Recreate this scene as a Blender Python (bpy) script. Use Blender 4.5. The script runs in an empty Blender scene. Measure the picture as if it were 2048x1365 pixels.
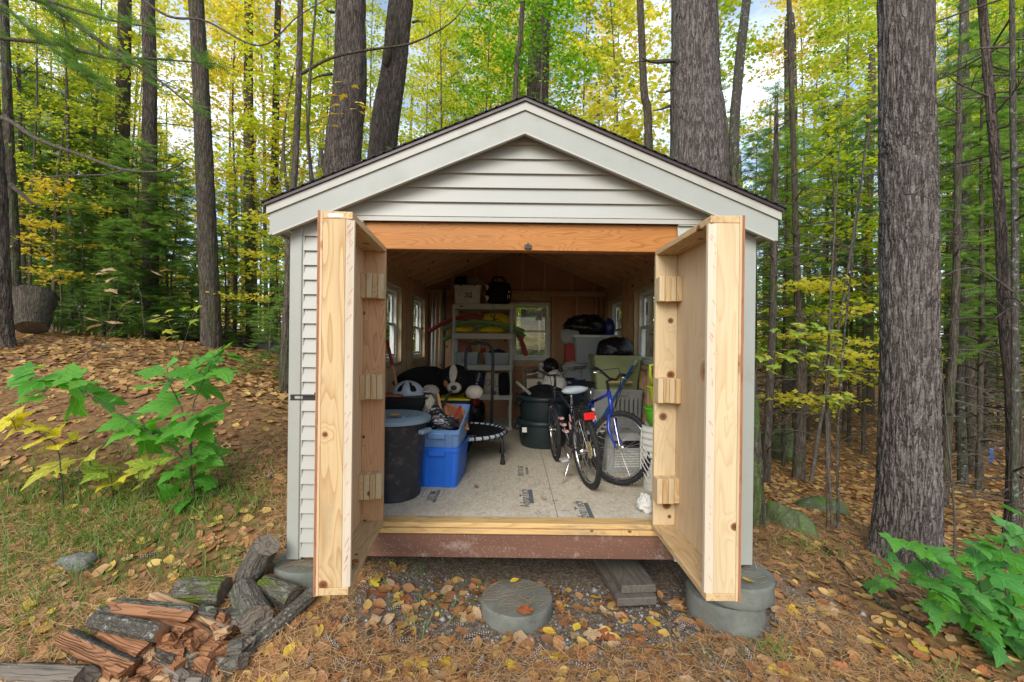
import bpy, bmesh, math, random
import numpy as np
from mathutils import Vector, Matrix, Euler

random.seed(7); RNG = np.random.default_rng(7)
SC = bpy.context.scene; COL = SC.collection
R = math.radians

# ---------------------------------------------------------------- camera, sky, sun, exposure
FPX, CZ, ROLL = 927.0, 1.85, 0.0122
cam_data = bpy.data.cameras.new('camera'); cam_data.sensor_width = 36.0
cam_data.lens = 36.0 * FPX / 2048.0; cam_data.clip_end = 900; cam_data.clip_start = 0.05
cam = bpy.data.objects.new('camera', cam_data); COL.objects.link(cam)
cam.location = (0, 0, CZ); cam.rotation_euler = (R(90), -ROLL, 0); SC.camera = cam

SUN_EL, SUN_AZ = R(33), R(196)          # overcast light from high behind the camera, a little from the left
world = bpy.data.worlds.new('World'); SC.world = world; world.use_nodes = True
wn = world.node_tree; wn.nodes.clear()
wo = wn.nodes.new('ShaderNodeOutputWorld'); wb = wn.nodes.new('ShaderNodeBackground')
sky = wn.nodes.new('ShaderNodeTexSky'); sky.sky_type = 'NISHITA'; sky.sun_disc = False
sky.sun_elevation = SUN_EL; sky.sun_rotation = SUN_AZ
tcw = wn.nodes.new('ShaderNodeTexCoord'); mpw = wn.nodes.new('ShaderNodeMapping')
mpw.inputs['Scale'].default_value = (1.0, 1.0, 2.2)
nzw = wn.nodes.new('ShaderNodeTexNoise'); nzw.inputs['Scale'].default_value = 2.6
nzw.inputs['Detail'].default_value = 6; nzw.inputs['Roughness'].default_value = 0.55
crw = wn.nodes.new('ShaderNodeValToRGB')
crw.color_ramp.elements[0].position = 0.44; crw.color_ramp.elements[1].position = 0.62
mxw = wn.nodes.new('ShaderNodeMix'); mxw.data_type = 'RGBA'
mxw.inputs[7].default_value = (6.3, 7.0, 8.0, 1)           # cloud brightness, before the background strength
wn.links.new(tcw.outputs['Generated'], mpw.inputs['Vector']); wn.links.new(mpw.outputs[0], nzw.inputs['Vector'])
wn.links.new(nzw.outputs['Fac'], crw.inputs[0])
mrw = wn.nodes.new('ShaderNodeMapRange'); mrw.inputs[3].default_value = 0.12; mrw.inputs[4].default_value = 1.0
wn.links.new(crw.outputs[0], mrw.inputs[0]); wn.links.new(mrw.outputs[0], mxw.inputs[0])
wn.links.new(sky.outputs[0], mxw.inputs[6]); wn.links.new(mxw.outputs[2], wb.inputs['Color'])
wb.inputs['Strength'].default_value = 0.11; wn.links.new(wb.outputs[0], wo.inputs['Surface'])

sl = bpy.data.lights.new('sun', 'SUN'); sl.energy = 1.5; sl.angle = R(35); sl.color = (1.0, 0.96, 0.9)
sun = bpy.data.objects.new('sun', sl); COL.objects.link(sun); sun.location = (0, 0, 30)
# sky rotation az is measured from +Y towards +X
sd = Vector((math.sin(SUN_AZ) * math.cos(SUN_EL), math.cos(SUN_AZ) * math.cos(SUN_EL), math.sin(SUN_EL)))
sun.rotation_euler = sd.to_track_quat('Z', 'Y').to_euler()
SC.view_settings.view_transform = 'Standard'; SC.view_settings.look = 'None'
SC.view_settings.gamma = 1; SC.view_settings.use_curve_mapping = False
SC.view_settings.exposure = 1.15
SC.cycles.max_bounces = 10; SC.cycles.diffuse_bounces = 7; SC.cycles.transmission_bounces = 8; SC.cycles.transparent_max_bounces = 12
SC.cycles.use_denoising = True

def P(px, py, Z):
    """photo pixel (2048 x 1365) at depth Z -> world point"""
    u, v = (px - 1024) / FPX, (682.5 - py) / FPX
    c, s = math.cos(ROLL), math.sin(ROLL)
    return Vector(((u * c - v * s) * Z, Z, CZ + (u * s + v * c) * Z))
# ---------------------------------------------------------------- object helpers
WM = {}
def _link(name, me, mat, parent, M):
    o = bpy.data.objects.new(name, me); COL.objects.link(o)
    if mat is not None and me is not None and len(me.materials) == 0:
        for m_ in (mat if isinstance(mat, (list, tuple)) else [mat]): me.materials.append(m_)
    if parent is not None:
        o.parent = parent; o.matrix_parent_inverse = WM[parent.name].inverted()
    o.matrix_basis = M; WM[o.name] = M.copy(); return o
def tag(o, label=None, cat=None, group=None, kind=None):
    for k, v in (('label', label), ('category', cat), ('group', group), ('kind', kind)):
        if v: o[k] = v
    return o
def thing(name, label, cat, loc=(0, 0, 0), group=None, M=None):
    M = M if M is not None else Matrix.Translation(Vector(loc))
    o = bpy.data.objects.new(name, None); COL.objects.link(o); o.empty_display_size = .1
    o.matrix_basis = M; WM[o.name] = M.copy(); return tag(o, label, cat, group)
def copy_tree(o, M, parent=None):
    c = o.copy(); COL.objects.link(c)
    if parent is None: c.matrix_basis = M; WM[c.name] = M.copy()
    else: c.parent = parent
    for ch in KIDS.get(o.name, []) or list(o.children): copy_tree(ch, M, c)
    return c
KIDS = {}

def frame(d, up=Vector((0, 0, 1))):
    """rotation whose Z axis is d"""
    z = Vector(d).normalized(); u = Vector(up)
    if abs(z.dot(u)) > .98: u = Vector((0, 1, 0)) if abs(z.y) < .9 else Vector((1, 0, 0))
    x = u.cross(z).normalized(); y = z.cross(x)
    return Matrix((x, y, z)).transposed().to_4x4()

class MB:
    def __init__(s): s.v, s.f, s.m = [], [], []; s.mi = 0
    def add(s, vs, fs, M=None):
        b = len(s.v)
        s.v += [tuple(M @ Vector(p)) for p in vs] if M is not None else [tuple(p) for p in vs]
        s.f += [tuple(b + i for i in f) for f in fs]; s.m += [s.mi] * len(fs); return s
    def box(s, c, d, M=None, ch=0.0):
        x, y, z = d[0] / 2, d[1] / 2, d[2] / 2
        if ch <= 0:
            vs = [(sx * x, sy * y, sz * z) for sx in (-1, 1) for sy in (-1, 1) for sz in (-1, 1)]
            fs = [(0, 1, 3, 2), (4, 6, 7, 5), (0, 4, 5, 1), (2, 3, 7, 6), (0, 2, 6, 4), (1, 5, 7, 3)]
        else:
            ch = min(ch, x * .45, y * .45, z * .45); vs = []; idx = {}
            for sx in (-1, 1):
                for sy in (-1, 1):
                    for sz in (-1, 1):
                        for a in range(3):
                            q = [sx * (x - ch), sy * (y - ch), sz * (z - ch)]; q[a] = (sx * x, sy * y, sz * z)[a]
                            idx[(sx, sy, sz, a)] = len(vs); vs.append(tuple(q))
            I = idx; fs = []
            for a in range(3):
                b, c2 = (a + 1) % 3, (a + 2) % 3
                for sa in (-1, 1):
                    q = []
                    for sb, sc_ in ((-1, -1), (1, -1), (1, 1), (-1, 1)):
                        k = [0, 0, 0]; k[a] = sa; k[b] = sb; k[c2] = sc_; q.append(I[(*k, a)])
                    fs.append(tuple(q if sa > 0 else q[::-1]))
                for sb in (-1, 1):
                    for sc_ in (-1, 1):
                        k0 = [0, 0, 0]; k0[a] = -1; k0[b] = sb; k0[c2] = sc_; k1 = list(k0); k1[a] = 1
                        q = [I[(*k0, b)], I[(*k1, b)], I[(*k1, c2)], I[(*k0, c2)]]
                        fs.append(tuple(q if sb * sc_ < 0 else q[::-1]))
            for sx in (-1, 1):
                for sy in (-1, 1):
                    for sz in (-1, 1):
                        q = [I[(sx, sy, sz, a)] for a in range(3)]
                        fs.append(tuple(q if sx * sy * sz > 0 else q[::-1]))
        vs = [(p[0] + c[0], p[1] + c[1], p[2] + c[2]) for p in vs]
        return s.add(vs, fs, M)
    def loft(s, rings, cap0=True, cap1=True, M=None, closed=False):
        n = len(rings[0]); vs = [p for r in rings for p in r]; fs = []
        K = len(rings)
        for i in range(K if closed else K - 1):
            a, b = i * n, ((i + 1) % K) * n
            for j in range(n): fs.append((a + j, a + (j + 1) % n, b + (j + 1) % n, b + j))
        if cap0: fs.append(tuple(range(n))[::-1])
        if cap1: fs.append(tuple(range((K - 1) * n, K * n)))
        return s.add(vs, fs, M)
    def lathe(s, prof, seg=24, M=None, cap0=True, cap1=True):
        return s.loft([[(r * math.cos(2 * math.pi * k / seg), r * math.sin(2 * math.pi * k / seg), z) for k in range(seg)] for r, z in prof], cap0, cap1, M)
    def tube(s, pts, rad, seg=8, M=None, caps=True):
        pts = [Vector(p) for p in pts]; n = len(pts)
        rad = list(rad) if hasattr(rad, '__len__') else [rad] * n
        rings = []; t = (pts[1] - pts[0]).normalized(); F = frame(t).to_3x3(); x = F.col[0].copy()
        for i in range(n):
            d = (pts[min(i + 1, n - 1)] - pts[max(i - 1, 0)]).normalized()
            x = (x - d * x.dot(d)).normalized(); y = d.cross(x)
            rings.append([tuple(pts[i] + (x * math.cos(2 * math.pi * k / seg) + y * math.sin(2 * math.pi * k / seg)) * rad[i]) for k in range(seg)])
        return s.loft(rings, caps, caps, M)
    def ring(s, c, r, tr, M=None, seg=32, ts=8, sq=1.0):
        rings = []
        for i in range(seg):
            a = 2 * math.pi * i / seg
            rings.append([((r + tr * math.cos(b)) * math.cos(a) + c[0], (r + tr * math.cos(b)) * math.sin(a) + c[1], c[2] + sq * tr * math.sin(b)) for b in [2 * math.pi * k / ts for k in range(ts)]])
        return s.loft(rings, False, False, M, closed=True)
    def ball(s, c, r, M=None, seg=16, n=10):
        r = r if hasattr(r, '__len__') else (r, r, r)
        rings = [[(c[0] + r[0] * math.sin(t) * math.cos(2 * math.pi * k / seg), c[1] + r[1] * math.sin(t) * math.sin(2 * math.pi * k / seg), c[2] - r[2] * math.cos(t)) for k in range(seg)] for t in [math.pi * (i + .02) / (n + .04) for i in range(n + 1)]]
        return s.loft(rings, True, True, M)
    def prism(s, outline, ext, M=None):
        """outline: 3-D points, ext: extrusion vector"""
        n = len(outline); e = Vector(ext); a = [Vector(p) for p in outline]
        vs = a + [p + e for p in a]
        fs = [tuple(range(n))[::-1], tuple(range(n, 2 * n))] + [(i, (i + 1) % n, n + (i + 1) % n, n + i) for i in range(n)]
        return s.add(vs, fs, M)
    def mesh(s, name, smooth=False, fix=True):
        me = bpy.data.meshes.new(name); me.from_pydata(s.v, [], s.f)
        if any(s.m): me.polygons.foreach_set('material_index', s.m)
        if fix:
            bm = bmesh.new(); bm.from_mesh(me); bmesh.ops.recalc_face_normals(bm, faces=bm.faces); bm.to_mesh(me); bm.free()
        if smooth: me.polygons.foreach_set('use_smooth', [True] * len(me.polygons))
        me.update(); return me
    def build(s, name, mat, parent=None, smooth=False, M=None, angle=None, local=False):
        """verts are world coords (M None) -> origin moved to the centre; or local coords placed by M"""
        if M is None:
            a = np.array(s.v); c = Vector((a.max(0) + a.min(0)) / 2)
            s.v = [tuple(Vector(p) - c) for p in s.v]; M = Matrix.Translation(c)
        me = s.mesh(name, smooth)
        if angle is not None:
            me.polygons.foreach_set('use_smooth', [True] * len(me.polygons)); me.set_sharp_from_angle(angle=R(angle))
        return _link(name, me, mat, parent, M)

def board(name, p0, p1, w, t, mat, parent, up=(0, 0, 1), ch=.002, roll=None):
    """timber from p0 to p1 (centre line); local z is the grain; w across 'up' x dir, t along up"""
    p0, p1 = Vector(p0), Vector(p1); d = p1 - p0
    M = Matrix.Translation((p0 + p1) / 2) @ frame(d, Vector(up))
    b = MB().box((0, 0, 0), (w, t, d.length), ch=ch)
    return b.build(name, mat, parent, M=M)
def abox(name, lo, hi, mat, parent, axis=2, ch=.002):
    """axis-aligned board between corners, grain along axis (0,1,2)"""
    lo, hi = Vector(lo), Vector(hi); c = (lo + hi) / 2; d = hi - lo
    if axis == 2: Rm = Matrix.Identity(4); dims = (d.x, d.y, d.z)
    elif axis == 0: Rm = Matrix.Rotation(R(90), 4, 'Y'); dims = (d.z, d.y, d.x)
    else: Rm = Matrix.Rotation(R(-90), 4, 'X'); dims = (d.x, d.z, d.y)
    return MB().box((0, 0, 0), dims, ch=ch).build(name, mat, parent, M=Matrix.Translation(c) @ Rm)

def text_part(body, size, M, mat, parent, name='lettering', ext=.0004, sx=1.0, bold=0.0):
    cu = bpy.data.curves.new('t', 'FONT'); cu.body = body; cu.size = size; cu.extrude = ext; cu.align_x = 'CENTER'; cu.align_y = 'CENTER'
    cu.offset = bold; cu.resolution_u = 3
    t = bpy.data.objects.new('t', cu); COL.objects.link(t); bpy.context.view_layer.update()
    me = bpy.data.meshes.new_from_object(t); bpy.data.objects.remove(t)
    me.materials.clear()
    if sx != 1.0: me.transform(Matrix.Scale(sx, 4, (1, 0, 0)))
    me.name = name
    return _link(name, me, mat, parent, M)

# ---------------------------------------------------------------- numpy noise / bulk meshes
_perm = np.random.default_rng(3).random(4096)
def vnoise(p):
    p = np.asarray(p, float); i = np.floor(p).astype(np.int64); f = p - i; f = f * f * (3 - 2 * f)
    def h(dx, dy, dz): return _perm[((i[..., 0] + dx) * 73 + (i[..., 1] + dy) * 1031 + (i[..., 2] + dz) * 2749) % 4096]
    x, y, z = f[..., 0], f[..., 1], f[..., 2]
    a = h(0, 0, 0) * (1 - x) + h(1, 0, 0) * x; b = h(0, 1, 0) * (1 - x) + h(1, 1, 0) * x
    c = h(0, 0, 1) * (1 - x) + h(1, 0, 1) * x; d = h(0, 1, 1) * (1 - x) + h(1, 1, 1) * x
    return (a * (1 - y) + b * y) * (1 - z) + (c * (1 - y) + d * y) * z
def fbm(p, o=4):
    s, a, t = 0, 1, 0; p = np.asarray(p, float)
    for k in range(o): s = s + a * vnoise(p * 2 ** k + 17.3 * k); t += a; a *= .5
    return s / t
def bulk(name, V, F, smooth=False, mi=None):
    """V (n,3); F (m,k) constant-size polygons"""
    me = bpy.data.meshes.new(name); V = np.ascontiguousarray(V, np.float32); F = np.ascontiguousarray(F, np.int32)
    me.vertices.add(len(V)); me.vertices.foreach_set('co', V.ravel())
    me.loops.add(F.size); me.loops.foreach_set('vertex_index', F.ravel())
    me.polygons.add(len(F)); me.polygons.foreach_set('loop_start', np.arange(0, F.size, F.shape[1], dtype=np.int32))
    if smooth: me.polygons.foreach_set('use_smooth', np.ones(len(F), bool))
    if mi is not None: me.polygons.foreach_set('material_index', np.asarray(mi, np.int32))
    me.update(calc_edges=True); me.validate(); return me
def unit(a): return a / np.maximum(np.linalg.norm(a, axis=-1, keepdims=True), 1e-9)
def scatter(tv, tf, pos, nrm, fwd, size, jit=0):
    """instances of a template (tv (k,3), tf (m,3)); z->nrm, y->fwd"""
    n = unit(nrm); y = unit(fwd - n * np.sum(fwd * n, -1, keepdims=True)); x = np.cross(y, n)
    size = np.asarray(size).reshape(-1, 1, 1) if np.ndim(size) else size
    L = np.asarray(tv)[None] * size
    V = pos[:, None] + L[..., 0:1] * x[:, None] + L[..., 1:2] * y[:, None] + L[..., 2:3] * n[:, None]
    k = len(tv); F = np.asarray(tf)[None] + (np.arange(len(pos)) * k)[:, None, None]
    return V.reshape(-1, 3), F.reshape(-1, F.shape[-1])
def merge(parts):
    V, F, b = [], [], 0
    for v, f in parts: V.append(v); F.append(f + b); b += len(v)
    return np.concatenate(V), np.concatenate(F)

# ---------------------------------------------------------------- material helper
class G:
    def __init__(s, name, rough=.6, spec=.3):
        s.mat = bpy.data.materials.new(name); s.mat.use_nodes = True; s.nt = s.mat.node_tree; s.nt.nodes.clear()
        s.out = s.n('ShaderNodeOutputMaterial'); s.b = s.n('ShaderNodeBsdfPrincipled')
        s.b.inputs['Roughness'].default_value = rough; s.b.inputs['Specular IOR Level'].default_value = spec
        s.nt.links.new(s.b.outputs[0], s.out.inputs[0]); s._oc = None
    def n(s, t, **kw):
        nd = s.nt.nodes.new(t)
        for k, v in kw.items():
            if k in nd.inputs: s.set(nd.inputs[k], v)
            else: setattr(nd, k, v)
        return nd
    def set(s, sock, v):
        if isinstance(v, bpy.types.NodeSocket): s.nt.links.new(v, sock)
        elif isinstance(v, bpy.types.Node): s.nt.links.new(v.outputs[0], sock)
        else:
            if hasattr(sock.default_value, '__len__') and hasattr(v, '__len__') and len(v) == 3 and len(sock.default_value) == 4: v = (*v, 1)
            sock.default_value = v
    def math(s, op, a, b=0.0, clamp=False):
        nd = s.n('ShaderNodeMath', operation=op, use_clamp=clamp); s.set(nd.inputs[0], a); s.set(nd.inputs[1], b); return nd.outputs[0]
    def mix(s, f, a, b, bt='MIX'):
        nd = s.n('ShaderNodeMix', data_type='RGBA', blend_type=bt); s.set(nd.inputs[0], f); s.set(nd.inputs[6], a); s.set(nd.inputs[7], b); return nd.outputs[2]
    def ramp(s, f, stops, interp='LINEAR'):
        nd = s.n('ShaderNodeValToRGB'); cr = nd.color_ramp; cr.interpolation = interp
        while len(cr.elements) < len(stops): cr.elements.new(.5)
        for e, (p, c) in zip(cr.elements, stops): e.position = p; e.color = (*c, 1) if hasattr(c, '__len__') else (c, c, c, 1)
        s.set(nd.inputs[0], f); return nd.outputs[0]
    def step(s, v, a, b):
        nd = s.n('ShaderNodeMapRange', interpolation_type='SMOOTHSTEP'); s.set(nd.inputs[0], v); nd.inputs[1].default_value = a; nd.inputs[2].default_value = b; return nd.outputs[0]
    def coord(s, world=False, rnd=True):
        if world: return s.n('ShaderNodeNewGeometry').outputs['Position']
        oc = s.n('ShaderNodeTexCoord').outputs['Object']
        if rnd:
            r = s.math('MULTIPLY', s.n('ShaderNodeObjectInfo').outputs['Random'], 37.0)
            a = s.n('ShaderNodeVectorMath', operation='ADD'); s.set(a.inputs[0], oc); s.set(a.inputs[1], r); return a.outputs[0]
        return oc
    def scale(s, v, sc, loc=(0, 0, 0)):
        return s.n('ShaderNodeMapping', Vector=v, Scale=sc, Location=loc).outputs[0]
    def noise(s, v, sc, detail=3, rough=.5, dist=0): return s.n('ShaderNodeTexNoise', Vector=v, Scale=sc, Detail=detail, Roughness=rough, Distortion=dist).outputs['Fac']
    def vor(s, v, sc, feature='F1', out='Distance', dim='3D'): return s.n('ShaderNodeTexVoronoi', Vector=v, Scale=sc, feature=feature, voronoi_dimensions=dim).outputs[out]
    def bump(s, h, strength=.3, dist=.01, prev=None):
        nd = s.n('ShaderNodeBump', Height=h, Strength=strength, Distance=dist)
        if prev is not None: s.set(nd.inputs['Normal'], prev)
        s.set(s.b.inputs['Normal'], nd.outputs[0]); return nd.outputs[0]
    def col(s, c): s.set(s.b.inputs['Base Color'], c); return s
    def rough(s, r): s.set(s.b.inputs['Roughness'], r); return s

def plain(name, c, rough=.5, spec=.4, metal=0, var=.12, sc=9, grime=None, bump=0):
    g = G(name, rough, spec); p = g.coord()
    nz = g.noise(p, sc, 4, .6)
    lo = tuple(x * (1 - var) for x in c); hi = tuple(min(1, x * (1 + var)) for x in c)
    col = g.ramp(nz, [(.3, lo), (.7, hi)])
    if grime: col = g.mix(g.math('MULTIPLY', g.step(g.noise(p, sc * 2.3, 5, .7), .52, .72), .6), col, (*grime, 1))
    g.col(col); g.b.inputs['Metallic'].default_value = metal
    g.rough(g.math('ADD', g.math('MULTIPLY', g.noise(p, sc * 3, 3), .25), rough - .12))
    if bump: g.bump(g.noise(p, sc * 6, 4), bump, .004)
    return g.mat

def wood(name, light, dark, freq=16, knot=True, knotcol=(.16, .06, .02), fibre=.25, weather=0, wcol=(.25, .23, .2), rough=.62, gstr=.75, stretch=.8, kscale=3.4, bumps=(.25, .0015)):
    g = G(name, rough, .25); p = g.coord()
    low = g.noise(g.scale(p, (7, 7, stretch)), 1.0, 2, .45, .15)
    c = g.math('MULTIPLY', low, freq)
    if knot:
        sp = g.n('ShaderNodeSeparateXYZ', Vector=p)
        cb = g.n('ShaderNodeCombineXYZ', X=g.math('ADD', sp.outputs[0], sp.outputs[1]), Y=sp.outputs[2])
        vn = g.n('ShaderNodeTexVoronoi', Vector=cb.outputs[0], Scale=kscale, voronoi_dimensions='2D')
        rs = g.n('ShaderNodeSeparateXYZ', Vector=vn.outputs['Color'])
        kd = g.math('ADD', g.math('MULTIPLY', vn.outputs['Distance'], g.math('ADD', .65, g.math('MULTIPLY', rs.outputs[1], 1.1))), g.math('MULTIPLY', g.math('GREATER_THAN', rs.outputs[0], .6), 1.0))
        c = g.math('ADD', c, g.math('MULTIPLY', g.step(kd, .34, .0), 2.2))
    fr = g.math('FRACT', c)
    band = g.math('POWER', fr, 3.2)
    edge = g.step(fr, 1.0, .93); band = g.math('MULTIPLY', band, edge)
    fb = g.noise(g.scale(p, (160, 160, 4)), 1.0, 2, .6)
    big = g.noise(g.scale(p, (3, 3, .6)), 1.0, 2)
    col = g.ramp(big, [(.25, tuple(x * .86 for x in light)), (.75, tuple(min(1, x * 1.08) for x in light))])
    col = g.mix(g.math('MULTIPLY', band, gstr), col, (*dark, 1))
    col = g.mix(g.math('MULTIPLY', g.step(fb, .45, .75), fibre), col, (*dark, 1))
    if knot:
        col = g.mix(g.step(kd, .088, .045), col, (*knotcol, 1))
        col = g.mix(g.step(kd, .026, .012), col, tuple(x * .5 for x in knotcol) + (1,))
    if weather:
        w = g.step(g.noise(g.scale(p, (5, 5, 1.2)), 1.3, 6, .7), .52, .7)
        col = g.mix(g.math('MULTIPLY', w, weather), col, (*wcol, 1))
    g.col(col); g.bump(g.math('ADD', g.math('MULTIPLY', fb, .5), band), *bumps)
    return g.mat

def leafmat(name, cols, trans=.45, tint=1.0, rough=.5, vein=False):
    g = G(name, rough, .3)
    rnd = g.n('ShaderNodeNewGeometry').outputs['Random Per Island']
    ob = g.n('ShaderNodeObjectInfo').outputs['Random']
    f = g.math('FRACT', g.math('ADD', rnd, ob))
    n_ = len(cols)
    col = g.ramp(f, [((i + .5) / n_, c) for i, c in enumerate(cols)])
    p = g.coord()
    col = g.mix(g.math('MULTIPLY', g.noise(p, 30, 3, .6), .35), col, tuple(x * .55 for x in cols[0]) + (1,))
    if vein:
        sp = g.n('ShaderNodeSeparateXYZ', Vector=g.coord(rnd=False)); ax = g.math('ABSOLUTE', sp.outputs[0])
        rad = [g.math('ABSOLUTE', g.math('SUBTRACT', ax, g.math('MULTIPLY', g.math('SUBTRACT', sp.outputs[1], o_), k))) for o_, k in ((-9, 0.0), (.05, .62), (.18, 1.3), (.55, .8))]
        d = ax
        for r_ in rad[1:]: d = g.math('MINIMUM', d, r_)
        col = g.mix(g.math('MULTIPLY', g.step(d, .03, .004), .45), col, tuple(min(1, x * 1.9 + .03) for x in cols[-1]) + (1,))
        g.bump(g.math('ADD', g.step(d, .05, .0), g.math('MULTIPLY', g.noise(p, 9, 3), .8)), .45, .012)
        col = g.mix(g.math('MULTIPLY', g.step(g.noise(p, 5, 5, .75), .60, .68), .55), col, (.30, .22, .045, 1))
        col = g.mix(g.math('MULTIPLY', g.step(g.noise(p, 14, 3, .6), .68, .74), .8), col, (.14, .07, .025, 1))
    g.col(col)
    tr = g.n('ShaderNodeBsdfTranslucent', Color=g.mix(1.0, col, (1.5 * tint, 1.5 * tint, .8 * tint, 1), 'MULTIPLY'))
    mx = g.n('ShaderNodeMixShader'); mx.inputs[0].default_value = trans
    g.nt.links.new(g.b.outputs[0], mx.inputs[1]); g.nt.links.new(tr.outputs[0], mx.inputs[2]); g.nt.links.new(mx.outputs[0], g.out.inputs[0])
    return g.mat

def barkmat(name, ridge, groove, sc=1.0, moss=0.0, mosscol=(.06, .11, .02), lichen=0.0, lcol=(.42, .46, .38), bumpd=.02, aspect=.24, crack=1.0):
    g = G(name, .9, .15); p = g.coord()
    def cracks(k, dist, ar, w_):
        n_ = g.noise(g.scale(p, (k * sc, k * sc, k * sc * ar)), 1.0, 3, .5, dist)
        return g.step(g.math('ABSOLUTE', g.math('SUBTRACT', n_, .5)), .0, w_)
    c1 = cracks(26, .5, aspect * .5, .10); c2 = cracks(30, .8, max(aspect, .9), .06)
    fine = g.noise(g.scale(p, (70 * sc, 70 * sc, 34 * sc)), 1.0, 5, .7)
    mid = g.noise(g.scale(p, (11 * sc, 11 * sc, 5 * sc)), 1.0, 4, .6)
    h = g.math('ADD', g.math('MULTIPLY', g.math('ADD', c1, g.math('MULTIPLY', c2, .5)), .66 * crack), g.math('MULTIPLY', fine, .55))
    f = g.math('ADD', g.math('MULTIPLY', g.step(h, .3, 1.35), .85), g.math('MULTIPLY', g.math('SUBTRACT', mid, .45), .8), clamp=True)
    col = g.mix(f, (*groove, 1), (*ridge, 1))
    big = g.noise(p, 2.2, 3); col = g.mix(g.math('MULTIPLY', g.step(big, .4, .7), .35), col, tuple(x * .6 for x in ridge) + (1,))
    if lichen: col = g.mix(g.math('MULTIPLY', g.step(g.noise(p, 13, 6, .75), .56, .64), lichen), col, (*lcol, 1))
    if moss: col = g.mix(g.math('MULTIPLY', g.step(g.noise(g.scale(p, (4, 4, 1.4)), 1.6, 5, .7), .5, .62), moss), col, (*mosscol, 1))
    g.col(col); g.bump(h, .85, bumpd); return g.mat

# ---------------------------------------------------------------- materials
M = {}
M['pine'] = wood('fresh_pine', (.58, .42, .22), (.36, .18, .06), freq=13, weather=.45, wcol=(.30, .22, .13))
M['pine_pale'] = wood('pale_pine', (.61, .48, .29), (.44, .27, .12), freq=12, gstr=.5, weather=.3, wcol=(.38, .30, .19))
M['pine_warm'] = wood('warm_fir', (.54, .32, .165), (.31, .13, .045), freq=18, gstr=.7)
M['rough_cut'] = wood('rough_sawn_edge', (.62, .53, .40), (.50, .37, .23), freq=6, knot=False, gstr=.3, fibre=.5)
M['ply'] = wood('plywood', (.62, .43, .255), (.46, .28, .14), freq=6, kscale=1.7, gstr=.5, knotcol=(.36, .17, .07))
M['ply_pale'] = wood('pale_plywood', (.56, .42, .26), (.44, .29, .155), freq=6, kscale=1.7, gstr=.5, knotcol=(.38, .21, .10), weather=.25, wcol=(.3, .18, .08))
M['ply_edge'] = wood('plywood_edge', (.42, .20, .10), (.20, .08, .03), freq=20, knot=False)
M['stud'] = wood('framing_stud', (.64, .45, .26), (.42, .24, .10), freq=12)
M['rafter'] = wood('rafter_timber', (.66, .42, .24), (.42, .22, .10), freq=12)
M['sheath'] = wood('wall_sheathing', (.56, .31, .18), (.40, .20, .10), freq=5, kscale=2.2, gstr=.5)
M['header'] = wood('stained_header', (.41, .165, .034), (.22, .068, .010), freq=26, knot=False, gstr=.8, stretch=1.3, rough=.45)
M['sill'] = wood('weathered_sill', (.62, .42, .18), (.36, .20, .07), freq=12, weather=.7, wcol=(.20, .17, .13))
M['paper'] = plain('paper_white', (.75, .75, .72), .7)
M['ink'] = plain('printed_ink', (.10, .115, .12), .8)
M['red_mark'] = plain('red_crayon', (.48, .05, .06), .8)
M['black_metal'] = plain('black_metal', (.015, .015, .015), .35, .5)
M['steel'] = plain('steel', (.55, .55, .55), .3, .5, metal=.9)
def m_siding():
    g = G('vinyl_siding', .42, .35); p = g.coord()
    col = g.ramp(g.noise(p, 1.3, 3), [(.3, (.335, .335, .30)), (.7, (.375, .372, .335))])
    col = g.mix(g.math('MULTIPLY', g.step(g.noise(p, 26, 5, .75), .66, .75), .3), col, (.38, .36, .3, 1))
    st = g.noise(g.scale(p, (14, 1, 1.2)), 1.5, 4, .7)
    col = g.mix(g.math('MULTIPLY', g.step(st, .54, .78), .3), col, (.30, .31, .25, 1))
    g.col(col); g.bump(g.noise(g.scale(p, (3, 60, 60)), 1, 3), .12, .002); return g.mat
M['siding'] = m_siding()
M['trim'] = plain('painted_trim', (.31, .32, .285), .42, .35, var=.05, sc=2, grime=(.27, .27, .22))
M['trim_light'] = plain('light_trim', (.385, .375, .33), .42, .35, var=.05, sc=2, grime=(.30, .29, .23))
M['drip'] = plain('brown_drip_edge', (.035, .022, .02), .35, .4)
M['shingle'] = plain('asphalt_shingle', (.035, .03, .03), .9, .1, var=.5, sc=90, bump=.4)
M['vent'] = plain('black_plastic_vent', (.02, .022, .025), .4, .4)
M['window_white'] = plain('white_vinyl', (.72, .72, .68), .4)
def m_glass():
    g = G('window_glass', .02); tr = g.n('ShaderNodeBsdfTransparent', Color=(.93, .97, .95, 1)); gl = g.n('ShaderNodeBsdfGlossy', Roughness=.03)
    fr = g.math('ADD', g.math('MULTIPLY', g.math('POWER', g.n('ShaderNodeLayerWeight').outputs['Facing'], 5.0), .6), .03); mx = g.n('ShaderNodeMixShader', Fac=fr)
    g.nt.links.new(tr.outputs[0], mx.inputs[1]); g.nt.links.new(gl.outputs[0], mx.inputs[2]); g.nt.links.new(mx.outputs[0], g.out.inputs[0]); return g.mat
M['glass'] = m_glass()
def m_skirt():
    g = G('rust_brown_skirt', .75, .2); p = g.coord()
    col = g.ramp(g.noise(g.scale(p, (4, 4, .7)), 1, 5, .65), [(.3, (.125, .062, .042)), (.6, (.17, .086, .058)), (.8, (.205, .115, .08))])
    sp = g.vor(p, 55); col = g.mix(g.math('MULTIPLY', g.step(sp, .22, .10), .55), col, (.42, .36, .30, 1))
    col = g.mix(g.math('MULTIPLY', g.step(g.noise(p, 7, 6, .75), .53, .68), .5), col, (.33, .28, .24, 1))
    g.col(col); g.bump(g.noise(g.scale(p, (90, 90, 6)), 1, 4), .3, .002); return g.mat
M['skirt'] = m_skirt()
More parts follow.
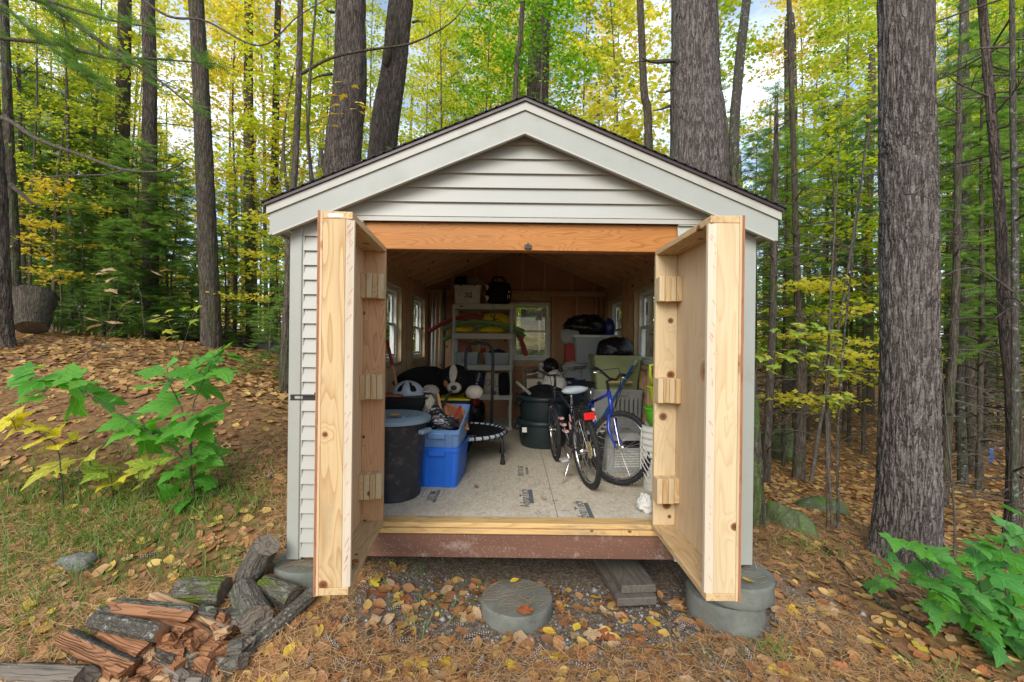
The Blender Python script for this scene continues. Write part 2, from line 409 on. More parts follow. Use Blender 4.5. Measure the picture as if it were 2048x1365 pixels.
def m_osb():
    g = G('subfloor_panel', .75, .2); p = g.coord(world=True)
    cells = g.n('ShaderNodeTexVoronoi', Vector=g.scale(p, (62, 26, 1)), Scale=1.0, voronoi_dimensions='2D')
    col = g.ramp(g.n('ShaderNodeSeparateXYZ', Vector=cells.outputs['Color']).outputs[0], [(0, (.45, .40, .30)), (.5, (.52, .465, .355)), (1, (.57, .51, .40))])
    dk = g.step(g.noise(g.scale(p, (46, 24, 1)), 1, 6, .85, .6), .565, .66)
    col = g.mix(g.math('MULTIPLY', dk, .75), col, (.10, .07, .045, 1))
    big = g.noise(p, 1.8, 5, .7)
    col = g.mix(g.math('MULTIPLY', g.step(big, .52, .72), .5), col, (.36, .29, .20, 1))
    wv = g.n('ShaderNodeSeparateXYZ', Vector=p).outputs[1]
    white = g.math('MULTIPLY', g.step(g.math('ADD', wv, g.math('MULTIPLY', big, .5)), 3.95, 3.5), .55)
    col = g.mix(g.math('MULTIPLY', white, g.step(g.noise(p, 9, 5, .7), .4, .6)), col, (.62, .62, .6, 1))
    st = g.step(g.math('ADD', g.vor(g.scale(p, (1, 1, 0)), 1.3), g.math('MULTIPLY', g.noise(p, 12, 4, .7), .2)), .20, .13)
    col = g.mix(g.math('MULTIPLY', st, .7), col, (.26, .13, .05, 1))
    g.col(col); g.bump(g.noise(g.scale(p, (30, 14, 1)), 1, 4), .25, .002); return g.mat
M['osb'] = m_osb()
def m_concrete():
    g = G('concrete', .85, .2); p = g.coord()
    col = g.ramp(g.noise(p, 5, 6, .65), [(.3, (.10, .105, .088)), (.7, (.185, .19, .162))])
    col = g.mix(g.step(g.vor(p, 42), .16, .07), col, (.06, .06, .05, 1))
    col = g.mix(g.math('MULTIPLY', g.step(g.noise(p, 3.1, 4), .55, .75), .5), col, (.10, .13, .07, 1))
    g.col(col); g.bump(g.math('ADD', g.noise(p, 60, 4, .7), g.step(g.vor(p, 42), .07, .18)), .45, .004); return g.mat
M['concrete'] = m_concrete()
M['rock'] = barkmat('grey_rock', (.21, .21, .18), (.13, .13, .11), sc=.25, moss=.25, lichen=.25, aspect=1, crack=.5)
M['mossrock'] = barkmat('mossy_boulder', (.13, .15, .09), (.08, .10, .045), sc=.25, moss=1.0, mosscol=(.075, .13, .02), lichen=.25, aspect=1, crack=.5)
M['bark'] = barkmat('pine_bark', (.18, .145, .12), (.035, .026, .02), sc=1.1, bumpd=.04)
M['bark_grey'] = barkmat('grey_pine_bark', (.25, .215, .19), (.038, .03, .026), sc=1.15, lichen=.15, lcol=(.34, .34, .31), bumpd=.04)
M['bark_dark'] = barkmat('dark_bark', (.145, .12, .092), (.04, .03, .023), sc=1.3, moss=.3)
M['bark_mossy'] = barkmat('mossy_bark', (.12, .10, .075), (.03, .024, .018), sc=1.1, moss=.6, mosscol=(.09, .15, .03), lichen=.3)
M['bark_lichen'] = barkmat('lichen_bark', (.17, .155, .13), (.05, .04, .03), sc=2.5, lichen=.9, moss=.3)
M['bark_thin'] = barkmat('thin_bark', (.22, .19, .15), (.10, .08, .062), sc=3, lichen=.3)
M['bark_birch'] = barkmat('silver_bark', (.22, .20, .16), (.075, .066, .05), sc=1.6, lichen=.9, lcol=(.40, .39, .34), aspect=1.6, crack=.6)
M['endgrain'] = wood('log_end', (.30, .16, .08), (.13, .06, .03), freq=22, knot=False)
M['split'] = wood('split_firewood', (.31, .145, .065), (.12, .045, .018), freq=22, knot=False, fibre=.9, weather=.65, wcol=(.12, .075, .045), bumps=(.9, .012))
M['split_pale'] = wood('pale_split_wood', (.44, .28, .15), (.27, .145, .065), freq=16, knot=False, fibre=.7, weather=.35, bumps=(.9, .010))
M['split_grey'] = wood('weathered_split_wood', (.21, .175, .135), (.10, .08, .06), freq=14, knot=False, fibre=.8, bumps=(.9, .012))
M['log_grey'] = barkmat('weathered_log', (.20, .18, .145), (.085, .075, .06), sc=1.3, lichen=.3, moss=.2, aspect=.3)
M['log_moss'] = barkmat('mossy_log', (.18, .165, .125), (.075, .065, .05), sc=1.3, moss=1.0, mosscol=(.11, .15, .02), lichen=.35, aspect=.4)
M['timber'] = wood('dark_old_timber', (.12, .105, .085), (.05, .042, .035), freq=12, knot=False, fibre=.5)
# leaves
M['leaf_green'] = leafmat('fresh_green_leaf', [(.09, .31, .03), (.12, .37, .04), (.17, .43, .055), (.075, .26, .028)], .45, vein=True)
M['leaf_green_cool'] = leafmat('cool_green_leaf', [(.08, .28, .055), (.11, .33, .065), (.14, .37, .08), (.065, .23, .045)], .42, vein=True)
M['leaf_yellow'] = leafmat('yellow_leaf', [(.60, .50, .03), (.68, .58, .05), (.62, .52, .03)], .4, vein=True)
M['leaf_lime'] = leafmat('lime_leaf', [(.22, .36, .04), (.32, .42, .05), (.50, .46, .06)], .4, vein=True)
M['cr_yellow'] = leafmat('yellow_crown', [(0.602, 0.525, 0.060), (0.654, 0.585, 0.095), (0.550, 0.482, 0.052), (0.447, 0.482, 0.052)], .6, 1.1)
M['cr_gold'] = leafmat('golden_crown', [(0.654, 0.482, 0.077), (0.636, 0.430, 0.069), (0.671, 0.550, 0.103), (0.533, 0.490, 0.060)], .6, 1.1)
M['cr_lime'] = leafmat('lime_crown', [(0.368, 0.440, 0.048), (0.480, 0.496, 0.056), (0.272, 0.368, 0.044), (0.560, 0.512, 0.064)], .6, 1.1)
M['cr_green'] = leafmat('green_crown', [(0.114, 0.290, 0.022), (0.176, 0.352, 0.031), (0.088, 0.229, 0.022), (0.334, 0.440, 0.031)], .58, 1.1)
M['cr_mix'] = leafmat('turning_crown', [(0.145, 0.289, 0.025), (0.425, 0.459, 0.030), (0.255, 0.357, 0.025), (0.544, 0.459, 0.034)], .58, 1.1)
M['hemlock'] = leafmat('hemlock_needles', [(0.106, 0.213, 0.062), (0.138, 0.263, 0.075), (0.175, 0.312, 0.088), (0.125, 0.237, 0.094)], .5)
M['hemlock_light'] = leafmat('light_hemlock_needles', [(0.172, 0.299, 0.086), (0.218, 0.356, 0.098), (0.265, 0.391, 0.103)], .52)
M['fall_brown'] = leafmat('brown_fallen_leaf', [(0.345, 0.161, 0.057), (0.414, 0.196, 0.075), (0.287, 0.127, 0.052), (0.437, 0.230, 0.092)], .15, vein=True)
M['fall_tan'] = leafmat('tan_fallen_leaf', [(0.440, 0.297, 0.165), (0.484, 0.330, 0.182), (0.385, 0.242, 0.132)], .15, vein=True)
M['fall_rust'] = leafmat('rust_fallen_leaf', [(0.345, 0.115, 0.046), (0.414, 0.149, 0.052), (0.276, 0.092, 0.040)], .15, vein=True)
M['fall_yellow'] = leafmat('yellow_fallen_leaf', [(.66, .46, .04), (.70, .52, .06), (.62, .38, .05)], .2, vein=True)
M['fall_mix'] = leafmat('mixed_litter', [(0.300, 0.138, 0.056), (0.400, 0.194, 0.075), (0.237, 0.100, 0.044), (0.500, 0.300, 0.125), (0.575, 0.400, 0.088), (0.275, 0.138, 0.062), (0.200, 0.100, 0.050)], .1)
M['fall_far'] = leafmat('forest_floor_leaves', [(0.312, 0.150, 0.062), (0.403, 0.202, 0.078), (0.494, 0.312, 0.104), (0.247, 0.111, 0.049), (0.572, 0.416, 0.130), (0.338, 0.156, 0.058)], .12)
M['needle'] = leafmat('dead_pine_needles', [(0.416, 0.221, 0.085), (0.546, 0.325, 0.130), (0.260, 0.124, 0.052), (0.715, 0.494, 0.247), (0.364, 0.182, 0.072)], .05)
M['grass'] = leafmat('grass_blades', [(.11, .22, .035), (.15, .27, .05), (.21, .27, .07)], .35)
def m_ground():
    g = G('forest_ground', .95, .1); p = g.coord(world=True)
    a = g.noise(p, 2.1, 6, .7); b = g.noise(p, 24, 5, .7)
    litter = g.ramp(b, [(.28, (.045, .03, .018)), (.48, (.11, .064, .034)), (.62, (.18, .10, .05)), (.78, (.27, .16, .08))])
    cells = g.n('ShaderNodeTexVoronoi', Vector=p, Scale=24.0); cc = g.n('ShaderNodeSeparateXYZ', Vector=cells.outputs['Color']).outputs[0]
    lf = g.ramp(cc, [(0, (.12, .06, .03)), (.35, (.29, .13, .05)), (.6, (.40, .21, .075)), (.85, (.50, .34, .09)), (1, (.2, .1, .05))])
    litter = g.mix(.3, litter, lf)
    gravel = g.ramp(g.n('ShaderNodeSeparateXYZ', Vector=g.n('ShaderNodeTexVoronoi', Vector=p, Scale=75.0).outputs['Color']).outputs[0], [(0, (.07, .062, .05)), (.6, (.13, .12, .10)), (1, (.27, .25, .22))])
    sx = g.n('ShaderNodeSeparateXYZ', Vector=p)
    dx = g.math('MULTIPLY', g.math('SUBTRACT', sx.outputs[0], .5), .62); dy = g.math('SUBTRACT', sx.outputs[1], 3.4)
    d = g.math('SQRT', g.math('ADD', g.math('POWER', dx, 2), g.math('POWER', dy, 2)))
    gm = g.math('MULTIPLY', g.step(g.math('ADD', d, g.math('MULTIPLY', g.math('SUBTRACT', a, .5), 1.2)), 1.45, .75), .7)
    col = g.mix(gm, litter, gravel)
    ms = g.math('MULTIPLY', g.step(g.noise(p, 1.1, 5, .7), .56, .66), g.step(sx.outputs[1], 5.5, 3.5))
    col = g.mix(g.math('MULTIPLY', ms, .55), col, (.075, .11, .03, 1))
    g.col(col); g.bump(g.math('ADD', b, g.math('MULTIPLY', g.noise(p, 90, 4, .7), .6)), .7, .02); return g.mat
M['ground'] = m_ground()
# ---------------------------------------------------------------- ground
CTRL = []
def cp(px, py, Z): q = P(px, py, Z); CTRL.append((q.x, q.y, q.z))
for a in [(300, 1365, 2.55), (300, 1250, 2.85), (300, 1150, 3.2), (300, 1050, 3.6), (300, 950, 4.1), (300, 850, 4.8), (300, 780, 5.7), (300, 720, 7.2), (330, 690, 9.5),
          (50, 1365, 2.5), (50, 1200, 2.95), (50, 1050, 3.5), (50, 900, 4.3), (60, 780, 5.4), (60, 700, 7.0), (40, 670, 7.8),
          (590, 1180, 3.05), (560, 1000, 3.9), (560, 850, 5.0), (570, 780, 6.2), (520, 735, 8.6), (560, 705, 14), (425, 692, 8.8),
          (1024, 1268, 2.94), (1024, 1365, 2.52), (700, 1235, 3.0), (700, 1365, 2.5), (1474, 1280, 2.95), (1300, 1365, 2.5), (1600, 1345, 2.7), (1850, 1350, 2.75),
          (1600, 1150, 3.75), (1560, 1085, 4.4), (1660, 1045, 5.3), (1815, 1125, 4.45), (1590, 980, 7.7), (1950, 960, 9), (1990, 1105, 5.2), (2040, 1240, 3.6), (2100, 1340, 2.9),
          (1700, 850, 14), (1700, 800, 20), (1750, 745, 35), (1990, 800, 20), (2000, 725, 50), (200, 685, 14), (400, 690, 25), (-300, 655, 8), (-300, 1000, 3.5), (-250, 1365, 2.45), (2500, 1000, 6)]: cp(*a)
CTRL += [(-4, -2, 0), (0, -2, 0), (4, -2, -.1), (0, .8, 0), (-3, .8, .02), (3, .8, -.06), (0, 12, .45), (0, 25, .8), (1.95, 6, -.25), (2.0, 7.8, -.2), (-1.75, 5.5, .5), (-1.8, 7.7, .55), (0, 5.5, .08), (0, 7.6, .15),
         (1.3, 5.5, -.1), (-1.2, 5.5, .2), (-30, 5, 3), (-25, 40, 2.6), (0, 60, 1.4), (40, 55, -.4), (35, 5, -1.8), (-12, -10, .6), (12, -10, -.4), (0, -12, 0), (-45, 60, 2.6), (50, 30, -1.4)]
CTRL = np.array(CTRL)
def _tps(d2): return np.where(d2 > 1e-9, d2 * np.log(np.maximum(d2, 1e-9)) * .5, 0)
_n = len(CTRL); _K = _tps(((CTRL[:, None, :2] - CTRL[None, :, :2]) ** 2).sum(-1)) + np.eye(_n) * .02
_Pm = np.c_[np.ones(_n), CTRL[:, :2]]
_A = np.block([[_K, _Pm], [_Pm.T, np.zeros((3, 3))]]); _W = np.linalg.solve(_A, np.r_[CTRL[:, 2], 0, 0, 0])
def H(x, y, detail=True):
    x = np.atleast_1d(np.asarray(x, float)); y = np.atleast_1d(np.asarray(y, float))
    r = np.hypot(x, y - 10); k = np.minimum(1, 55 / np.maximum(r, 1e-6)); xx = x * k; yy = 10 + (y - 10) * k
    z = np.empty(len(xx))
    for s in range(0, len(xx), 20000):
        e = slice(s, s + 20000)
        d2 = (xx[e, None] - CTRL[None, :, 0]) ** 2 + (yy[e, None] - CTRL[None, :, 1]) ** 2
        z[e] = _tps(d2) @ _W[:_n] + _W[_n] + _W[_n + 1] * xx[e] + _W[_n + 2] * yy[e]
    if detail:
        q = np.c_[x, y, np.zeros_like(x)]; flat = np.clip((np.hypot((x - .2) * .6, y - 3.3) - .8) / 1.5, .12, 1)
        z = z + flat * ((fbm(q * 1.1, 4) - .5) * .16 + (fbm(q * 7, 3) - .5) * .03)
    return z
def hz(x, y): return float(H(x, y)[0])
gx = np.sinh(np.linspace(-1, 1, 260) * 4.6) / np.sinh(4.6) * 190; gy = 3.2 + np.sinh(np.linspace(-.86, 1, 280) * 4.7) / np.sinh(4.7) * 230
XX, YY = np.meshgrid(gx, gy); ZZ = H(XX.ravel(), YY.ravel())
ii = np.arange(len(gy) - 1)[:, None] * len(gx) + np.arange(len(gx) - 1)[None]
GF = np.stack([ii, ii + 1, ii + len(gx) + 1, ii + len(gx)], -1).reshape(-1, 4)
g_me = bulk('ground', np.c_[XX.ravel(), YY.ravel(), ZZ], GF, True)
tag(_link('ground', g_me, M['ground'], None, Matrix.Identity(4)), kind='structure')
def gnormal(x, y, e=.05):
    dzx = (H(x + e, y) - H(x - e, y)) / (2 * e); dzy = (H(x, y + e) - H(x, y - e)) / (2 * e)
    return unit(np.c_[-dzx, -dzy, np.ones_like(dzx)])

# ---------------------------------------------------------------- shed
XL, XR, YF, YB, CX = -1.53, 1.67, 3.25, 7.79, .07
FZ, SB = .56, .31                         # floor, siding bottom
RP, SL = 3.497, .4167                     # ridge height, roof slope
def rz(x): return RP - SL * abs(x - CX)
OL, OR, OT = -1.04, 1.145, 2.488          # door opening
shed = thing('shed', 'grey vinyl sided garden shed with gable roof and two open wooden doors', 'shed', (CX, YF, SB))
def plank(x0, x1, z0, z1, y=YF, x0t=None, x1t=None, parent=shed):
    x0t = x0 if x0t is None else x0t; x1t = x1 if x1t is None else x1t
    v = [(x0, y - .027, z0), (x1, y - .027, z0), (x1t, y - .004, z1), (x0t, y - .004, z1), (x0, y + .004, z0), (x1, y + .004, z0), (x1t, y + .004, z1), (x0t, y + .004, z1)]
    m_ = [(x0, y - .019, z0 + .006), (x1, y - .019, z0 + .006)]
    b = MB().add(v, [(0, 1, 2, 3), (5, 4, 7, 6), (0, 4, 5, 1), (3, 2, 6, 7), (0, 3, 7, 4), (1, 5, 6, 2)])
    return b.build('siding_plank', M['siding'], parent)
EXP = .1016
z = 2.712
while z < 3.30:                           # gable courses
    z1 = z + EXP + .004; hw0 = min((RP - .1 - z) / SL, XR - .07 - CX); hw1 = max((RP - .1 - z1) / SL, .02)
    hw0 = min(hw0, 1.52); hw1 = min(hw1, 1.52)
    plank(CX - hw0, CX + hw0, z, z1, x0t=CX - hw1, x1t=CX + hw1); z += EXP
z = SB + .02
while z < 2.70:                           # strips beside the doors
    z1 = z + EXP + .004
    plank(XL + .07, OL - .004, z, min(z1, 2.72)); plank(OR + .004, XR - .07, z, min(z1, 2.72)); z += EXP
for sx, xx in ((-1, XL), (1, XR)):        # side walls, seen only from the side
    z = SB + .02
    while z < 2.66:
        b = MB().add([(xx + sx * .019, YF + .07, z), (xx + sx * .019, YB, z), (xx + sx * .004, YB, z + EXP + .004), (xx + sx * .004, YF + .07, z + EXP + .004), (xx, YF + .07, z), (xx, YB, z), (xx, YB, z + EXP + .004), (xx, YF + .07, z + EXP + .004)],
                     [(0, 1, 2, 3), (4, 7, 6, 5), (0, 4, 5, 1), (3, 2, 6, 7), (0, 3, 7, 4), (1, 5, 6, 2)])
        if not (1.55 < z + .05 < 2.52): b.build('siding_plank', M['siding'], shed)
        else:
            for ya, yb in ((YF + .07, 4.97), (5.88, 6.47), (7.44, YB)):
                b = MB().add([(xx + sx * .019, ya, z), (xx + sx * .019, yb, z), (xx + sx * .004, yb, z + EXP + .004), (xx + sx * .004, ya, z + EXP + .004), (xx, ya, z), (xx, yb, z), (xx, yb, z + EXP + .004), (xx, ya, z + EXP + .004)],
                             [(0, 1, 2, 3), (4, 7, 6, 5), (0, 4, 5, 1), (3, 2, 6, 7), (0, 3, 7, 4), (1, 5, 6, 2)])
                b.build('siding_plank', M['siding'], shed)
        z += EXP
for xa, xb in ((XL - .022, XL + .062), (XR - .062, XR + .022)):   # corner boards, stepped vinyl profile
    b = MB().box(((xa + xb) / 2, YF - .012, (SB + rz(xa) - .19) / 2), (xb - xa, .03, rz(xa) - .19 - SB), ch=.004)
    xi = xb if xa < 0 else xa
    b.box((xi + (.007 if xa < 0 else -.007), YF - .004, (SB + 2.72) / 2), (.014, .026, 2.72 - SB))
    b.build('corner_board', M['trim'], shed)
    b = MB().box(((xa if xa < 0 else xb) + (.011 if xa < 0 else -.011), YF + .045, (SB + 2.66) / 2), (.03, .08, 2.66 - SB)); b.build('corner_board', M['trim'], shed)
b = MB().box((CX, YF - .008, 2.694), (OR - OL + .3, .03, .034), ch=.003); b.box((CX, YF - .012, 2.68), (OR - OL + .3, .034, .006)); b.build('starter_trim', M['trim_light'], shed)
abox('header', (OL - .1, YF + .012, OT), (OR + .1, YF + .05, 2.674), M['header'], shed, axis=0, ch=.003)
abox('header', (OL - .1, YF + .054, OT + .004), (OR + .1, YF + .13, 2.674), M['ply_edge'], shed, axis=0)
for xa, xb in ((OL - .035, OL), (OR, OR + .035)): abox('door_jamb', (xa, YF + .008, FZ), (xb, YF + .14, OT - .002), M['stud'], shed)
# gable rake: shingle edge, drip edge, light strip, fascia
def rake(name, o0, o1, y0, y1, mat, ext=0.0, half=1.745):
    for sx in (-1, 1):
        x0 = CX; x1 = CX + sx * (half + ext)
        pts = [(x0, y0, RP + o0), (x1, y0, rz(x1) + o0), (x1, y0, rz(x1) + o1), (x0, y0, RP + o1)]
        MB().prism(pts, (0, y1 - y0, 0)).build(name, mat, shed)
YR = 3.13
rake('drip_edge', -.012, -.034, YR - .030, YR + .06, M['drip'], -.004)
rake('rake_strip', -.036, -.090, YR - .014, YR + .03, M['trim_light'], -.012)
rake('rake_fascia', -.092, -.236, YR, YR + .022, M['trim'], -.028)
rake('rake_bead', -.234, -.247, YR - .006, YR + .024, M['trim_light'], -.05)
for sx in (-1, 1):                        # rake soffit + eaves
    x1 = CX + sx * 1.72
    MB().prism([(CX, YR + .022, RP - .22), (x1, YR + .022, rz(x1) - .22), (x1, YR + .022, rz(x1) - .21), (CX, YR + .022, RP - .21)], (0, YF - YR - .03, 0)).build('rake_soffit', M['trim'], shed)
    xo = CX + sx * 1.72; zo = rz(xo)
    abox('eave_fascia', (min(xo, xo - sx * .02), YR + .024, zo - .21), (max(xo, xo - sx * .02), 7.95, zo - .04), M['trim'], shed, axis=1)
    xw = (XL - .004 if sx < 0 else XR + .004); xi = xo - sx * .022
    abox('eave_soffit', (min(xi, xw), YR + .024, zo - .20), (max(xi, xw), 7.95, zo - .19), M['trim_light'], shed, axis=1)
    # roof deck and stepped shingle courses
    xe = CX + sx * 1.757
    MB().prism([(CX, YR - .01, RP - .036), (xe - sx * .03, YR - .01, rz(xe - sx * .03) - .036), (xe - sx * .03, YR - .01, rz(xe - sx * .03) - .05), (CX, YR - .01, RP - .05)], (0, 4.85, 0)).build('roof_deck', M['ply'], shed)
    b = MB(); N = 26
    for k in range(N):
        xa = xe + (CX - xe) * k / N; xb = xe + (CX - xe) * (k + 1.25) / N
        if k == N - 1: xb = CX
        b.prism([(xa, YR - .04, rz(xa) - .001), (xb, YR - .04, rz(xb) - .005), (xb, YR - .04, rz(xb) - .011), (xa, YR - .04, rz(xa) - .011)], (0, 4.9, 0))
    b.build('shingle_roof', M['shingle'], shed)['kind'] = 'stuff'
b = MB()
for sx in (-1, 1):
    pts = [(CX, 0, RP + .052), (CX + sx * .06, 0, RP + .046), (CX + sx * .15, 0, rz(CX + .15) + .036), (CX + sx * .15, 0, rz(CX + .15) + .004), (CX, 0, RP + .006)]
    b.prism([(p[0], 3.34, p[2]) for p in pts], (0, 4.2, 0))
b.build('ridge_vent', M['vent'], shed)
b = MB()
for dx in (-.05, -.02, .02, .05): b.box((CX + dx, 3.332, RP + .022), (.005, .014, .036))
b.build('vent_fins', M['steel'], shed)
# floor, sill, skirt, joists
FY = 3.262
for xa, xb in ((XL + .03, .352), (.356, XR - .03)): abox('floor_panel', (xa, FY + .13, FZ - .018), (xb, YB - .02, FZ), M['osb'], shed, axis=1, ch=.001)
board('threshold', (OL + .006, FY + .065, FZ - .012), (OR - .006, FY + .065, FZ - .012), .036, .128, M['sill'], shed, up=(0, 1, 0), ch=.005)
board('threshold', (OL - .06, FY + .03, FZ - .049), (OR + .06, FY + .03, FZ - .049), .034, .09, M['sill'], shed, up=(0, 1, 0), ch=.003)
board('skirt_board', (XL + .10, FY + .02, .425), (XR - .10, FY + .02, .425), .212, .03, M['skirt'], shed, up=(0, 1, 0), ch=.004)
for k in range(8): abox('floor_joist', (XL + .06, 3.75 + k * .55, .36), (XR - .06, 3.79 + k * .55, .54), M['timber'], shed, axis=0)
for x in (-1.3, 1.45): abox('floor_beam', (x - .07, 3.45, .22), (x + .07, 7.7, .355), M['timber'], shed, axis=1)
# walls inside: sheathing with openings, studs, plates, windows
WIN = ((5.0, 5.85), (6.5, 7.41)); WZ = (1.58, 2.49)
for sx, xo in ((-1, XL + .006), (1, XR - .018)):
    for lo, hi in (((3.36, SB), (YB - .03, WZ[0])), ((3.36, WZ[1]), (YB - .03, 2.76)), ((3.36, WZ[0]), (WIN[0][0], WZ[1])), ((WIN[0][1], WZ[0]), (WIN[1][0], WZ[1])), ((WIN[1][1], WZ[0]), (YB - .03, WZ[1]))):
        abox('wall_sheathing', (xo, lo[0], lo[1]), (xo + .012, hi[0], hi[1]), M['ply'], shed, axis=1, ch=0)
    xa, xb = (xo + .0125, xo + .13) if sx < 0 else (xo - .1185, xo - .0005)
    for y in (3.42, 3.82, 4.22, 4.62, 4.96, 5.87, 6.12, 6.46, 7.43, 7.68):
        abox('wall_stud', (xa, y - .019, FZ + .04), (xb, y + .019, 2.69), M['stud'], shed)
    for y in (5.25, 5.6, 6.75, 7.15): abox('wall_stud', (xa, y - .019, FZ + .04), (xb, y + .019, WZ[0] - .05), M['stud'], shed)
    abox('bottom_plate', (xa, 3.4, FZ + .001), (xb, YB - .04, FZ + .039), M['stud'], shed, axis=1)
    for k in (0, 1): abox('top_plate', (xa, 3.4, 2.691 + k * .039), (xb, YB - .04, 2.729 + k * .039), M['stud'], shed, axis=1)
    for ya, yb in WIN:
        abox('window_header', (xa + .002, ya, WZ[1] + .03), (xb - .002, yb, 2.69), M['stud'], shed, axis=1)
        abox('window_buck', (xa - .001 if sx < 0 else xa, ya, WZ[0] - .04), (xb + .004 if sx < 0 else xb, yb, WZ[0]), M['pine_pale'], shed, axis=1)
        abox('window_buck', (xa, ya, WZ[1]), (xb, yb, WZ[1] + .03), M['pine_pale'], shed, axis=1)
        for yy in (ya, yb): abox('window_buck', (xa, yy - .021, WZ[0]), (xb + .002, yy + .019, WZ[1]), M['pine_pale'], shed)
def window(cx_, cy_, w, z0, z1, along, out, sticker=True):
    """double-hung vinyl window; along: unit vector of its width, out: unit vector outwards"""
    a, o = Vector(along), Vector(out); c0 = Vector((cx_, cy_, 0))
    def bx(b, u0, u1, za, zb, d0, d1): 
        c = c0 + a * ((u0 + u1) / 2) + o * ((d0 + d1) / 2); c.z = (za + zb) / 2
        du, dd = abs(u1 - u0), abs(d1 - d0)
        b.box(c, (abs(a.x) * du + abs(o.x) * dd, abs(a.y) * du + abs(o.y) * dd, zb - za), ch=.003)
    h = w / 2; zm = (z0 + z1) / 2
    b = MB()
    for u0, u1, za, zb in ((-h, -h + .045, z0, z1), (h - .045, h, z0, z1), (-h + .045, h - .045, z0, z0 + .05), (-h + .045, h - .045, z1 - .045, z1)): bx(b, u0, u1, za, zb, -.03, .05)
    wf = b.build('window', M['window_white'], shed)
    for za, zb, dd in ((zm - .015, z1 - .05, .03), (z0 + .055, zm + .02, .0)):
        b = MB()
        for u0, u1, ya, yb in ((-h + .05, -h + .085, za, zb), (h - .085, h - .05, za, zb), (-h + .085, h - .085, za, za + .035), (-h + .085, h - .085, zb - .035, zb)): bx(b, u0, u1, ya, yb, dd - .014, dd + .014)
        b.build('sash', M['window_white'], wf)
        b = MB(); bx(b, -h + .083, h - .083, za + .033, zb - .033, dd - .002, dd + .002); b.build('pane', M['glass'], wf)
    if sticker:
        b = MB(); bx(b, h - .24, h - .13, z1 - .30, z1 - .14, .024, .0262); st = b.build('sticker', M['paper'], wf)
        b = MB()
        for r_ in range(4): bx(b, h - .215, h - .145, z1 - .20 - r_ * .022, z1 - .19 - r_ * .022, .0228, .0236)
        b.build('print', M['ink'], wf)
    return wf
for sx, xo in ((-1, XL + .055), (1, XR - .055)):
    for ya, yb in WIN: window(xo, (ya + yb) / 2, yb - ya - .05, WZ[0] + .005, WZ[1] - .005, (0, 1, 0), (sx, 0, 0))
# back wall
BW = (-.02, .64, 1.53, 2.50); yb0 = YB - .105
for xa, xb, za, zb in ((XL + .02, XR - .02, SB, BW[2]), (XL + .02, XR - .02, BW[3], 2.78), (XL + .02, BW[0], BW[2], BW[3]), (BW[1], XR - .02, BW[2], BW[3])):
    abox('wall_sheathing', (xa, YB - .012, za), (xb, YB, zb), M['sheath'], shed, axis=0, ch=0)
MB().prism([(XL + .02, YB - .012, 2.781), (XR - .02, YB - .012, 2.781), (XR - .02, YB - .012, rz(XR - .02) - .06), (CX, YB - .012, RP - .06), (XL + .02, YB - .012, rz(XL + .02) - .06)], (0, .012, 0)).build('gable_sheathing', M['sheath'], shed)
for x in (-1.36, -.95, -.55, -.04, .68, 1.07, 1.39, 1.475): abox('wall_stud', (x - .019, yb0, FZ + .04), (x + .019, YB - .0125, 2.60), M['stud'], shed)
for x in (.2, .45): abox('wall_stud', (x - .019, yb0, FZ + .04), (x + .019, YB - .0125, BW[2] - .10), M['stud'], shed)
abox('window_header', (BW[0] - .0, yb0 + .004, BW[3] + .02), (BW[1], YB - .0125, 2.60), M['stud'], shed, axis=0)
abox('window_sill', (BW[0], yb0 + .004, BW[2] - .10), (BW[1], YB - .0125, BW[2] - .005), M['stud'], shed, axis=0)
for k in (0, 1): abox('top_plate', (XL + .14, yb0 - .002, 2.601 + k * .043), (XR - .14, YB - .0125, 2.643 + k * .043), M['stud'], shed, axis=0)
for x in (-1.0, -.62, -.22, .16, .53, .98, 1.36):
    zt = rz(x) - .155
    abox('gable_stud', (x - .017, yb0 + .03, 2.688), (x + .017, YB - .0125, zt), M['stud'], shed)
window((BW[0] + BW[1]) / 2, YB - .04, BW[1] - BW[0] - .01, BW[2], BW[3], (1, 0, 0), (0, 1, 0))
for x0, x1, za, zb in ((XL, BW[0], SB, 2.78), (BW[1], XR, SB, 2.78), (BW[0], BW[1], SB, BW[2]), (BW[0], BW[1], BW[3], 2.78)):
    abox('back_siding', (x0, YB + .001, za), (x1, YB + .016, zb), M['siding'], shed, axis=0)
MB().prism([(XL, YB + .001, 2.781), (XR, YB + .001, 2.781), (XR, YB + .001, rz(XR) - .06), (CX, YB + .001, RP - .06), (XL, YB + .001, rz(XL) - .06)], (0, .015, 0)).build('back_siding', M['siding'], shed)
# rafters
k = 0; y = 3.42
while y < 7.75:
    for sx in (-1, 1):
        xw = (XL + .01 if sx < 0 else XR - .01)
        board('rafter', (CX + sx * .022, y, rz(CX + .022) - .117), (xw, y, rz(xw) - .117), .038, .118, M['rafter'], shed, up=(0, 0, 1))
    y += .405
abox('ridge_board', (CX - .019, YF + .02, RP - .22), (CX + .019, YB - .02, RP - .056), M['rafter'], shed, axis=1)
# front wall inside face
for xa, xb in ((XL + .02, OL - .04), (OR + .04, XR - .02)): abox('wall_sheathing', (xa, YF + .006, SB), (xb, YF + .018, 2.68), M['ply'], shed, ch=0)
MB().prism([(XL + .02, YF + .01, 2.70), (XR - .02, YF + .01, 2.70), (XR - .02, YF + .01, rz(XR - .02) - .06), (CX, YF + .01, RP - .06), (XL + .02, YF + .01, rz(XL + .02) - .06)], (0, .012, 0)).build('gable_sheathing', M['ply'], shed)
b = MB().box((.105, YF + .006, 2.513), (.05, .014, .03), ch=.003); b.box((.105, YF - .002, 2.515), (.012, .012, .045), ch=.002); b.build('latch_plate', M['black_metal'], shed)

